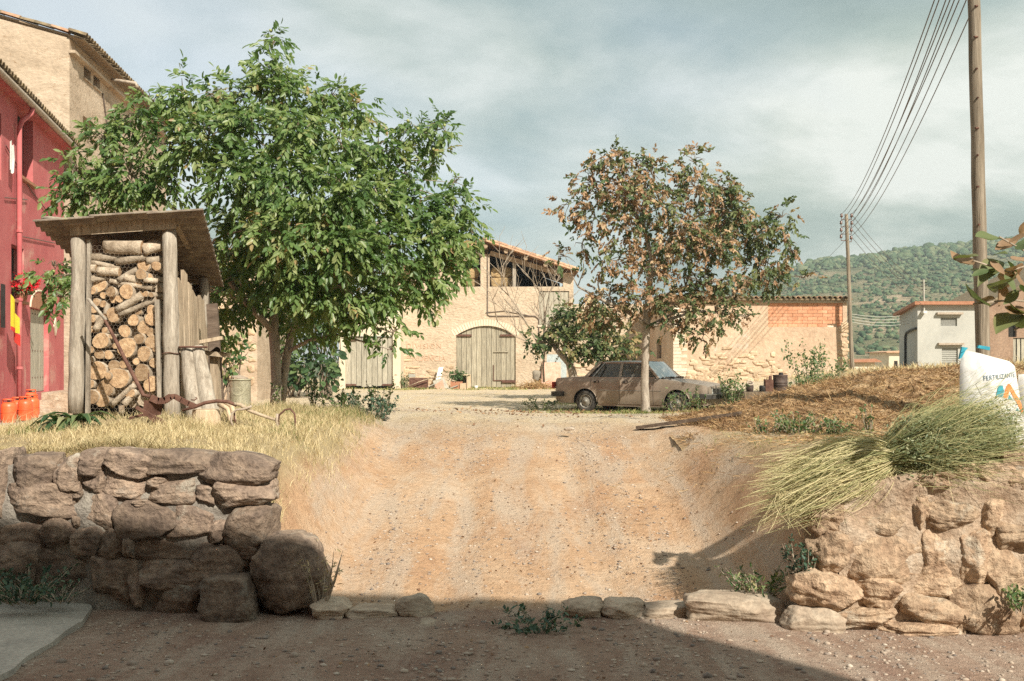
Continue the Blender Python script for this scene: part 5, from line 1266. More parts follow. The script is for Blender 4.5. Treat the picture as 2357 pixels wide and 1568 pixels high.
mb = MB(); s_ = pz_([(0, 660), (220, 605), (330, 700), (560, 810)], .05); [mb.beam(s_[i], s_[i + 1], .03, .03) for i in range(3)]; mb.part('landside', M['rust'], pl)
mb = MB(); mb.tube(pz_([(245, 60), (262, 200), (265, 345)], .05), .006, 6); mb.part('rod', M['rust'], pl)
# gas cylinders by the red house
gcyl = None
GP = [(20, 975, 21.5), (41, 969, 22.2), (58, 968, 21.9), (74, 962, 22.7), (70, 948, 23.6)]
GL = ['leftmost orange gas cylinder on the kerb of the red house', 'second orange gas cylinder from the left, half hidden between two others', 'orange gas cylinder in the front middle of the cluster', 'orange gas cylinder just right of the front pair', 'rearmost orange gas cylinder standing on the step by the door']
for i, (px, py, Y) in enumerate(GP):
    p = P(px, py, Y)
    t = thing('gas_cylinder', GL[i], 'gas cylinder', p, group='orange gas cylinders by the red house')
    t.location = p
    mb = MB(); mb.lathe([(0, .04), (.12, .04), (.135, .0), (.14, .02), (.135, .05), (.152, .08), (.155, .11), (.155, .36), (.145, .41), (.11, .45), (.05, .465), (0, .467)], 20); mb.local('body', M['gas_orange'], t, True)
    mb = MB(); mb.lathe([(.032, .46), (.032, .50), (.02, .50), (.02, .53), (0, .53)], 10); mb.local('valve', M['black_metal'], t)
    mb = MB(); 
    for a in (0.4, 3.5): mb.tube([V(.11 * math.cos(a), .11 * math.sin(a), .43), V(.11 * math.cos(a), .11 * math.sin(a), .52)], .014, 6)
    mb.tube([V(.11 * math.cos(a), .11 * math.sin(a), .52) for a in np.linspace(0, 2 * math.pi, 17)], .014, 6); mb.local('collar', M['gas_orange'], t, True)
    mb = MB(); mb.tube([V(.158 * math.cos(a), .158 * math.sin(a), .24) for a in np.linspace(0, 2 * math.pi, 21)], .006, 5); mb.local('seam', M['gas_orange'], t)
# clothes and flag on the red house
mb = MB(); c_ = xyz(RC, rd, rn, red_u(12), .12, red_h(12, 380)); 
mb.grid(lambda u, v: c_ + rd * (.10 - .28 * u * (1 - .5 * abs(v - .5))) + V(.03 * math.sin(u * 8), 0, .62 * (v - .2) + .05 * math.sin(u * 6)), 6, 10)
mb.top('white_cloth', M['white'], c_, 'white cloth hanging from the upper drainpipe of the red house', 'cloth', smooth_=True)
fg = thing('flag', 'yellow and red flag drooping at the left edge of the red house', 'flag', xyz(RC, rd, rn, red_u(4), .3, red_h(4, 720)))
f0 = wloc(fg)
mb = MB(); mb.grid(lambda u, v: f0 + rd * (.5 - .62 * u) + V(.05 * math.sin(u * 7), 0, -.28 * u + .75 * (v - .5) * (1 - .55 * u)), 8, 8); mb.part('yellow_field', M['cloth_yellow'], fg, True)
mb = MB(); mb.grid(lambda u, v: f0 + rd * (.5 - .66 * u) + V(.05 * math.sin(u * 7) + .004, 0, -.30 * u - .30 * (1 - .4 * u) - .18 * v * (.4 + u)), 8, 4); mb.part('red_stripe', M['cloth_red'], fg, True)
# ---------------------------------------------------------------- abandoned saloon car
car = thing('saloon_car', 'dusty brown four-door saloon car abandoned under the brown-leaved tree', 'car', (0, 0, 0))
CM, TR = M['car_paint'], M['car_trim']
WB_, WR, AR = 2.74, .305, .375
zlow = lambda x: max([.25] + [WR + math.sqrt(AR ** 2 - (x - w) ** 2) for w in (0, WB_) if abs(x - w) < AR]) if x > -.85 else .25 + (-.85 - x) * .6
belt_x = [-1.03, -.95, -.3, -.1, .5, 2.0, 2.2, 2.7, 3.2, 3.5, 3.56]
belt_z = [.90, .945, .985, .985, .965, .955, .945, .90, .835, .785, .74]
wid_x = [-1.03, -.95, -.5, .2, 2.2, 3.0, 3.45, 3.56]
wid_w = [.70, .80, .845, .86, .86, .84, .79, .70]
zbelt = lambda x: float(np.interp(x, belt_x, belt_z)); hw = lambda x: float(np.interp(x, wid_x, wid_w))
def side_y(x, z): return hw(x) * float(np.interp(z, [.2, .35, .60, .66, .85, 1.0], [.93, .975, 1.0, 1.0, .975, .925]))
def side_strip(x0, x1, name, s, n=None):
    n = n or max(4, int((x1 - x0) / .045)); mb = MB()
    def fn(u, v):
        x = lerp(x0, x1, u); zl_, zb_ = zlow(x), zbelt(x); z = lerp(zl_, zb_, v)
        return (x, s * side_y(x, z), z)
    mb.grid(fn if s < 0 else (lambda u, v: fn(1 - u, v)), n, 12)
    return mb.local(name, CM, car, True)
segs = [(-1.03, .17, 'rear_wing'), (.18, 1.06, 'door'), (1.07, 2.06, 'door'), (2.07, 3.56, 'front_wing')]
for s in (-1, 1):
    for x0, x1, nm in segs:
        o = side_strip(x0, x1, nm, s)
        if nm == 'door':
            mb = MB(); hx = x0 + .1 if x0 < 1 else x0 + .1
            mb.box((hx, s * (side_y(hx, .86) + .004) - .02, .83), (hx + .15, s * (side_y(hx, .86) + .004) + .02, .885)); mb.local('handle', M['black_metal'], o)
            mb = MB(); mb.box((hx + .08, s * (side_y(hx, .86) + .012) - .02, .838), (hx + .14, s * (side_y(hx, .86) + .012) + .02, .875)); mb.local('handle_plate', TR, o)
    mb = MB()                          # crease line / rub strip
    mb.tube([(x, s * (side_y(x, .625) + .002), .625) for x in np.linspace(.42, 2.3, 12)], .007, 5); mb.local('rub_strip', TR, car)
    for w in (0, WB_):                 # arch lips
        mb = MB(); mb.tube([(w + AR * math.cos(a), s * (side_y(w, .5) + .002), WR + AR * math.sin(a)) for a in np.linspace(.0, math.pi, 18)], .014, 6); mb.local('arch_lip', CM, car, True)
# bonnet, boot lid, scuttle
def top_panel(x0, x1, name, crown):
    mb = MB(); n = max(6, int((x1 - x0) / .08))
    mb.grid(lambda u, v: (lerp(x0, x1, u), lerp(-1, 1, v) * side_y(lerp(x0, x1, u), zbelt(lerp(x0, x1, u))), zbelt(lerp(x0, x1, u)) + crown * (1 - (2 * v - 1) ** 2)), n, 14)
    return mb.local(name, CM, car, True)
top_panel(2.2, 3.56, 'bonnet', .035); top_panel(-1.03, -.14, 'boot_lid', .02)
mb = MB(); mb.grid(lambda u, v: (lerp(-.14, 2.2, u), lerp(-1, 1, v) * .80, .93), 4, 4); mb.local('cabin_floor', M['seat'], car)
# nose and tail
mb = MB()
mb.grid(lambda u, v: (3.56 + .02 * math.sin(v * 3.1), lerp(-1, 1, u) * side_y(3.56, lerp(.28, .74, v)), lerp(.28, .74, v) + .03 * (1 - (2 * u - 1) ** 2) * v), 10, 6); nose = mb.local('nose_panel', CM, car, True)
mb = MB(); mb.grid(lambda u, v: (-1.03, lerp(1, -1, u) * side_y(-1.03, lerp(.36, .90, v)), lerp(.36, .90, v) + .02 * (1 - (2 * u - 1) ** 2) * v), 10, 6); mb.local('tail_panel', CM, car, True)
gr_ = MB(); gr_.box((3.575, -.37, .545), (3.60, .37, .70)); g = gr_.local('grille', M['black_metal'], car)
for k in range(5): b_ = MB(); b_.box((3.595, -.37, .558 + k * .031), (3.615, .37, .570 + k * .031)); b_.local('grille_bar', TR, g)
for s in (-1, 1):
    mb = MB(); y0, y1 = .39, .68
    mb.hexa([V(3.50, s * y0, .53), V(3.60, s * y0, .53), V(3.52, s * y1, .53), V(3.40, s * y1, .53), V(3.50, s * y0, .705), V(3.575, s * y0, .705), V(3.49, s * y1, .71), V(3.40, s * y1, .71)]); h_ = mb.local('headlight', M['lamp_glass'], car)
    mb = MB(); mb.hexa([V(3.38, s * .68, .54), V(3.52, s * .684, .54), V(3.44, s * .79, .54), V(3.30, s * .79, .54), V(3.38, s * .68, .70), V(3.49, s * .684, .70), V(3.42, s * .78, .70), V(3.30, s * .78, .70)]); mb.local('indicator', M['lamp_glass'], car)
    mb = MB(); mb.box((-1.06, s * .73 - .13, .66), (-1.02, s * .73 + .09 if s < 0 else s * .73 + .06, .84)); mb.local('tail_lamp', M['lamp_red'], car)
def bumper(xc, sgn, name):
    mb = MB(); pts = [(xc - sgn * .42, -.87, .50), (xc - sgn * .12, -.865, .50), (xc, -.74, .50), (xc + sgn * .04, 0, .50), (xc, .74, .50), (xc - sgn * .12, .865, .50), (xc - sgn * .42, .87, .50)]
    for i in range(len(pts) - 1): mb.beam(pts[i], pts[i + 1], .09, .13)
    o = mb.local(name, M['rubber'], car); mb = MB()
    for i in range(len(pts) - 1): mb.beam(Vector(pts[i]) + V(sgn * .03, 0, .05), Vector(pts[i + 1]) + V(sgn * .03, 0, .05), .06, .018)
    mb.local('bumper_trim', TR, o)
bumper(3.66, 1, 'front_bumper'); bumper(-1.10, -1, 'rear_bumper')
mb = MB(); mb.box((-.9, -.60, .24), (3.4, .60, .62)); mb.local('underbody', M['black_metal'], car)
mb = MB(); mb.box((.38, -.79, .19), (2.36, .79, .26)); mb.local('sill', CM, car)
# greenhouse
zb = .965
RF, RB = 1.72, .42                          # roof front and rear edge
wsb, rwb = 2.22, -.12                       # windscreen and rear glass bases
rw_, bw_ = .60, .775
zr = 1.405
mb = MB()
mb.grid(lambda u, v: (lerp(RB, RF, u), lerp(-1, 1, v) * (rw_ + .03), zr - .01 + .035 * (1 - (2 * u - 1) ** 2) * .6 + .03 * (1 - (2 * v - 1) ** 2)), 12, 12)
mb.grid(lambda u, v: (lerp(RB, RF, 1 - u), lerp(-1, 1, v) * (rw_ + .02), zr - .045), 4, 4); mb.local('roof', CM, car, True)
pill = {}
for s in (-1, 1):
    def q(x, z):                             # point on the slanting side of the cabin
        return V(x, s * lerp(bw_, rw_, (z - zb) / (zr - zb)), z)
    for (a, b, w, nm, mt) in ((q(wsb - .03, zb), q(RF, zr), .055, 'windscreen_pillar', CM), (q(1.05, zb), q(1.06, zr), .075, 'door_pillar', CM), (q(rwb + .1, zb), q(RB - .04, zr), .085, 'rear_pillar', CM),
                          (q(.20, zb), q(.52, zr - .02), .03, 'window_trim', TR), (q(rwb, zb + .01), q(2.1, zb + .01), .03, 'belt_trim', TR), (q(.44, zr - .02), q(RF - .02, zr - .02), .035, 'gutter', TR), (q(.44, zb), q(.56, zr - .12), .016, 'quarter_bar', M['black_metal'])):
        mb = MB(); mb.beam(a, b, w, .05, (0, 1, 0)); mb.local(nm, mt, car)
    pane = MB(); pane.hexa([q(rwb + .10, zb) - V(0, s * .014, 0), q(.22, zb) - V(0, s * .014, 0), q(.22, zb) - V(0, s * .02, 0), q(rwb + .1, zb) - V(0, s * .02, 0), q(RB - .04, zr - .03) - V(0, s * .014, 0), q(.52, zr - .03) - V(0, s * .014, 0), q(.52, zr - .03) - V(0, s * .02, 0), q(RB - .04, zr - .03) - V(0, s * .02, 0)]); pane.local('quarter_panel', M['black_metal'], car)
    for (x0, x1, t0, t1) in ((.22, 1.03, .54, 1.04), (1.09, 2.16, 1.08, 1.70)):
        mb = MB(); e = V(0, s * .006, 0)
        mb.hexa([q(x0, zb) - e, q(x1, zb) - e, q(x1, zb) - e * 2, q(x0, zb) - e * 2, q(t0, zr - .03) - e, q(t1, zr - .03) - e, q(t1, zr - .03) - e * 2, q(t0, zr - .03) - e * 2]); mb.local('side_window', M['car_glass'], car)
for (xb_, xt, nm, gl) in ((wsb, RF + .02, 'windscreen', 'wind_glass'), (rwb, RB - .02, 'rear_window', 'car_glass')):
    mb = MB(); d = .012 if xb_ > 1 else -.012
    bow = lambda v: (.10 if xb_ > 1 else -.05) * (1 - (2 * v - 1) ** 2)
    for off in (0, d): mb.grid(lambda u, v: (lerp(xb_, xt, u) + bow(v) * (1 - .5 * u) + off, lerp(-1, 1, v) * lerp(.74, .585, u), lerp(.955, zr + .012, u)), 4, 12)
    mb.local(nm, M[gl], car, True)
# seats and wheel inside
for x in (.35, 1.25):
    for s in (-1, 1):
        mb = MB(); mb.ico((0, 0, 0), 1, 2, sq=(.10, .25, .38)); mb.local('seat_back', M['seat'], car, True, (x, s * .34, .95), (0, -.25, 0))
        mb = MB(); mb.box((-.04, -.11, 0), (.04, .11, .15)); mb.local('headrest', M['seat'], car, False, (x - .10, s * .34, 1.18), (0, -.2, 0))
mb = MB(); mb.tube([(1.78 + .02 * math.sin(a), .36 + .18 * math.cos(a), 1.0 + .17 * math.sin(a)) for a in np.linspace(0, 2 * math.pi, 19)], .014, 6); mb.local('steering_wheel', M['black_metal'], car)
mb = MB()
mb.box((2.12, -.7, .93), (2.3, .7, .965)); mb.local('scuttle', M['black_metal'], car)
# wheels
for w in (0, WB_):
    for s in (-1, 1):
        Mx = Matrix.Translation((w, s * .74, WR)) @ Matrix.Rotation(R(90) * (1 if s < 0 else -1), 4, 'X')
        tz = -.045 if w == 0 else -.035
        mb = MB(); mb.lathe([(.19, -.08), (.24, -.095), (.285, -.09), (.308, -.06), (.312, 0), (.308, .06), (.285, .09), (.24, .095), (.19, .075)], 28, Mx); ty = mb.local('wheel', M['rubber'], car, True)
        mb = MB(); mb.lathe([(.195, .078), (.185, .085), (.175, .05), (.15, .035), (.12, .055), (.08, .075), (.045, .08), (.045, .095), (0, .1)], 24, Mx); rm = mb.local('rim', M['rim'], ty, True)
        for k in range(8):
            a = 2 * math.pi * k / 8; mb = MB(); mb.box((-.012, -.028, 0), (.012, .028, .004)); 
            mb.local('rim_slot', M['black_metal'], ty).matrix_local = Mx @ Matrix.Rotation(a, 4, 'Z') @ Matrix.Translation((.148, 0, .039))
# dead leaves caught at the wipers
mb = MB()
for k in range(60): 
    p = V(2.30 + random.uniform(-.06, .12), random.uniform(-.7, .7), zbelt(2.3) + .045); a = random.uniform(0, 6); d = V(math.cos(a), math.sin(a), random.uniform(-.1, .5)) * .05; e = V(-math.sin(a), math.cos(a), .2) * .025
    mb.add([p - d, p + e, p + d + V(0, 0, .02), p - e], [(0, 1, 2, 3)])
tag(mb.local('leaf_litter', M['plank_dark'], car), kind='stuff')
a_car = R(-32)
pc = P(1378, 945, 28.6)
car.location = (pc.x, pc.y, G(pc.x, pc.y) - .03)
car.rotation_euler = (0, 0, a_car)
# ---------------------------------------------------------------- vegetation
def unit(a): return a / np.maximum(np.linalg.norm(a, axis=-1, keepdims=True), 1e-9)
LT = np.array([(0, 0, 0), (.30, .42, .04), (.68, .40, .02), (1.0, 0, -.10), (.68, -.40, .02), (.30, -.42, .04)])   # one leaflet, folded and drooping
LTF = np.array([(0, 1, 2), (0, 2, 3), (0, 3, 4), (0, 4, 5)])
def leaves_mesh(name, pos, dirs, size, mat_, r, wid=.5, cval=None, curl=0.0, face=(0, -.25, 1.0)):
    """single leaves: pos (N,3), dirs (N,3) unit, size (N,)"""
    N = len(pos)
    d = unit(dirs); up = unit(r.normal(0, .45, (N, 3)) + np.array(face))
    s = unit(np.cross(up, d)); n = np.cross(d, s)
    tm = LT.copy()
    v = pos[:, None] + size[:, None, None] * (tm[None, :, 0, None] * d[:, None] + wid * tm[None, :, 1, None] * s[:, None] + (tm[None, :, 2, None] + curl * r.normal(0, 1, (N, 6, 1)) * .2) * n[:, None])
    f = LTF[None] + (np.arange(N) * 6)[:, None, None]
    if cval is None: cval = r.uniform(0, 1, N)
    return np_mesh(name, v.reshape(-1, 3), f.reshape(-1, 3), mat_, False, {'rnd': np.repeat(cval, 6)})
def compound(pos, dirs, L, r, pairs=3, fl=.45):
    """pinnate leaves -> leaflet positions, directions, sizes"""
    N = len(pos); d = unit(dirs)
    up = unit(r.normal(0, .5, (N, 3)) + np.array([0, -.2, 1.0])); s = unit(np.cross(up, d))
    Ps, Ds, Ss, Ids = [], [], [], []
    for k in range(pairs):
        t = .35 + .6 * k / pairs
        for sg in (-1, 1):
            Ps.append(pos + d * (L * t)[:, None] + np.array([0, 0, -1.]) * (.10 * L * t * t)[:, None])
            Ds.append(unit(d * .75 + sg * s * .8 + np.array([0, 0, -.30]) + r.normal(0, .14, (N, 3)))); Ss.append(L * fl * r.uniform(.75, 1.1, N)); Ids.append(np.arange(N))
    Ps.append(pos + d * L[:, None] * .97 + np.array([0, 0, -1.]) * (.1 * L)[:, None]); Ds.append(unit(d + np.array([0, 0, -.35]) + r.normal(0, .14, (N, 3)))); Ss.append(L * fl * 1.1 * r.uniform(.8, 1.1, N)); Ids.append(np.arange(N))
    return np.concatenate(Ps), np.concatenate(Ds), np.concatenate(Ss), np.concatenate(Ids)

def tree(name, label, trunk_pts, clumps, Y, px_scale, lmat, seed, leafL, n_per, pairs=3, bark='bark', twig='twig', droop=.35, cfun=None, fruits=0, twigs=9, fl=.45, wid=.5, shell=.55, curl=0., brf=1.0, hubs=None):
    """trunk_pts: list of stems, each [(point, radius)...]; clumps: (px, py, rx_px, ry_px, depth_offset_m, weight)"""
    r = np.random.default_rng(seed); random.seed(seed)
    base = Vector(trunk_pts[0][0][0])
    t = thing(name, label, 'tree', base)
    for st_ in trunk_pts:
        mb = MB(); mb.tube([q[0] for q in st_], [q[1] for q in st_], 12, jit=.03); mb.part('trunk', M[bark], t, True)
    anchors = [(Vector(q[0]), q[1]) for st_ in trunk_pts for q in st_[max(1, len(st_) // 3):]]
    br_, tw = MB(), MB()
    LP, LD, LL, LC = [], [], [], []
    fr_pos = []
    for ci, (px, py, rx, ry, dy, wgt) in enumerate(clumps):
        c_ = P(px, py, Y + dy); sc_ = (Y + dy) / F
        rad = np.array([rx * sc_, (rx + ry) * .5 * sc_, ry * sc_])
        cand = sorted(anchors, key=lambda q: (q[0] - c_).length + (3 if q[0].z > c_.z + .3 else 0) + (q[0] - base).length * .0)
        a, ar_ = cand[0]
        mid = a.lerp(c_, .5) + V(r.normal(0, .12), r.normal(0, .12), .12 * (c_ - a).length)
        r0 = min(ar_ * .55, .018 + .011 * (c_ - a).length) * brf
        pts = [a, a.lerp(mid, .55) + V(r.normal(0, .04), 0, .04), mid, mid.lerp(c_, .55) + V(r.normal(0, .05), 0, .02), c_]
        br_.tube(pts, [r0, r0 * .8, r0 * .6, r0 * .42, r0 * .25], 7)
        nleaf = int(n_per * wgt * (rx * ry) * sc_ * sc_ / .25)
        nt_ = max(4, int(twigs * (.5 + .5 * wgt)))
        th = []
        for k in range(nt_):
            v = unit(r.normal(0, 1, 3) + np.array([0, -.15, .1])) * r.uniform(.6, 1.02)
            e = Vector(np.array(c_) + v * rad)
            m_ = c_.lerp(e, .5) + V(r.normal(0, .05), r.normal(0, .05), .06)
            tw.tube([c_, m_, e], [.011 * brf, .008 * brf, .004], 4, caps=False); th.append((c_, m_, e))
        for k in range(nleaf):
            q = th[r.integers(len(th))]; u = r.uniform(.25, 1.0) ** .7
            p = (q[0].lerp(q[1], u * 2) if u < .5 else q[1].lerp(q[2], u * 2 - 1))
            out = unit(np.array(p - c_) / rad + 1e-6)
            jit = r.normal(0, .16, 3) * rad
            if r.uniform() > shell:                # fill the outer shell of the clump too
                v = unit(r.normal(0, 1, 3)); p = Vector(np.array(c_) + v * rad * r.uniform(.55, 1.0)); out = v
            LP.append(np.array(p) + jit); LD.append(out * .75 + r.normal(0, .5, 3) + np.array([0, 0, -droop])); LL.append(leafL * r.uniform(.7, 1.2)); LC.append((ci, py))
        if fruits:
            for k in range(int(fruits * wgt + r.uniform())):
                v = unit(r.normal(0, 1, 3) + np.array([0, -.9, 0])); fr_pos.append(Vector(np.array(c_) + v * rad * r.uniform(.8, 1.0)))
    br_.part('branches', M[bark], t, True); tag(tw.part('twigs', M[twig], t), kind='stuff')
    LP, LD, LL = np.array(LP), np.array(LD), np.array(LL)
    p_, d_, s_, id_ = compound(LP, LD, LL, r, pairs, fl)
    cl = r.uniform(0, 1, len(LP)); cidx = np.array([q[0] for q in LC])
    cb = r.normal(0, .10, len(clumps))[cidx]
    cl = np.clip(cl * .75 + .12 + cb, 0, 1)
    if cfun is not None: cl = cfun(LP, cidx, r)
    cv = np.clip(cl[id_] + r.normal(0, .07, len(id_)), 0, 1)
    me = leaves_mesh('crown', p_ - np.array(base), d_, s_, lmat, r, wid, cv, curl, (.30, -.62, .70))   # leaf faces tilted sunward on purpose so the crown looks brighter
    tag(link('crown', me, t), kind='stuff')
    if fruits:
        fm = MB(); fm.ico((0, 0, 0), .027, 1); fm = fm.mesh('walnut', M['leaf_fruit'], True)
        for p in fr_pos: link('walnut', fm, t, p - base)
    return t
M['leaf_fruit'] = mat('leaf_fruit', [(0.26, 0.30, 0.09), (0.36, 0.38, 0.14)], 20, bump=0, rough=.5)

# big green walnut left of the ramp
TY = 16.5
tp_ = lambda x, y, dy=0.: P(x, y, TY + dy)
stem1 = [(tp_(634, 948), .165), (tp_(635, 930), .10), (tp_(636, 880), .088), (tp_(634, 820), .085), (tp_(630, 765), .085), (tp_(632, 680), .065), (tp_(640, 590), .058), (tp_(650, 480), .05), (tp_(640, 350), .035), (tp_(630, 220), .02)]
stem2 = [(tp_(645, 940, .12), .085), (tp_(652, 880, .12), .07), (tp_(662, 810, .12), .068), (tp_(672, 760, .15), .06), (tp_(720, 650, .2), .05), (tp_(790, 540, .2), .045), (tp_(850, 450, .1), .035), (tp_(930, 370, 0), .02)]
stem3 = [(tp_(636, 770), .06), (tp_(560, 690, -.3), .05), (tp_(480, 580, -.4), .045), (tp_(400, 480, -.5), .035), (tp_(300, 400, -.4), .025)]
WC = [ # silhouette lobes of the crown in photo units
 (627, 105, 22, 34, 0, 1), (622, 165, 38, 40, 0, 1), (660, 215, 75, 60, 0, 1), (560, 225, 55, 45, .2, .9), (505, 225, 45, 40, -.2, .9), (430, 225, 50, 50, -.3, 1), (350, 235, 35, 32, -.4, .9), (300, 270, 45, 38, -.4, .9), (760, 230, 60, 42, .2, .9), (820, 260, 45, 38, .3, .9),
 (240, 330, 60, 45, -.5, 1), (180, 400, 50, 42, -.6, .9), (150, 450, 28, 28, -.6, .7), (300, 400, 70, 55, -.6, 1), (225, 455, 60, 34, -.5, .9), (390, 330, 75, 60, -.5, 1), (480, 320, 70, 60, -.8, 1), (580, 310, 75, 65, -1.0, 1), (690, 310, 80, 65, -1.1, 1), (790, 340, 70, 60, -.6, 1), (870, 350, 55, 50, -.2, .8),
 (940, 300, 40, 38, 0, .8), (1005, 300, 42, 34, .1, .8), (1000, 355, 42, 30, .1, .6), (930, 400, 45, 40, 0, .7), (395, 420, 45, 36, -.7, .6), (560, 420, 85, 70, -1.3, 1.1), (670, 430, 85, 70, -1.5, 1.1), (780, 440, 80, 70, -1.2, 1.1), (870, 460, 65, 55, -.7, 1), (960, 480, 60, 50, -.3, 1), (1040, 470, 50, 40, 0, .9), (1065, 525, 42, 40, 0, .9), (1000, 560, 60, 50, -.4, 1),
 (560, 530, 60, 60, -.8, 1), (660, 540, 90, 70, -1.6, 1.1), (770, 550, 85, 70, -1.4, 1.1), (880, 570, 75, 60, -.9, 1.1), (1020, 620, 55, 50, -.3, .9), (960, 650, 60, 50, -.5, 1), (580, 630, 60, 55, -.4, .9), (690, 640, 80, 60, -1.2, 1.1), (790, 660, 80, 55, -1.1, 1.1), (880, 690, 55, 45, -.7, .9), (545, 700, 50, 45, .4, .9), (640, 720, 60, 40, .4, .7), (740, 720, 70, 42, -.6, 1), (850, 735, 50, 30, -.7, .8),
 (905, 765, 30, 28, -.8, .45), (900, 805, 20, 24, -.9, .3), (490, 640, 40, 50, .9, .9), (500, 740, 40, 45, 1.2, .9), (520, 590, 30, 40, .6, .7), (112, 640, 22, 22, -.2, .8), (140, 685, 24, 28, -.2, .9), (125, 612, 18, 14, -.2, .6), (158, 640, 20, 34, .2, .8), (1045, 420, 30, 22, 0, .5), (560, 600, 60, 50, 1.2, .9), (640, 480, 100, 80, 1.2, .8), (800, 500, 100, 80, 1.2, .8), (700, 640, 110, 80, 1.4, .9), (850, 640, 90, 60, 1.0, .8)]
tree('walnut_tree', 'large green walnut tree with a double trunk beside the woodshed', [stem1, stem2, stem3], WC, TY, 1, M['leaf_walnut'], 11, .26, 180, 3, droop=.6, fruits=1.6, fl=.47, wid=.47)
# brown walnut by the car
BY2 = 26.2
bp2 = lambda x, y, dy=0.: P(x, y, BY2 + dy)
s1 = [(bp2(1487, 962), .21), (bp2(1487, 950), .155), (bp2(1486, 938), .122), (bp2(1484, 885), .105), (bp2(1486, 810), .10), (bp2(1488, 755), .10), (bp2(1492, 690), .085), (bp2(1497, 640), .075), (bp2(1500, 590), .06), (bp2(1480, 520), .045), (bp2(1440, 450), .03)]
s2 = [(bp2(1490, 750), .06), (bp2(1440, 715, -.2), .05), (bp2(1385, 690, -.3), .04), (bp2(1330, 660, -.3), .025)]
s3 = [(bp2(1497, 640), .055), (bp2(1550, 580), .045), (bp2(1600, 500), .035), (bp2(1620, 420), .02)]
s4 = [(bp2(1492, 700), .05), (bp2(1580, 660, .2), .045), (bp2(1680, 640, .3), .035), (bp2(1760, 650, .2), .022)]
BC = [(1395, 370, 45, 32, 0, .8), (1450, 370, 40, 32, 0, .7), (1360, 420, 45, 40, 0, .8), (1310, 470, 30, 26, 0, .5), (1430, 440, 55, 45, -.5, .9), (1500, 400, 50, 40, 0, .7), (1520, 470, 60, 50, -.6, .8), (1600, 375, 32, 34, 0, .5), (1600, 430, 55, 45, -.3, .9), (1660, 430, 40, 36, 0, .8), (1690, 490, 55, 48, 0, 1), (1370, 500, 50, 45, -.3, .7), (1440, 530, 55, 45, -.7, .7), (1560, 540, 65, 50, -.7, .8), (1640, 560, 65, 50, -.5, 1), (1740, 540, 50, 45, .1, 1), (1800, 500, 30, 36, 0, .7), (1810, 560, 26, 40, 0, .6), (1760, 600, 50, 40, .2, .8), (1340, 560, 38, 30, 0, .4), (1300, 590, 40, 22, 0, .3), (1400, 600, 55, 40, -.4, .5), (1480, 620, 50, 40, -.6, .5), (1580, 640, 60, 40, -.5, .7), (1680, 640, 60, 38, -.2, .7), (1780, 650, 45, 26, .1, .5), (1850, 640, 32, 18, 0, .3), (1400, 680, 55, 36, -.3, .8), (1480, 690, 55, 36, -.5, .8), (1570, 710, 60, 38, -.4, .9), (1650, 720, 50, 34, -.2, .7), (1360, 720, 45, 36, 0, .7), (1620, 770, 36, 26, -.2, .5), (1550, 760, 40, 26, -.2, .5), (1690, 690, 36, 30, 0, .5), (1720, 730, 24, 20, 0, .3), (1420, 740, 45, 28, 0, .6), (1530, 580, 90, 70, 1.2, .5), (1650, 520, 80, 70, 1.2, .5), (1450, 470, 70, 60, 1.2, .4)]
def brown_c(LP, ci, r):
    w = np.array([q[0] for q in BC])[ci]
    base = np.where(r.uniform(0, 1, len(LP)) < .52 - .26 * smooth(1540, 1780, w), r.uniform(.42, 1.0, len(LP)), r.uniform(0, .34, len(LP)))
    return base
tree('walnut_tree', 'brown-leaved walnut tree withering beside the parked car', [s1, s2, s3, s4], BC, BY2, 1, M['leaf_brown'], 23, .27, 95, 3, twig='twig', droop=.45, cfun=brown_c, twigs=11, fl=.45, wid=.50, curl=.9, brf=1.15)
# small yellowing tree behind the car and a bare sapling
FY = 35.0
fp = lambda x, y, dy=0.: P(x, y, FY + dy)
f1 = [(fp(1322, 900), .17), (fp(1318, 860), .15), (fp(1310, 835), .14), (fp(1290, 815), .10), (fp(1270, 790), .06)]
f2 = [(fp(1310, 838), .09), (fp(1335, 815), .08), (fp(1370, 790), .06), (fp(1400, 760), .04)]
FC = [(1235, 790, 30, 18, 0, .6), (1265, 770, 36, 24, 0, .8), (1310, 740, 45, 34, 0, .9), (1360, 740, 45, 32, 0, .8), (1300, 795, 45, 26, -.3, 1), (1350, 790, 48, 28, -.3, 1), (1400, 800, 45, 26, -.2, .9), (1440, 780, 40, 30, 0, .8), (1455, 815, 24, 16, 0, .5), (1220, 770, 18, 12, 0, .4), (1225, 800, 18, 14, 0, .4), (1310, 715, 30, 26, 0, .6), (1385, 830, 26, 14, 0, .4)]
tree('low_fig_tree', 'low spreading yellow-green tree behind the car boot', [f1, f2], FC, FY, 1, M['leaf_fig'], 31, .34, 75, 2, droop=.4, twigs=6, fl=.5, wid=.62)
sp_t = thing('bare_sapling', 'bare leafless sapling in front of the barn loft shutter', 'sapling', P(1248, 880, 36))
random.seed(5)
mb = MB()
def branch(p, d, L, r_, lev):
    pts = [p]; q = p.copy(); dd = d.copy()
    for k in range(4):
        dd = (dd + V(random.uniform(-.2, .2), random.uniform(-.2, .2), random.uniform(-.02, .14))).normalized(); q = q + dd * (L / 4); pts.append(q.copy())
    mb.tube(pts, [r_, r_ * .85, r_ * .7, r_ * .55, r_ * .4], 5, caps=False)
    if lev > 0:
        for k in range(random.randint(2, 4)):
            j = random.randint(1, 4); d2 = (dd + V(random.uniform(-.9, .9), random.uniform(-.6, .6), random.uniform(-.2, .5))).normalized()
            branch(pts[j], d2, L * random.uniform(.5, .75), r_ * .6, lev - 1)
branch(P(1252, 880, 36), V(-.1, 0, 1).normalized(), 2.3, .05, 0)
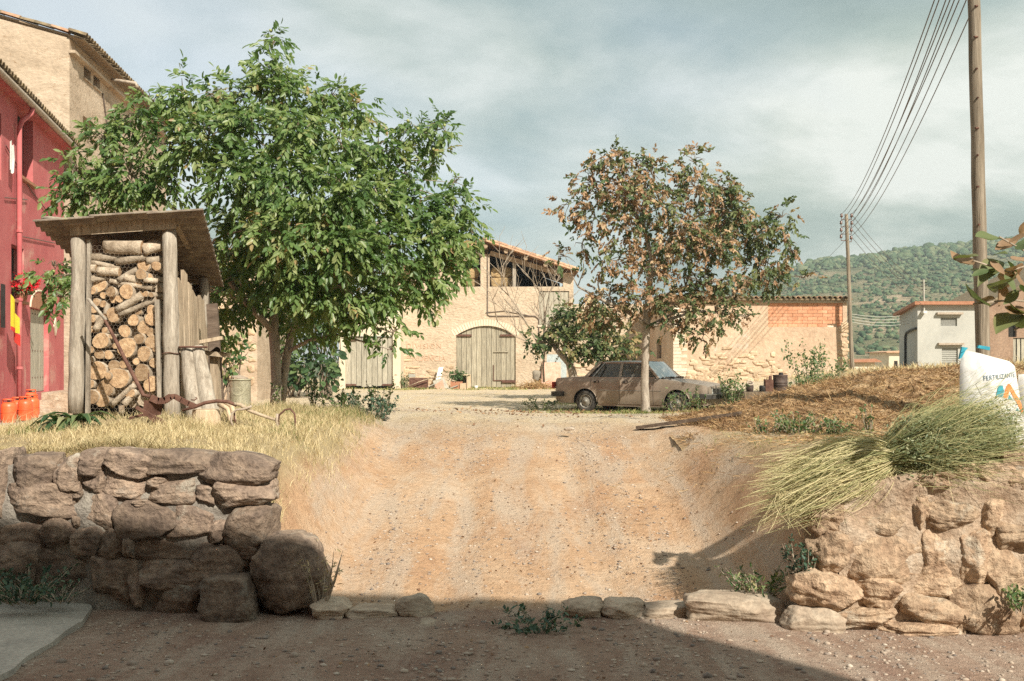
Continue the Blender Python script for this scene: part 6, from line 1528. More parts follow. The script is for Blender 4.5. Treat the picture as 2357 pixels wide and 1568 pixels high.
for (dx, dz, L) in ((-.5, .8, 2.2), (.1, 1, 2.4), (.45, .8, 1.8), (-.9, .35, 1.9), (.25, .9, 1.6)): branch(P(1244, 800, 36), V(dx, 0, dz).normalized(), L, .038, 3)
mb.part('bare_branches', M['twig_pale'], sp_t)

# leafy masses behind the green tree
def hedge(name, label, cat, blobs, Y, lmat, n, size, seed, stems=True, group=None):
    r = np.random.default_rng(seed)
    base = P(blobs[0][0], HZ + 60, Y); base.z = G(base.x, Y)
    t = thing(name, label, cat, base, group=group); Ps, Ds, Ss = [], [], []
    inner = MB()
    for (px, py, rx, ry, dy) in blobs:
        c_ = np.array(P(px, py, Y + dy)); s_ = (Y + dy) / F; rad = np.array([rx * s_, .8 * (rx + ry) / 2 * s_, ry * s_])
        m_ = int(n * rx * ry / 900); v = unit(r.normal(0, 1, (m_, 3))) * r.uniform(.65, 1.05, (m_, 1))
        Ps.append(c_ + v * rad * (1 + .15 * r.normal(0, 1, (m_, 1)))); Ds.append(unit(v) * .7 + r.normal(0, .6, (m_, 3)) + np.array([0, 0, -.25])); Ss.append(size * r.uniform(.6, 1.2, m_))
        if stems:
            for k in range(7):
                e = c_ + unit(r.normal(0, 1, 3)) * rad * .85; b_ = Vector((c_[0] + r.normal(0, .15), c_[1], base.z)); inner.tube([b_, b_.lerp(Vector(e), .55) + V(r.normal(0, .12), 0, .05), Vector(e)], [.03, .018, .008], 5, caps=False)
    if stems: inner.part('stems', M['twig'], t)
    Ps, Ds, Ss = np.concatenate(Ps), np.concatenate(Ds), np.concatenate(Ss)
    tag(link('foliage', leaves_mesh('foliage', Ps - np.array(base), Ds, Ss, lmat, r, .62), t), kind='stuff'); return t
hedge('ivy_hedge', 'dark leafy hedge filling the gap between tree trunks and lean-to', 'hedge', [(520, 820, 50, 60, 0), (590, 800, 60, 70, .5), (680, 800, 65, 75, 1), (745, 790, 45, 90, 1.5), (650, 860, 60, 30, -.3), (720, 850, 60, 40, 0), (560, 740, 60, 50, .5), (660, 730, 80, 50, 2), (760, 720, 40, 40, 2), (500, 860, 30, 30, -.4)], 36, M['leaf_dark'], 46, .34, 41)
hedge('pale_bush', 'pale green bush behind the perforated drum', 'bush', [(515, 830, 38, 38, 0), (545, 810, 32, 34, .2), (500, 790, 26, 34, .3)], 24, M['leaf_weed'], 42, .20, 43)

def weed(label, px, py, Y, h, w, n, lmat='leaf_weed', size=.05, seed=1, name='weed', nst=9, spread=1.0, cat='weed', wid=.55, lean=(0, 0), base=None):
    r = np.random.default_rng(seed); b = Vector(base) if base is not None else P(px, py, Y)
    t = thing(name, label, cat, b); mb = MB(); Ps, Ds = [], []
    for k in range(nst):
        a = r.uniform(0, 6.28); ro = w * .5 * math.sqrt(r.uniform()) 
        p0 = b + V(ro * .5 * math.cos(a), ro * .5 * math.sin(a), -.03); e = b + V(ro * spread * math.cos(a) * 1.4 + lean[0], ro * spread * math.sin(a) * 1.4 + lean[1], h * r.uniform(.55, 1.05))
        m_ = p0.lerp(e, .5) + V(r.normal(0, .02), r.normal(0, .02), .08 * h); mb.tube([p0, m_, e], [.006 + h * .003, .005, .002], 4, caps=False)
        for j in range(max(1, n // nst)):
            u = r.uniform(.12, 1.0); q = p0.lerp(m_, u * 2) if u < .5 else m_.lerp(e, u * 2 - 1)
            Ps.append(np.array(q) + r.normal(0, .03 * (h + w), 3) * .5); Ds.append(r.normal(0, .7, 3) + np.array([0, 0, .25]))
    mb.part('stems', M['twig_pale'], t)
    Ps, Ds = np.array(Ps), np.array(Ds)
    tag(link('leaves', leaves_mesh('leaves', Ps - np.array(b), Ds, size * r.uniform(.5, 1.2, len(Ps)), M[lmat], r, wid), t), kind='stuff'); return t
def gweed(label, px, Y, *a, **k):
    x = PX(px, Y); return weed(label, 0, 0, 0, *a, base=(x, Y, G(x, Y)), **k)
weed('dark weed clump at the foot of the low wall above the concrete slab', 60, 1376, 8.15, .24, .62, 520, 'leaf_blue', .05, 51, nst=26, spread=1.4)
weed('smaller dark weed trailing right of the clump by the concrete slab', 140, 1378, 8.15, .11, .32, 160, 'leaf_blue', .04, 52, nst=14, spread=1.3)
weed('wilted dark weed lying on the shaded road in front of the kerb stones', 1235, 1446, 8.0, .12, .42, 420, 'leaf_blue', .05, 53, nst=26, spread=1.5)
gweed('low leafy weeds at the grass edge right of the double trunk', 790, 16.6, .36, .95, 520, 'leaf_weed', .07, seed=54, nst=22)
gweed('bushiest green weed at the right end of the grass verge', 860, 16.2, .42, .7, 560, 'leaf_blue', .07, seed=55, nst=22)
gweed('tall thin weed nearest the double trunk', 722, 16.9, .42, .18, 90, 'leaf_weed', .07, seed=56, nst=5)
gweed('leafy sucker at the foot of the double trunk', 650, 16.2, .35, .3, 90, 'leaf_weed', .07, seed=57, nst=7)
gweed('sparse tall weed behind the bushy verge weeds', 880, 17.4, .62, .5, 160, 'leaf_weed', .07, seed=58, nst=9)
gweed('weeds growing before the front wheel of the car', 1560, 25.6, .6, .9, 240, 'leaf_weed', .09, seed=59, nst=16)
gweed('single tall weed in front of the car bumper', 1610, 25.6, .62, .3, 110, 'leaf_weed', .09, seed=60, nst=6)
gweed('dense green weed hiding the front corner of the car', 1685, 26.2, .95, .62, 700, 'leaf_weed', .09, seed=61, nst=24)
gweed('low weeds behind the rear bumper of the car', 1248, 28.5, .38, .9, 300, 'leaf_weed', .08, seed=62, nst=18)
gweed('tall spindly weed in front of the brick barn wall', 1872, 31, 1.5, 1.5, 620, 'leaf_weed', .12, seed=63, nst=22)
gweed('green undergrowth at the foot of the tall spindly weed', 1850, 30, .5, 1.1, 420, 'leaf_weed', .10, seed=64, nst=20)
gweed('thin weed at the right-hand corner of the brick barn', 1925, 34, .8, .9, 200, 'leaf_weed', .11, seed=65, nst=12)
gweed('bright green weeds at the front foot of the manure heap', 1835, 12.3, .26, .7, 520, 'leaf_weed', .05, seed=66, nst=26)
gweed('small green weeds left of the plant bundle below the heap', 1925, 12.0, .24, .42, 260, 'leaf_weed', .05, seed=67, nst=16)
gweed('lone upright weed rising from the heap edge', 2003, 11.8, .34, .16, 90, 'leaf_weed', .05, seed=68, nst=5)
gweed('leftmost low weed at the foot of the manure heap', 1765, 12.5, .2, .45, 200, 'leaf_weed', .045, seed=69, nst=14)
weed('green sprig growing in the shade beside the right wall corner', 1845, 1330, 8.05, .36, .26, 330, 'leaf_blue', .045, 70, nst=14, spread=1.1)
weed('green weed sprouting at the right picture edge on the right wall', 2352, 1402, 7.65, .16, .3, 200, 'leaf_weed', .05, 71, nst=10)
weed('tufty green grass weed on the shaded bank left of the right wall', 1745, 1362, 8.45, .2, .55, 330, 'leaf_weed', .06, 72, nst=24, wid=.3)
weed('dry weed clinging beside the big boulder', 740, 1372, 8.4, .42, .34, 120, 'grass_dry', .05, 73, nst=16, wid=.3)
# broad-leaved clump by the shed
HB = P(160, 985, 11.3)
ho = thing('broadleaf_plant', 'dark broad-leaved plant clump at the foot of the left shed post', 'plant', HB)
r = np.random.default_rng(77); mb = MB(); att = []
for k in range(46):
    a = r.uniform(0, 6.28); L = r.uniform(.22, .46); el = r.uniform(.5, 1.2); w = r.uniform(.03, .05); wa = a + 1.57
    p0 = HB + V(.22 * (r.uniform() - .5), .12 * (r.uniform() - .5), 0)
    pts = []
    for j in range(6):
        t_ = j / 5; rr = L * t_; z = L * (math.sin(el) * t_ * 1.4 - 1.15 * t_ * t_)
        ww = w * math.sin(math.pi * min(1, .1 + t_ * .9)) + .003
        c_ = p0 + V(math.cos(a) * rr, math.sin(a) * rr, z + .03); s_ = V(math.cos(wa), math.sin(wa), 0) * ww
        pts += [c_ - s_ + V(0, 0, .012), c_, c_ + s_ + V(0, 0, .012)]
    fs = [(3 * j + i, 3 * j + i + 1, 3 * j + 4 + i, 3 * j + 3 + i) for j in range(5) for i in (0, 1)]
    one = np_mesh('leaf', np.array([tuple(p - HB) for p in pts]), np.array(fs), M['leaf_hosta'], True, {'rnd': np.full(len(pts), r.uniform(0, 1))})
    link('leaf', one, ho)
# geranium box on the red house window
gb0 = xyz(RC, rd, rn, (uw2a + uw2b) / 2, .10, red_h(42, 692))
fb = thing('flower_pot', 'pot of bright red geraniums on the lower window sill of the red house', 'flower pot', gb0)
for s_ in (-.22, .05):
    mb = MB(); mb.lathe([(0, 0), (.08, 0), (.11, .2), (.095, .2), (.09, .17), (0, .17)], 14, Matrix.Translation(gb0 + rd * s_ * -1)); mb.part('pot', M['terracotta'], fb, True)
r = np.random.default_rng(5)
Pp = np.array(gb0 + rd * .1) + r.normal(0, 1, (200, 3)) * np.array([.10, .20, .08]) + np.array([.03, 0, .26])
tag(link('foliage', leaves_mesh('foliage', Pp - np.array(gb0), r.normal(0, 1, (200, 3)), r.uniform(.06, .10, 200), M['leaf_weed'], r, .9), fb), kind='stuff')
for k in range(26):
    q = Pp[r.integers(200)] + np.array([.08, -.04, .10]); n_ = 14
    link('bloom', leaves_mesh('bloom', r.normal(0, .035, (n_, 3)), r.normal(0, 1, (n_, 3)), r.uniform(.04, .07, n_), M['petal'], r, 1.0), fb, Vector(q) - gb0)
# overhanging walnut spray at the right edge, close to the camera
nb_ = thing('walnut_branch', 'overhanging spray of curled walnut leaves at the right edge near the pole', 'branch', P(2420, 640, 7.0))
mb = MB(); 
brl = [[(2480, 560), (2400, 600), (2320, 625), (2240, 600)], [(2480, 620), (2400, 700), (2330, 690), (2240, 700)], [(2480, 700), (2380, 735), (2335, 760)], [(2400, 600), (2345, 570), (2300, 545)]]
r = np.random.default_rng(9); Ps, Ds, Ss = [], [], []
for bl_ in brl:
    mb.tube([P(a, b, 7.0) for a, b in bl_], .007, 5)
LFS = [(2245, 545, 60, 12), (2250, 590, -55, 2), (2300, 600, -40, 30), (2290, 575, 55, -25), (2320, 560, 50, -20), (2330, 640, -35, 40), (2345, 600, 40, 20), (2310, 650, -10, 55), (2240, 610, -50, 0), (2300, 615, -48, 35), (2335, 625, 45, 30), (2260, 690, -55, 4), (2290, 688, -40, 6), (2350, 705, -30, 40), (2340, 720, -45, 30), (2330, 745, 45, -12), (2350, 655, 20, 45), (2355, 575, 20, -30), (2320, 600, 20, 40), (2352, 545, 10, -40), (2356, 690, 30, 10), (2280, 600, 30, 35), (2320, 585, -35, -12), (2338, 612, -20, 42), (2275, 620, -38, 22), (2350, 630, -38, 28), (2312, 632, 28, 40), (2345, 668, -36, 34), (2328, 702, 26, 34)]
for (a, b, dx, dy) in LFS:
    p = P(a, b, 7.0 + r.normal(0, .1)); q = P(a + dx, b + dy, 7.0 + r.normal(0, .13)); Ps.append(np.array(p)); Ds.append(np.array(q - p)); Ss.append((q - p).length * 1.02)
mb.part('twig', M['twig_pale'], nb_)
Ps, Ds, Ss = np.array(Ps), np.array(Ds), np.array(Ss); b0 = np.array(wloc(nb_))
for i in range(len(Ps)):
    d_ = unit(Ds[i]); s_ = unit(np.cross(d_, r.normal(0, .5, 3) + np.array([0, -.5, 1.]))); n_ = np.cross(s_, d_); vv_ = []
    cu1, cu2 = r.normal(0, .22), r.uniform(.1, .5)
    for j in range(9):
        t_ = j / 8; wdt = .27 * math.sin(math.pi * t_ ** .8) * .9 + .004
        c_ = Ps[i] - b0 + Ss[i] * (d_ * t_ + n_ * cu1 * t_ * t_)
        for e_ in (-1, -.5, 0, .5, 1): vv_.append(c_ + Ss[i] * wdt * (s_ * e_ + n_ * (cu2 * e_ * e_ + .08 * math.sin(t_ * 9 + e_ * 2 + i))))
    fs_ = [(5 * j + q, 5 * j + q + 1, 5 * j + q + 6, 5 * j + q + 5) for j in range(8) for q in range(4)]
    link('leaf', np_mesh('leaf', np.array(vv_), np.array(fs_), M['leaf_brown'], True, {'rnd': np.full(len(vv_), r.choice([.05, .15, .25, .55, .8])) + np.tile([.0, .03, 0, .03, .1], 9)}), nb_)

# ---------------------------------------------------------------- grass, straw, gravel, leaf litter (uncountable)
def blades(name, label, cat, xs_, ys_, hmin, hmax, wid, mat_, seed, cval=None, lean=.5, zoff=0.0):
    r = np.random.default_rng(seed); N = len(xs_); zs = T(xs_, ys_) + zoff
    b = np.stack([xs_, ys_, zs - .015], 1); h = r.uniform(hmin, hmax, N) * r.uniform(.4, 1, N) * np.clip(.7 + .9 * fbm(xs_ * 2.6, ys_ * 2.6, 0 * xs_, seed + 12, 3), .25, 1.6)
    a = r.uniform(0, 2 * np.pi, N); wv_ = np.stack([np.cos(a), np.sin(a) * .3, 0 * a], 1); wv_ = unit(wv_) * wid * r.uniform(.6, 1.3, (N, 1))
    ld = np.stack([r.normal(0, lean, N), r.normal(0, lean, N), np.zeros(N)], 1)
    m_ = b + np.array([0, 0, .55]) * h[:, None] + ld * h[:, None] * .28; e = b + np.array([0, 0, .9]) * h[:, None] + ld * h[:, None]
    v = np.stack([b - wv_, b + wv_, m_ - wv_ * .8, m_ + wv_ * .8, e], 1)
    f = np.array([(0, 1, 3), (0, 3, 2), (2, 3, 4)])[None] + (np.arange(N) * 5)[:, None, None]
    if cval is None: cval = r.uniform(0, 1, N)
    return tag(link(name, np_mesh(name, v.reshape(-1, 3), f.reshape(-1, 3), mat_, False, {'rnd': np.repeat(cval, 5)})), label, cat, kind='stuff')
def sample(n, x0, x1, y0, y1, seed, fn=grass_amt, pw=1.0):
    r = np.random.default_rng(seed); x, y = r.uniform(x0, x1, n), r.uniform(y0, y1, n); k = r.uniform(0, 1, n) < fn(x, y) ** pw
    return x[k], y[k], r
x, y, r = sample(120000, -6.8, -1.0, 8.9, 17, 101)
tuft = .6 * fbm(x * 1.3, y * 1.3, 0 * x, 12, 2) + .7 * fbm(x * 5.5, y * 5.5, 0 * x, 13, 3); k = r.uniform(-.35, .42, len(x)) < tuft; x, y = x[k], y[k]
gv_ = np.clip(r.uniform(.15, 1, len(x)) - .55 * smooth(12.5, 16, y + 1.0 * (x + 3)) * r.uniform(.3, 1, len(x)), 0, 1)
blades('dry_grass', 'dry straw-coloured grass on the left terrace and its bank', 'grass', x, y, .04, .24, .0030, M['grass_dry'], 1, gv_, .55)
x, y, r = sample(26000, 1.5, 8, 8.2, 14.5, 102); tuft = fbm(x * 1.7, y * 1.7, 0 * x, 15, 3); k = r.uniform(-.8, .5, len(x)) < tuft; x, y = x[k], y[k]
blades('thin_grass', 'thin greenish grass on the right bank below the manure heap', 'grass', x, y, .03, .13, .003, M['grass_green'], 2, None, .6)
x, y, r = sample(42000, -1, 12, 22, 34, 103)
blades('yard_grass', 'short green and yellow grass around the car', 'grass', x, y, .05, .16, .008, M['grass_green'], 3, None, .5)
x, y, r = sample(30000, -13, 14, 43.5, 48, 104)
blades('barn_grass', 'grass fringe growing along the foot of the barn', 'grass', x, y, .06, .22, .014, M['grass_green'], 4, np.clip(rng.uniform(.2, 1.1, len(x)), 0, 1), .5)
x, y, r = sample(26000, 9, 30, 20, 60, 105)
blades('mound_grass', 'tall dry grass on the rise beyond the manure heap', 'grass', x, y, .15, .5, .012, M['grass_dry'], 5, None, .4)
x, y, r = sample(60000, -6.5, -1.0, 10.5, 17.2, 107); tuft = fbm(x * 2.4, y * 2.4, 0 * x, 33, 3) + .35 * smooth(12, 16, y); k = r.uniform(.1, 1.2, len(x)) < tuft; x, y = x[k], y[k]
blades('green_tufts', 'greener grass tufts at the back of the left terrace', 'grass', x, y, .05, .18, .0032, M['grass_green'], 7, np.clip(r.uniform(-.1, .85, len(x)), 0, 1), .6)
# long dry grass over the wall edge and boulders
r = np.random.default_rng(106)
x = r.uniform(-4.9, -2.1, 4200); y = 8.92 + np.abs(r.normal(0, .12, 4200))
x2 = r.normal(-3.95, .28, 2600); y2 = 8.86 + np.abs(r.normal(0, .10, 2600)); x, y = np.concatenate([x, x2]), np.concatenate([y, y2])
blades('wall_edge_grass', 'long dry grass hanging along the top edge of the low wall', 'grass', x, y, .06, .24, .003, M['grass_dry'], 6, None, .7)
def gravel(name, label, n, x0, x1, y0, y1, s0, s1, seed, fn=None):
    r = np.random.default_rng(seed); x, y = r.uniform(x0, x1, n), r.uniform(y0, y1, n)
    if fn is not None: k = fn(x, y, r); x, y = x[k], y[k]
    N = len(x); vs, fs = ICO[0]; s_ = s0 * (s1 / s0) ** (r.uniform(0, 1, N) ** 2.2)
    d = 1 + .3 * r.normal(0, 1, (N, len(vs))) * .6; sq = np.stack([r.uniform(.8, 1.5, N), r.uniform(.8, 1.4, N), r.uniform(.4, .8, N)], 1)
    v = vs[None] * d[..., None] * (s_[:, None] * sq)[:, None] + np.stack([x, y, T(x, y) + s_ * .15], 1)[:, None]
    return tag(link(name, np_mesh(name, v.reshape(-1, 3), (fs[None] + (np.arange(N) * len(vs))[:, None, None]).reshape(-1, 3), M['pebble'], False, {'rnd': np.repeat(r.uniform(0, 1, N), len(vs))})), label, 'gravel', kind='stuff')
def not_wall(x, y, r):
    z2_, w_, t_ = parts_z(x, y)
    return ((t_ > .95) & (w_ < .35) | (t_ < .02)) & (r.uniform(-.3, .6, len(x)) < fbm(x * 2.6, y * .8, 0 * x, 21, 3))
gravel('gravel', 'scattered pebbles and gravel over the lane and ramp', 42000, -4.5, 4.8, 5.4, 17, .004, .02, 201, not_wall)
gravel('road_pebbles', 'larger loose pebbles strewn on the shaded lane', 700, -4.5, 4.5, 5.6, 8.2, .010, .034, 202, not_wall)
gravel('yard_pebbles', 'tiny stones on the pale yard', 2600, -4.5, 5, 16, 30, .006, .02, 203)
def litter(name, label, n, cx, cy, sx, sy, size, seed, cat='leaf litter', m='dead_leaf'):
    r = np.random.default_rng(seed); x, y = r.normal(cx, sx, n), r.normal(cy, sy, n)
    p = np.stack([x, y, T(x, y) + .008], 1); d = r.normal(0, 1, (n, 3)); d[:, 2] = np.abs(d[:, 2]) * .25
    return tag(link(name, leaves_mesh(name, p, d, size * r.uniform(.5, 1.2, n), M[m], r, .55, None, .5)), label, cat, kind='stuff')
litter('fallen_leaves', 'fallen brown leaves scattered under the car and brown tree', 700, 3.2, 26.4, 2.4, 1.2, .10, 301)
litter('yard_leaves', 'dead leaves dotted over the yard track', 170, 0.0, 20.5, 2.2, 2.6, .07, 302)
litter('ramp_chaff', 'bits of chaff and dead leaf on the ramp and lane', 500, .3, 9.5, 1.6, 2.4, .035, 303)
# ---------------------------------------------------------------- manure heap, bundle, bags, poles and barnyard clutter
random.seed(88)
RID = np.array([(2.3, .40), (2.8, .52), (3.3, .64), (3.9, .84), (4.6, 1.02), (5.2, 1.15), (5.9, 1.25), (6.9, 1.33), (8.2, 1.33), (9.5, 1.0), (11, .3)])
def heap_z(x, y):
    g = T(x, y, False); rz2 = np.interp(x, RID[:, 0], RID[:, 1]); yc = 14.9 + .12 * (x - 4)
    t = np.where(y < yc, (y - 12.0 - .10 * np.abs(x - 5)) / (yc - 12.0), (18.2 - y) / (18.2 - yc)); t = np.clip(t, 0, 1)
    sh = np.sin(t * np.pi / 2) ** .85
    h = np.maximum(rz2 - g, 0) * sh
    ed = np.clip(h / .25, 0, 1)
    return g - .06 + h + ed * (.11 * fbm(x * 2.4, y * 2.4, 0 * x, 31, 3) + .075 * fbm(x * 7, y * 7, 0 * x, 37, 4))
hx, hy = np.linspace(2.2, 11, 210), np.linspace(11.6, 18.6, 170)
HX_, HY_ = np.meshgrid(hx, hy); a, b = HX_.ravel(), HY_.ravel(); zz = heap_z(a, b)
ii = (np.arange(len(hy) - 1)[:, None] * len(hx) + np.arange(len(hx) - 1)[None, :]).ravel()
hp0 = V(5.5, 14.5, .4)
M['manure'] = mat('manure', [(0.15, 0.09, 0.05), (0.30, 0.19, 0.10), (0.44, 0.30, 0.165), (0.52, 0.38, 0.22)], 3.5, bump=1.0, dist=0.06, fine=7, famt=.5)
heap = thing('manure_heap', 'heap of straw manure spread behind the plant bundle', 'heap', hp0)
link('mound', np_mesh('mound', np.stack([a, b, zz], 1) - np.array(hp0), np.stack([ii, ii + 1, ii + len(hx) + 1, ii + len(hx)], 1), M['manure'], True), heap)
r = np.random.default_rng(401); n = 60000
x, y = r.uniform(2.3, 10.5, n), 12 + 5.5 * r.uniform(0, 1, n) ** 1.3
z = heap_z(x, y); k = z > T(x, y, False) - .02; x, y, z = x[k], y[k], z[k]; n = len(x)
clp = fbm(x * 3, y * 3, 0 * x, 41, 2)
def ribbons(name, p, d, L, w, mat_, cv, r, parent=None, off=(0, 0, 0), bend=.25):
    N = len(p); d = unit(d); s = unit(np.cross(d, r.normal(0, 1, (N, 3)))); bn = r.normal(0, bend, (N, 3)) * L[:, None] * .5
    v = np.stack([p - s * w, p + s * w, p + d * L[:, None] * .5 + bn * .6 - s * w, p + d * L[:, None] * .5 + bn * .6 + s * w, p + d * L[:, None] - s * w * .5, p + d * L[:, None] + s * w * .5], 1)
    f = np.array([(0, 1, 3, 2), (2, 3, 5, 4)])[None] + (np.arange(N) * 6)[:, None, None]
    return link(name, np_mesh(name, v.reshape(-1, 3) - np.array(off), f.reshape(-1, 4), mat_, False, {'rnd': np.repeat(cv, 6)}), parent)
d = r.normal(0, 1, (n, 3)); d[:, 2] = r.normal(.18, .28, n)
tag(ribbons('straw', np.stack([x, y, z - .005], 1), d, r.uniform(.05, .2, n), .0035, M['straw'], np.clip(r.uniform(0, 1, n) + .25 * clp, 0, 1), r, heap, hp0), kind='stuff')
vs_, fs_ = ICO[1]
x, y = r.uniform(2.8, 9.5, 260), 12.2 + 4.5 * r.uniform(0, 1, 260); s_ = r.uniform(.012, .045, 260)
v = vs_[None] * (1 + .25 * r.normal(0, 1, (260, len(vs_), 1))) * s_[:, None, None] + np.stack([x, y, heap_z(x, y) + s_ * .2], 1)[:, None]
tag(link('clods', np_mesh('clods', v.reshape(-1, 3) - np.array(hp0), (fs_[None] + (np.arange(260) * len(vs_))[:, None, None]).reshape(-1, 3), M['manure']), heap), kind='stuff')
# scattered chaff at the foot of the heap
x, y = r.normal(4.2, 1.2, 2600), r.normal(11.6, .6, 2600); d = r.normal(0, 1, (2600, 3)); d[:, 2] *= .1
tag(tag(ribbons('loose_straw', np.stack([x, y, T(x, y) + .006], 1), d, r.uniform(.05, .15, 2600), .003, M['straw'], r.uniform(.2, 1, 2600), r), kind='stuff'), 'loose straw strewn on the grass before the manure heap', 'straw')
# plank lying half on the heap
def surf(x, y): return max(G(x, y), float(heap_z(np.array([x]), np.array([y]))[0]))
def ray_ground(px, py, y0=9.0):
    Y = y0
    while Y < 30 and PZ(py, Y) > surf(PX(px, Y), Y): Y += .03
    return P(px, py, Y)
a, b = ray_ground(1468, 989) + V(0, 0, .03), ray_ground(1705, 958) + V(0, 0, .04)
lift = max(0, max(surf(*(a.lerp(b, t_)).xy) + .02 - a.lerp(b, t_).z for t_ in np.linspace(.05, .8, 12))); a.z += lift; b.z += lift
mb = MB(); mb.beam(a, b, .17, .05); mb.top('plank', M['plank_dark'], a, 'long dark plank lying on the ground with one end in the manure heap', 'plank')

# green-straw plant bundle draped on the right wall
A_, Bm, C_ = P(1775, 1108, 8.16), P(2045, 1056, 8.14), P(2335, 1000, 8.3)
bun = thing('plant_bundle', 'big tied bundle of pulled green and straw-coloured plants draped on the right wall', 'bundle', Bm)
r = np.random.default_rng(501); N = 9500; NT = 120
ax1 = np.array((A_ - Bm)); ax2 = np.array((C_ - Bm))
e1 = np.array([.22, 0, .97]); e2 = np.array([0, 1.0, 0])
tid = r.integers(NT, size=N); thalf = r.uniform(0, 1, NT) < .42; half = thalf[tid]
tth, tro = r.uniform(0, 2 * np.pi, NT), np.sqrt(r.uniform(0, 1, NT))
toff = tro[:, None] * (np.cos(tth)[:, None] * e1 + np.sin(tth)[:, None] * e2)
tbend = r.normal(0, .17, (NT, 3)); tlen = r.uniform(.6, 1.06, NT)
off = toff[tid] + r.normal(0, .30, (N, 3)); Lk = tlen[tid] * r.uniform(.55, 1.06, N); bend = (tbend[tid] + r.normal(0, .08, (N, 3))) * np.where(half, .7, 1.1)[:, None]; wig = r.normal(0, .032, (N, 3)) * np.where(half, .7, 1.2)[:, None]; ph = r.uniform(0, 6, N)
pts = []
for t in np.linspace(0, 1, 8):
    s1 = .085 + .13 * math.sin(min(1, t * 1.05) * math.pi * .75); s2 = .10 + .175 * math.sin(min(1, t * .95 + .05) * math.pi * .80)
    spread = np.where(half, s1, s2)
    base = np.where(half[:, None], ax1 * t, ax2 * t + np.array([0, 0, .0]) * math.sin(t * math.pi))
    p = np.array(Bm) + base * Lk[:, None] + off * spread[:, None] * np.array([1, .8, 1.0]) + bend * (t * t) * Lk[:, None] + wig * np.sin(t * 7 + ph)[:, None] * (t ** .5)
    p[:, 2] += np.where(half, -.10 * t ** 2.2, -.06 * t ** 3)
    pts.append(p)
pts = np.stack(pts, 1)
wd = np.where(half, .0027, .0020)[:, None]
side = unit(np.cross(pts[:, -1] - pts[:, 0], r.normal(0, 1, (N, 3))))
v = np.stack([q for k in range(8) for q in (pts[:, k] - side * wd * (1 - .08 * k), pts[:, k] + side * wd * (1 - .08 * k))], 1)
f = np.array([(2 * k, 2 * k + 1, 2 * k + 3, 2 * k + 2) for k in range(7)])[None] + (np.arange(N) * 16)[:, None, None]
cv = np.clip(np.where(half, r.uniform(.3, 1, N), r.uniform(0, .75, N)) + r.normal(0, .12, NT)[tid], 0, 1)
tag(link('stems', np_mesh('stems', v.reshape(-1, 3) - np.array(Bm), f.reshape(-1, 4), M['bundle'], False, {'rnd': np.repeat(cv, 16)}), bun), kind='stuff')
ns = 1500; q_ = r.integers(N, size=ns); k_ = r.integers(1, 7, size=ns); sp_ = pts[q_, k_] + r.normal(0, .02, (ns, 3))
tag(ribbons('stray_stems', sp_, r.normal(0, .55, (ns, 3)) + np.where(half[q_][:, None], unit(ax1), unit(ax2)) * .8, r.uniform(.10, .34, ns), .0018, M['bundle'], r.uniform(.1, 1, ns), r, bun, Bm, .5), kind='stuff')
hi = np.where(~half)[0]; m = 60000; q = hi[r.integers(len(hi), size=m)]; tt = r.uniform(1.2, 7, m); k0_ = np.minimum(tt.astype(int), 6); fr = (tt - k0_)[:, None]
p = pts[q, k0_] * (1 - fr) + pts[q, k0_ + 1] * fr + r.normal(0, .022, (m, 3))
dv_ = p - np.array(Bm); ua = unit(ax2); pk = np.linalg.norm(dv_ - (dv_ @ ua)[:, None] * ua, axis=1) < .32; p = p[pk]; m = len(p)
tag(link('leaves', leaves_mesh('leaves', p - np.array(Bm), unit(ax2)[None] * .8 + r.normal(0, .6, (m, 3)), r.uniform(.014, .042, m), M['bundle_green'], r, .5), bun), kind='stuff')
mb = MB()
for k in range(110):              # loose stalks hanging over the wall face
    t = random.uniform(0, 1); p = A_.lerp(Bm, t) if t < .5 else Bm.lerp(C_, random.uniform(0, .8)); p = p + V(0, -.12, -.08); L = random.uniform(.12, .42); pl_ = [p.copy()]
    d_ = V(random.uniform(-.7, .7), random.uniform(-.25, .05), -1).normalized()
    for j in range(4): d_ = (d_ + V(random.uniform(-.5, .5), random.uniform(-.2, .1), random.uniform(-.2, .3))).normalized(); p = p + d_ * L / 4; pl_.append(p.copy())
    mb.tube(pl_, [.0032, .003, .0028, .0022, .0015], 4, caps=False)
tag(mb.part('loose_stalks', M['straw_solid'] if 'straw_solid' in M else M['twig_pale'], bun), kind='stuff')
mb = MB(); mb.tube([Bm + V(.03 * math.cos(a_), .085 * math.cos(a_), .10 * math.sin(a_)) for a_ in np.linspace(0, 6.28, 17)], .006, 6); mb.part('tie', M['twig'], bun)
mb = MB(); mb.tube([P(2150, 1078, 7.98), P(2200, 1048, 7.96), P(2245, 1002, 8.0)], [.006, .007, .004], 6); mb.part('pale_stalk', M['twig_pale'], bun)

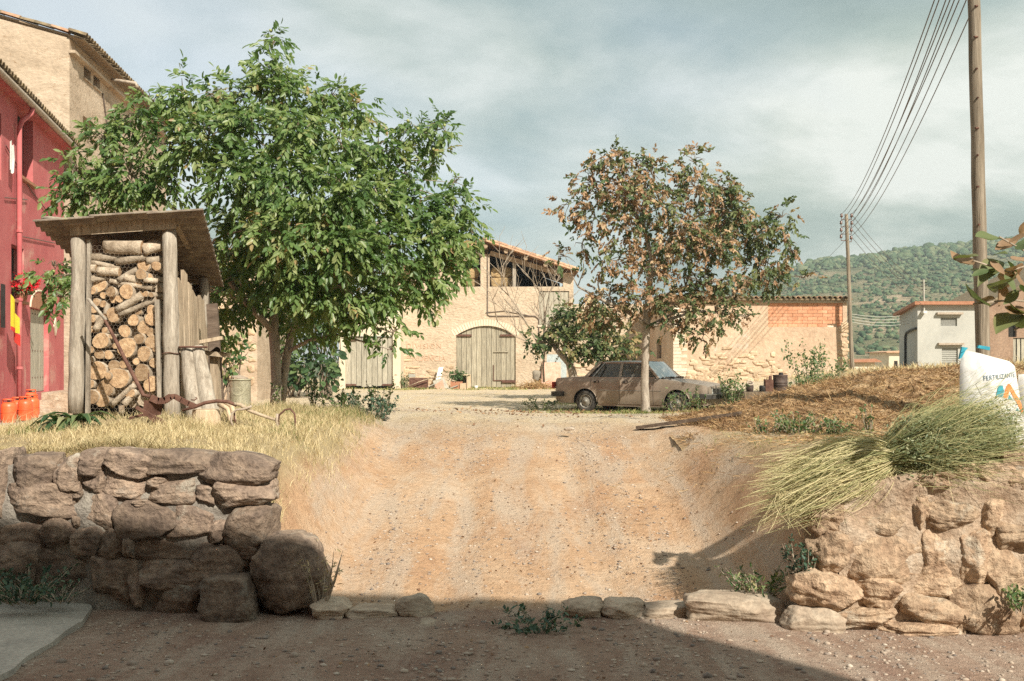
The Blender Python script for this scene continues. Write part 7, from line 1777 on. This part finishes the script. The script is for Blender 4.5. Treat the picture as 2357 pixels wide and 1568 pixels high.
# fertilizer bags
GYB = 8.62
XL = lambda v: np.interp(v, [0, .12, .5, .85, .95, 1.0], [2226, 2216, 2208, 2209, 2213, 2222])
XR = lambda v: np.interp(v, [0, .3, .6, .85, .95, 1.0], [2368, 2360, 2348, 2340, 2336, 2322])
def bag_pt(u, v, front=True):
    px = lerp(float(XL(v)), float(XR(v)), u); py = 1046 - lerp(240, 214, u) * v
    bul = .13 * (max(0, math.sin(math.pi * u)) ** .6) * (max(0, math.sin(math.pi * min(1, v * .96 + .02))) ** .55)
    wr = .016 * float(fbm(u * 5 + v * 3, v * 7 - u * 2, u * 2., 51, 3)) * min(1, 8 * min(u, 1 - u)) + .03 * max(0, v - .72) * math.sin(u * 9 + v * 14)
    p = P(px, py, GYB + .10 * v)
    return p + V(0, (-bul + wr) if front else (bul * .8 + wr), 0)
bag = thing('fertilizer_bag', 'white fertilizer sack with orange and teal emblem standing on the right wall', 'sack', P(2285, 1046, GYB))
mb = MB(); mb.grid(lambda u, v: bag_pt(u, v), 40, 48); mb.grid(lambda u, v: bag_pt(1 - u, v, False), 20, 24); mb.part('sack', M['bag'], bag, True)
def bag_px(px, py, lift=.004):
    u, v = .5, .5
    for _ in range(12):
        v = (1046 - py) / lerp(240, 214, u); u = (px - float(XL(v))) / (float(XR(v)) - float(XL(v)))
    return bag_pt(u, v) + V(0, -lift, 0)
zb1 = lambda x, y: ((x / 4.236 + 2780) / 1.2728, (y / 4.238 + 980) / 1.2728)
def decal(pl, m, nm, lift=.004):
    mb = MB(); n_ = len(pl); c_ = (sum(q[0] for q in pl) / n_, sum(q[1] for q in pl) / n_)
    mb.add([bag_px(*zb1(*q), lift) for q in pl] + [bag_px(*zb1(*c_), lift)], [(i, (i + 1) % n_, n_) for i in range(n_)]); mb.part(nm, M[m], bag)
def strip(ptsL, ptsR, m, nm, lift=.005):
    mb = MB(); n_ = 24
    def at(pl, t):
        s_ = t * (len(pl) - 1); i = min(int(s_), len(pl) - 2); return (lerp(pl[i][0], pl[i + 1][0], s_ - i), lerp(pl[i][1], pl[i + 1][1], s_ - i))
    mb.grid(lambda u, v: bag_px(*zb1(lerp(at(ptsL, u)[0], at(ptsR, u)[0], v), lerp(at(ptsL, u)[1], at(ptsR, u)[1], v)), lift), n_, 3); mb.part(nm, M[m], bag)
strip([(585, 775), (640, 640), (672, 608), (705, 625), (780, 740), (860, 840), (920, 940)], [(640, 790), (672, 715), (683, 695), (695, 705), (740, 785), (820, 900), (860, 975)], 'ink_orange', 'emblem_chevron')
strip([(495, 760), (520, 660), (545, 628)], [(575, 770), (605, 700), (590, 632)], 'ink_teal', 'emblem_bar')
decal([(650, 795), (680, 748), (722, 812)], 'ink_teal', 'emblem_triangle')
decal([(760, 940), (790, 905), (810, 945)], 'ink_teal', 'emblem_triangle')
decal([(420, 1325), (490, 1255), (560, 1335), (495, 1415)], 'white', 'diamond_mark')
def bag_text(txt, x0, x1, yl, yr, hgt, m):
    tmp = lettering(txt, M[m], 1.0, 'lettering', bag, (0, 0, 0), (0, 0, 0), 0.0, 1.0)
    me = tmp.data; co = np.array([q.co[:] for q in me.vertices]); lo, hi_ = co.min(0), co.max(0)
    for q in me.vertices:
        tx = (q.co.x - lo[0]) / (hi_[0] - lo[0]); ty = (q.co.y - lo[1]) / (hi_[1] - lo[1])
        q.co = bag_px(*zb1(lerp(x0, x1, tx), lerp(yl, yr, tx) - hgt * ty), .006) - wloc(bag)
bag_text('FERTILIZANTE', 362, 788, 570, 525, 58, 'ink_blue')
bag_text('25 ANDREU', 560, 925, 1392, 1365, 48, 'ink_red')
def tab(pl, m, nm):
    mb = MB(); mb.prism([P(*zb1(*q), GYB + .06) for q in pl], V(0, .03, 0)); mb.part(nm, M[m], bag)
tab([(165, 155), (240, 165), (210, 200), (150, 235)], 'bag_blue', 'blue_corner'); tab([(375, 133), (512, 155), (508, 198), (358, 168)], 'bag_blue', 'blue_tab'); tab([(150, 225), (205, 205), (160, 290), (132, 305)], 'bag_blue', 'blue_corner')
b2 = thing('fertilizer_bag', 'second pale sack cut off by the right edge beside the white sack', 'sack', P(2400, 1046, 8.75))
mb = MB(); mb.grid(lambda u, v: P(2338 + 130 * u - 6 * math.sin(v * 5), 1046 - 185 * v, 8.78) + V(0, -.12 * (max(0, math.sin(math.pi * u)) ** .6) * (max(0, math.sin(math.pi * v)) ** .6) + .02 * float(fbm(u * 5, v * 6, 0., 61)), 0), 20, 24)
mb.grid(lambda u, v: P(2468 - 130 * u - 6 * math.sin(v * 5), 1046 - 185 * v, 8.78) + V(0, .12 * (max(0, math.sin(math.pi * u)) ** .6) * (max(0, math.sin(math.pi * v)) ** .6), 0), 12, 12); mb.part('sack', M['bag'], b2, True)

# poles and wires
def pole(label, pa, pb, Y, r0, r1):
    a, b = P(*pa, Y), P(*pb, Y); t = thing('utility_pole', label, 'pole', a, group='wooden utility poles'); mb = MB()
    mb.tube([a.lerp(b, k / 14) + V(random.uniform(-.008, .008), 0, 0) for k in range(15)], list(np.linspace(r0, r1, 15)), 14, jit=.02); mb.part('shaft', M['pole_wood'], t, True); return t, a, b
p1, p1a, p1b = pole('near wooden utility pole rising behind the white sack', (2268, 1060), (2235, -235), 12.0, .086, .066)
for k, py in enumerate((14, 85, 158, 225, 295, 357, 430, 517)):
    x_ = lerp(2235, 2268, (py + 235) / 1295); mb = MB(); mb.tube([P(x_ + random.uniform(-4, 9), py, 11.93), P(x_ + random.uniform(-4, 9), py, 11.9)], .012, 7); mb.part('step_bolt', M['rust'], p1)
PY2 = 39.5
p2, p2a, p2b = pole('far wooden utility pole standing at the corner of the brick barn', (1962, 862), (1948, 493), PY2, .085, .065)
zi = lambda x, y: (x / 3.12 + 1767.7, y / 3.12 + 440)
INS = [(528, 187), (600, 187), (525, 238), (601, 240), (526, 290), (598, 291), (525, 337), (598, 346)]
ipos = []
for (a, b) in INS:
    q = zi(a, b); c_ = P(q[0], q[1], PY2); ipos.append(c_ + V(0, 0, .12)); ctr = P(1949.5, q[1] + 6, PY2)
    mb = MB(); mb.tube([ctr, V(c_.x, PY2, ctr.z), V(c_.x, PY2, c_.z)], .016, 6); arm = mb.part('insulator_arm', M['rust'], p2)
    mb = MB(); mb.lathe([(0, 0), (.05, 0), (.06, .05), (.04, .06), (.055, .11), (.03, .14), (0, .15)], 10, Matrix.Translation(c_)); mb.part('insulator', M['insulator'], arm, True)
order = [0, 2, 1, 4, 3, 6, 5, 7]
NE = [2207, 2219, 2234, 2249, 2257, 2274, 2290, 2318]
nth = ['leftmost', 'second from left', 'third from left', 'fourth from left', 'fifth from left', 'sixth from left', 'seventh from left', 'rightmost']
def wire(label, a, b, sag, r_, m='wire'):
    mb = MB(); mb.tube([a.lerp(b, t) - V(0, 0, sag * 4 * t * (1 - t)) for t in np.linspace(0, 1, 25)], r_, 5, caps=False); mb.top('overhead_wire', M[m], a, label, 'wire', 'overhead wires', smooth_=True)
for k in range(8):
    near = P(NE[k], -160, 11.8 + .06 * k); 
    mb = MB(); mb.tube([V(p1b.x + (.0 if near.x > p1b.x else 0), 12, near.z - .08), V(near.x, near.y, near.z - .08), V(near.x, near.y, near.z)], .014, 5); mb.part('insulator_arm', M['rust'], p1)
    wire(f'{nth[k]} of the eight wires sweeping from the top right to the far pole', near, ipos[order[k]], .55, .0085)
for k, (i, e) in enumerate(((1, (2120, 655)), (3, (2121, 668)), (5, (2123, 680)), (7, (2122, 700)))):
    wire(f"{['uppermost', 'second', 'third', 'lowest'][k]} wire descending from the far pole to the white house mast", ipos[i], P(e[0], e[1], 47.8), .25, .009)
for k in range(4):
    wire(f"{['top', 'second', 'third', 'bottom'][k]} of the four level pale wires between far pole and white house", P(1960, 723 + 6.2 * k, PY2), P(2091, 724 + 7 * k, 50.5), .12, .011, 'wire_pale')
wire('thin stay wire slanting down left from the far pole', P(1948, 550, PY2), P(1870, 625, 42), .05, .006)

# low concrete wall with old drums
LYc = 27.5
tx = lambda p: PX(p, LYc); tz_ = lambda p: PZ(p, LYc)
zt = lambda x, y: ((x / 7.84 + 2100) / 1.2728, (y / 7.84 + 1000) / 1.2728)
low = MB(); q0, q1 = zt(640, 1165), zt(1900, 1165)
low.hexa([V(tx(q0[0]), LYc, .05), V(tx(q1[0]), LYc, .05), V(tx(q1[0]), LYc + 1.2, .05), V(tx(q0[0]), LYc + 1.2, .05), V(tx(q0[0]), LYc, tz_(q0[1])), V(tx(q1[0]), LYc, tz_(q1[1])), V(tx(q1[0]), LYc + 1.2, tz_(q1[1])), V(tx(q0[0]), LYc + 1.2, tz_(q0[1]))])
low.top('concrete_trough', M['concrete_dark'], V(tx(1770), LYc, .1), 'low stained concrete block between car and manure heap, carrying old drums', 'trough')
topz = tz_(q0[1])
def on_trough(x0, x1, ytop, dy=.5):
    Y = LYc + dy; a, b = PX(zt(x0, 0)[0], Y), PX(zt(x1, 0)[0], Y); return V((a + b) / 2, Y, topz), abs(b - a) / 2, PZ(zt(0, ytop)[1], Y) - topz
c_, rr, hh = on_trough(1290, 1625, 770)
dm = thing('oil_drum', 'dark ribbed metal drum on the concrete block', 'drum', c_)
mb = MB(); mb.lathe([(0, 0), (rr * .97, 0), (rr, .02), (rr * .98, .04), (rr * .98, hh * .36), (rr * 1.03, hh * .38), (rr * .98, hh * .42), (rr * .98, hh * .5), (rr * 1.03, hh * .52), (rr * .98, hh * .56), (rr * .98, hh - .03), (rr * 1.02, hh - .01), (rr * .97, hh), (rr * .93, hh - .02), (0, hh - .02)], 24, Matrix.Translation(c_)); mb.part('shell', M['tar_drum'], dm, True)
mb = MB(); mb.lathe([(0, 0), (.07, 0), (.06, .08), (0, .09)], 10, Matrix.Translation(c_ + V(.02, 0, hh - .02))); mb.part('cap', M['black_metal'], dm)
c_, rr, hh = on_trough(1105, 1285, 880)
cn_ = thing('rusty_can', 'rusty brown jerrycan beside the dark drum', 'can', c_)
mb = MB(); mb.box((c_.x - rr, c_.y - .1, c_.z), (c_.x + rr, c_.y + .1, c_.z + hh), jit=.012); mb.part('body', M['rust'], cn_)
mb = MB(); mb.lathe([(0, 0), (.05, 0), (.045, .10), (.03, .12), (0, .12)], 10, Matrix.Translation(c_ + V(.04, 0, hh - .01))); mb.part('spout', M['rust'], cn_)
c_, rr, hh = on_trough(665, 845, 960, .3)
pt = thing('old_pot', 'old upright pot with rimmed mouth at the left end of the concrete block', 'pot', c_)
mb = MB(); mb.lathe([(0, 0), (rr * .85, 0), (rr, hh * .5), (rr * .9, hh * .8), (rr * .75, hh)], 16, Matrix.Translation(c_)); mb.part('body', M['tar_drum'], pt, True)
mb = MB(); mb.tube([c_ + V(rr * .75 * math.cos(a_), -.05 + .06 * math.sin(a_), hh + rr * .5 * math.sin(a_)) for a_ in np.linspace(0, 6.28, 15)], .022, 6); mb.part('rim', M['rust_pale'], pt, True)
c_, rr, hh = on_trough(985, 1105, 1015, .3)
tag(link('dark_clod', rock_mesh('dark_clod', rr, .1, hh * .6, M['black_metal'], 7, 2, .3, .15), None, c_ + V(0, 0, hh * .4)), 'small black lump between the old pot and the jerrycan', 'lump')
x_ = PX(1448, 29.5); tag(link('pale_rock', rock_mesh('pale_rock', .22, .16, .10, M['quoin'], 12, 2, .5, .12), None, V(x_, 28.9, G(x_, 28.9) + .06)), 'whitish rock lying under the middle of the car', 'rock')
boulder(1300, 984, 1322, 992, 14.6, .1, 'small curled tan leaf lying alone on the yard track', 'dead_leaf', 'leaf', 'rust_pale', 3, .2)

# ---- things along the barn front
zq = lambda x, y: (x / 5.0 + 864.2, y / 5.0 + 746.4)
EY = 46.2
ep = lambda x, y, dy=0.: P(*zq(x, y), EY + dy)
def gz(p): return V(p.x, p.y, G(p.x, p.y))
# rusty bin with pole handles
c_ = gz(ep(498, 730, .6)); tr2 = thing('rusty_bin', 'rusty brown open bin with pole handles by the barn wall', 'bin', c_)
w_, h_ = .42, .50
mb = MB()
for (x0, x1, y0, y1) in ((-w_, w_, -.3, -.27), (-w_, w_, .27, .3), (-w_, -w_ + .03, -.269, .269), (w_ - .03, w_, -.269, .269)): mb.box(c_ + V(x0, y0, .05), c_ + V(x1, y1, h_))
mb.box(c_ + V(-w_ + .031, -.269, .06), c_ + V(w_ - .031, .269, .09)); mb.part('bin_body', M['rust'], tr2)
for a, b in (((385, 715), (605, 630)), ((560, 640), (930, 575))):
    mb = MB(); mb.tube([ep(*a, .1), ep((a[0] + b[0]) / 2, (a[1] + b[1]) / 2 - 6, .1), ep(*b, .1)], .025, 6); mb.part('handle', M['plank'], tr2, True)
# tipped wheelbarrow
c_ = gz(ep(750, 760, .1)); wbw = thing('wheelbarrow', 'grey tipped wheelbarrow tray leaning between rusty bin and potted plant', 'wheelbarrow', c_)
q = [ep(660, 655), ep(785, 610), ep(845, 735), ep(700, 762)]; mb = MB(); mb.prism(q, V(0, .05, 0)); mb.part('tray', M['grey_board'], wbw)
q = [ep(680, 700, -.03), ep(770, 640, -.03), ep(800, 745, -.03), ep(705, 758, -.03)]; mb = MB(); mb.prism(q, V(0, .02, 0)); mb.part('tray_floor', M['pink_board'], wbw)
for a, b in (((610, 720), (690, 685)), ((840, 745), (950, 705))):
    mb = MB(); mb.tube([ep(*a), ep(*b)], .028, 6); mb.part('handle', M['galv'], wbw)
wc = ep(660, 742, .1); mb = MB(); mb.lathe([(.13, -.04), (.18, -.03), (.18, .03), (.13, .04)], 16, Matrix.Translation(wc) @ Matrix.Rotation(R(90), 4, 'X')); mb.part('wheel', M['rubber'], wbw, True)
# planted box
c_ = gz(ep(940, 745, .2)); pb_ = thing('planter', 'planter of bushy green leaves left of the barn doors', 'planter', c_)
mb = MB(); mb.box(c_ + V(-.32, -.15, 0), c_ + V(.25, .18, .36), jit=.02); mb.part('pot', M['terracotta'], pb_)
r = np.random.default_rng(6); n_ = 420; pc_ = np.array(c_ + V(-.02, 0, .62)) + r.normal(0, 1, (n_, 3)) * np.array([.20, .12, .12])
tag(link('foliage', leaves_mesh('foliage', pc_ - np.array(c_), r.normal(0, 1, (n_, 3)), r.uniform(.06, .13, n_), M['leaf_weed'], r, .7, r.uniform(0, .5, n_)), pb_), kind='stuff')
# crate on end
c_ = gz(ep(1020, 745, .5)); cr_ = thing('wooden_crate', 'empty wooden crate standing on end against the left barn door', 'crate', c_)
for (x0, z0, x1, z1) in ((930, 590, 1095, 578), (1050, 745, 1095, 592)):
    a, b = ep(x0, z0, .35), ep(x1, z1, .35); mb = MB(); mb.box((a.x, a.y, a.z), (b.x, a.y + .4, b.z)); mb.part('board', M['wood_pale'], cr_)
a, b = ep(935, 740, .8), ep(1048, 592, .8); mb = MB(); mb.box((a.x, a.y, a.z), (b.x, a.y + .03, b.z)); mb.part('back_board', M['plank_dark'], cr_)
def blk(name, label, cat, x0, y0, x1, y1, m, dy=0., th=.25):
    a, b = ep(x0, y1, dy), ep(x1, y0, dy); a.z = min(a.z, G(a.x, a.y) + .5) if False else a.z; mb = MB(); mb.box((a.x, a.y, a.z), (b.x, a.y + th, b.z), jit=.012); mb.top(name, M[m], V((a.x + b.x) / 2, a.y, a.z), label, cat)
blk('wood_block', 'short sawn wood block standing before the crate', 'block', 975, 680, 1040, 770, 'wood_pale')
blk('concrete_block', 'small grey block perched behind the rusty bin', 'block', 380, 575, 455, 612, 'grey_board', .9)
for k, (x0, x1) in enumerate(((705, 742), (735, 770))):
    mb = MB(); a, b = ep(x0 - 0, 640, .6), ep(x1, 497, 1.5); mb.beam(a, b, .10, .03, (0, 1, 0)); mb.top('white_board', M['white'], a, ['left of the two white boards leaning on the barn wall', 'right of the two white boards leaning on the barn wall'][k], 'board', 'white boards leaning on the barn')
cpp = gz(ep(1158, 765)); mb = MB(); mb.lathe([(0, 0), (.07, 0), (.085, .16), (.078, .16), (.065, .02), (0, .02)], 14, Matrix.Translation(cpp)); mb.top('white_tub', M['white'], cpp, 'small white plastic tub on the ground before the barn doors', 'tub', smooth_=True)
gweed_base = gz(ep(340, 690, .4)); weed('feathery pale shrub at the corner of the lean-to', 0, 0, 0, .75, .4, 220, 'leaf_weed', .10, 81, base=gweed_base, nst=12, cat='shrub', name='shrub')
def lean_board(name, label, px0, py0, px1, py1, m, Y0, Y1, th=.04):
    a, b, c2, d2 = P(px0, py1, Y0), P(px1, py1, Y0), P(px1, py0, Y1), P(px0 + 2, py0, Y1); mb = MB(); mb.hexa([a, b, b + V(0, th, 0), a + V(0, th, 0), d2, c2, c2 + V(0, th, 0), d2 + V(0, th, 0)]); mb.top(name, M[m], a, label, 'panel')
lean_board('metal_panel', 'blue-grey sheet leaning behind the pink panel', 1257, 816, 1304, 876, 'blue_board', 46.6, 47.6)
lean_board('pink_panel', 'pinkish panel leaning on the barn wall behind the car boot', 1246, 834, 1291, 896, 'pink_board', 45.9, 46.8, .06)
tag(link('dark_sack', rock_mesh('dark_sack', .24, .2, .26, M['slate'], 91, 2, .4, .12), None, P(1238, 866, 46.8)), 'dark slumped sack beside the pink panel', 'sack')
r = np.random.default_rng(14); n_ = 1500; c_ = gz(P(1232, 890, 45.9)); p = np.array(c_) + r.normal(0, 1, (n_, 3)) * np.array([.40, .2, .13]) + np.array([0, 0, .05]); p[:, 2] = np.maximum(p[:, 2], c_.z)
so = ribbons('straw_pile', p, r.normal(0, 1, (n_, 3)) * np.array([1, 1, .6]), r.uniform(.12, .3, n_), .009, M['straw'], r.uniform(.5, 1, n_), r, None, c_); so.location = c_
tag(so, 'yellow heap of straw at the foot of the pink panel', 'straw', kind='stuff')
# ---------------------------------------------------------------- thin summer haze
hz_m = bpy.data.materials.new('haze'); hz_m.use_nodes = True
hz_m.node_tree.nodes.clear()
ho = hz_m.node_tree.nodes.new('ShaderNodeOutputMaterial'); hv_ = hz_m.node_tree.nodes.new('ShaderNodeVolumePrincipled')
hv_.inputs['Color'].default_value = (0.86, 0.93, 0.95, 1); hv_.inputs['Density'].default_value = 0.0006; hv_.inputs['Anisotropy'].default_value = 0.2
hz_m.node_tree.links.new(hv_.outputs[0], ho.inputs['Volume'])
mb = MB(); mb.box((-2900, -2900, -9), (2900, 2900, 75))
tag(mb.part('haze', hz_m, None), 'thin pale summer haze over the valley', 'haze', kind='stuff')
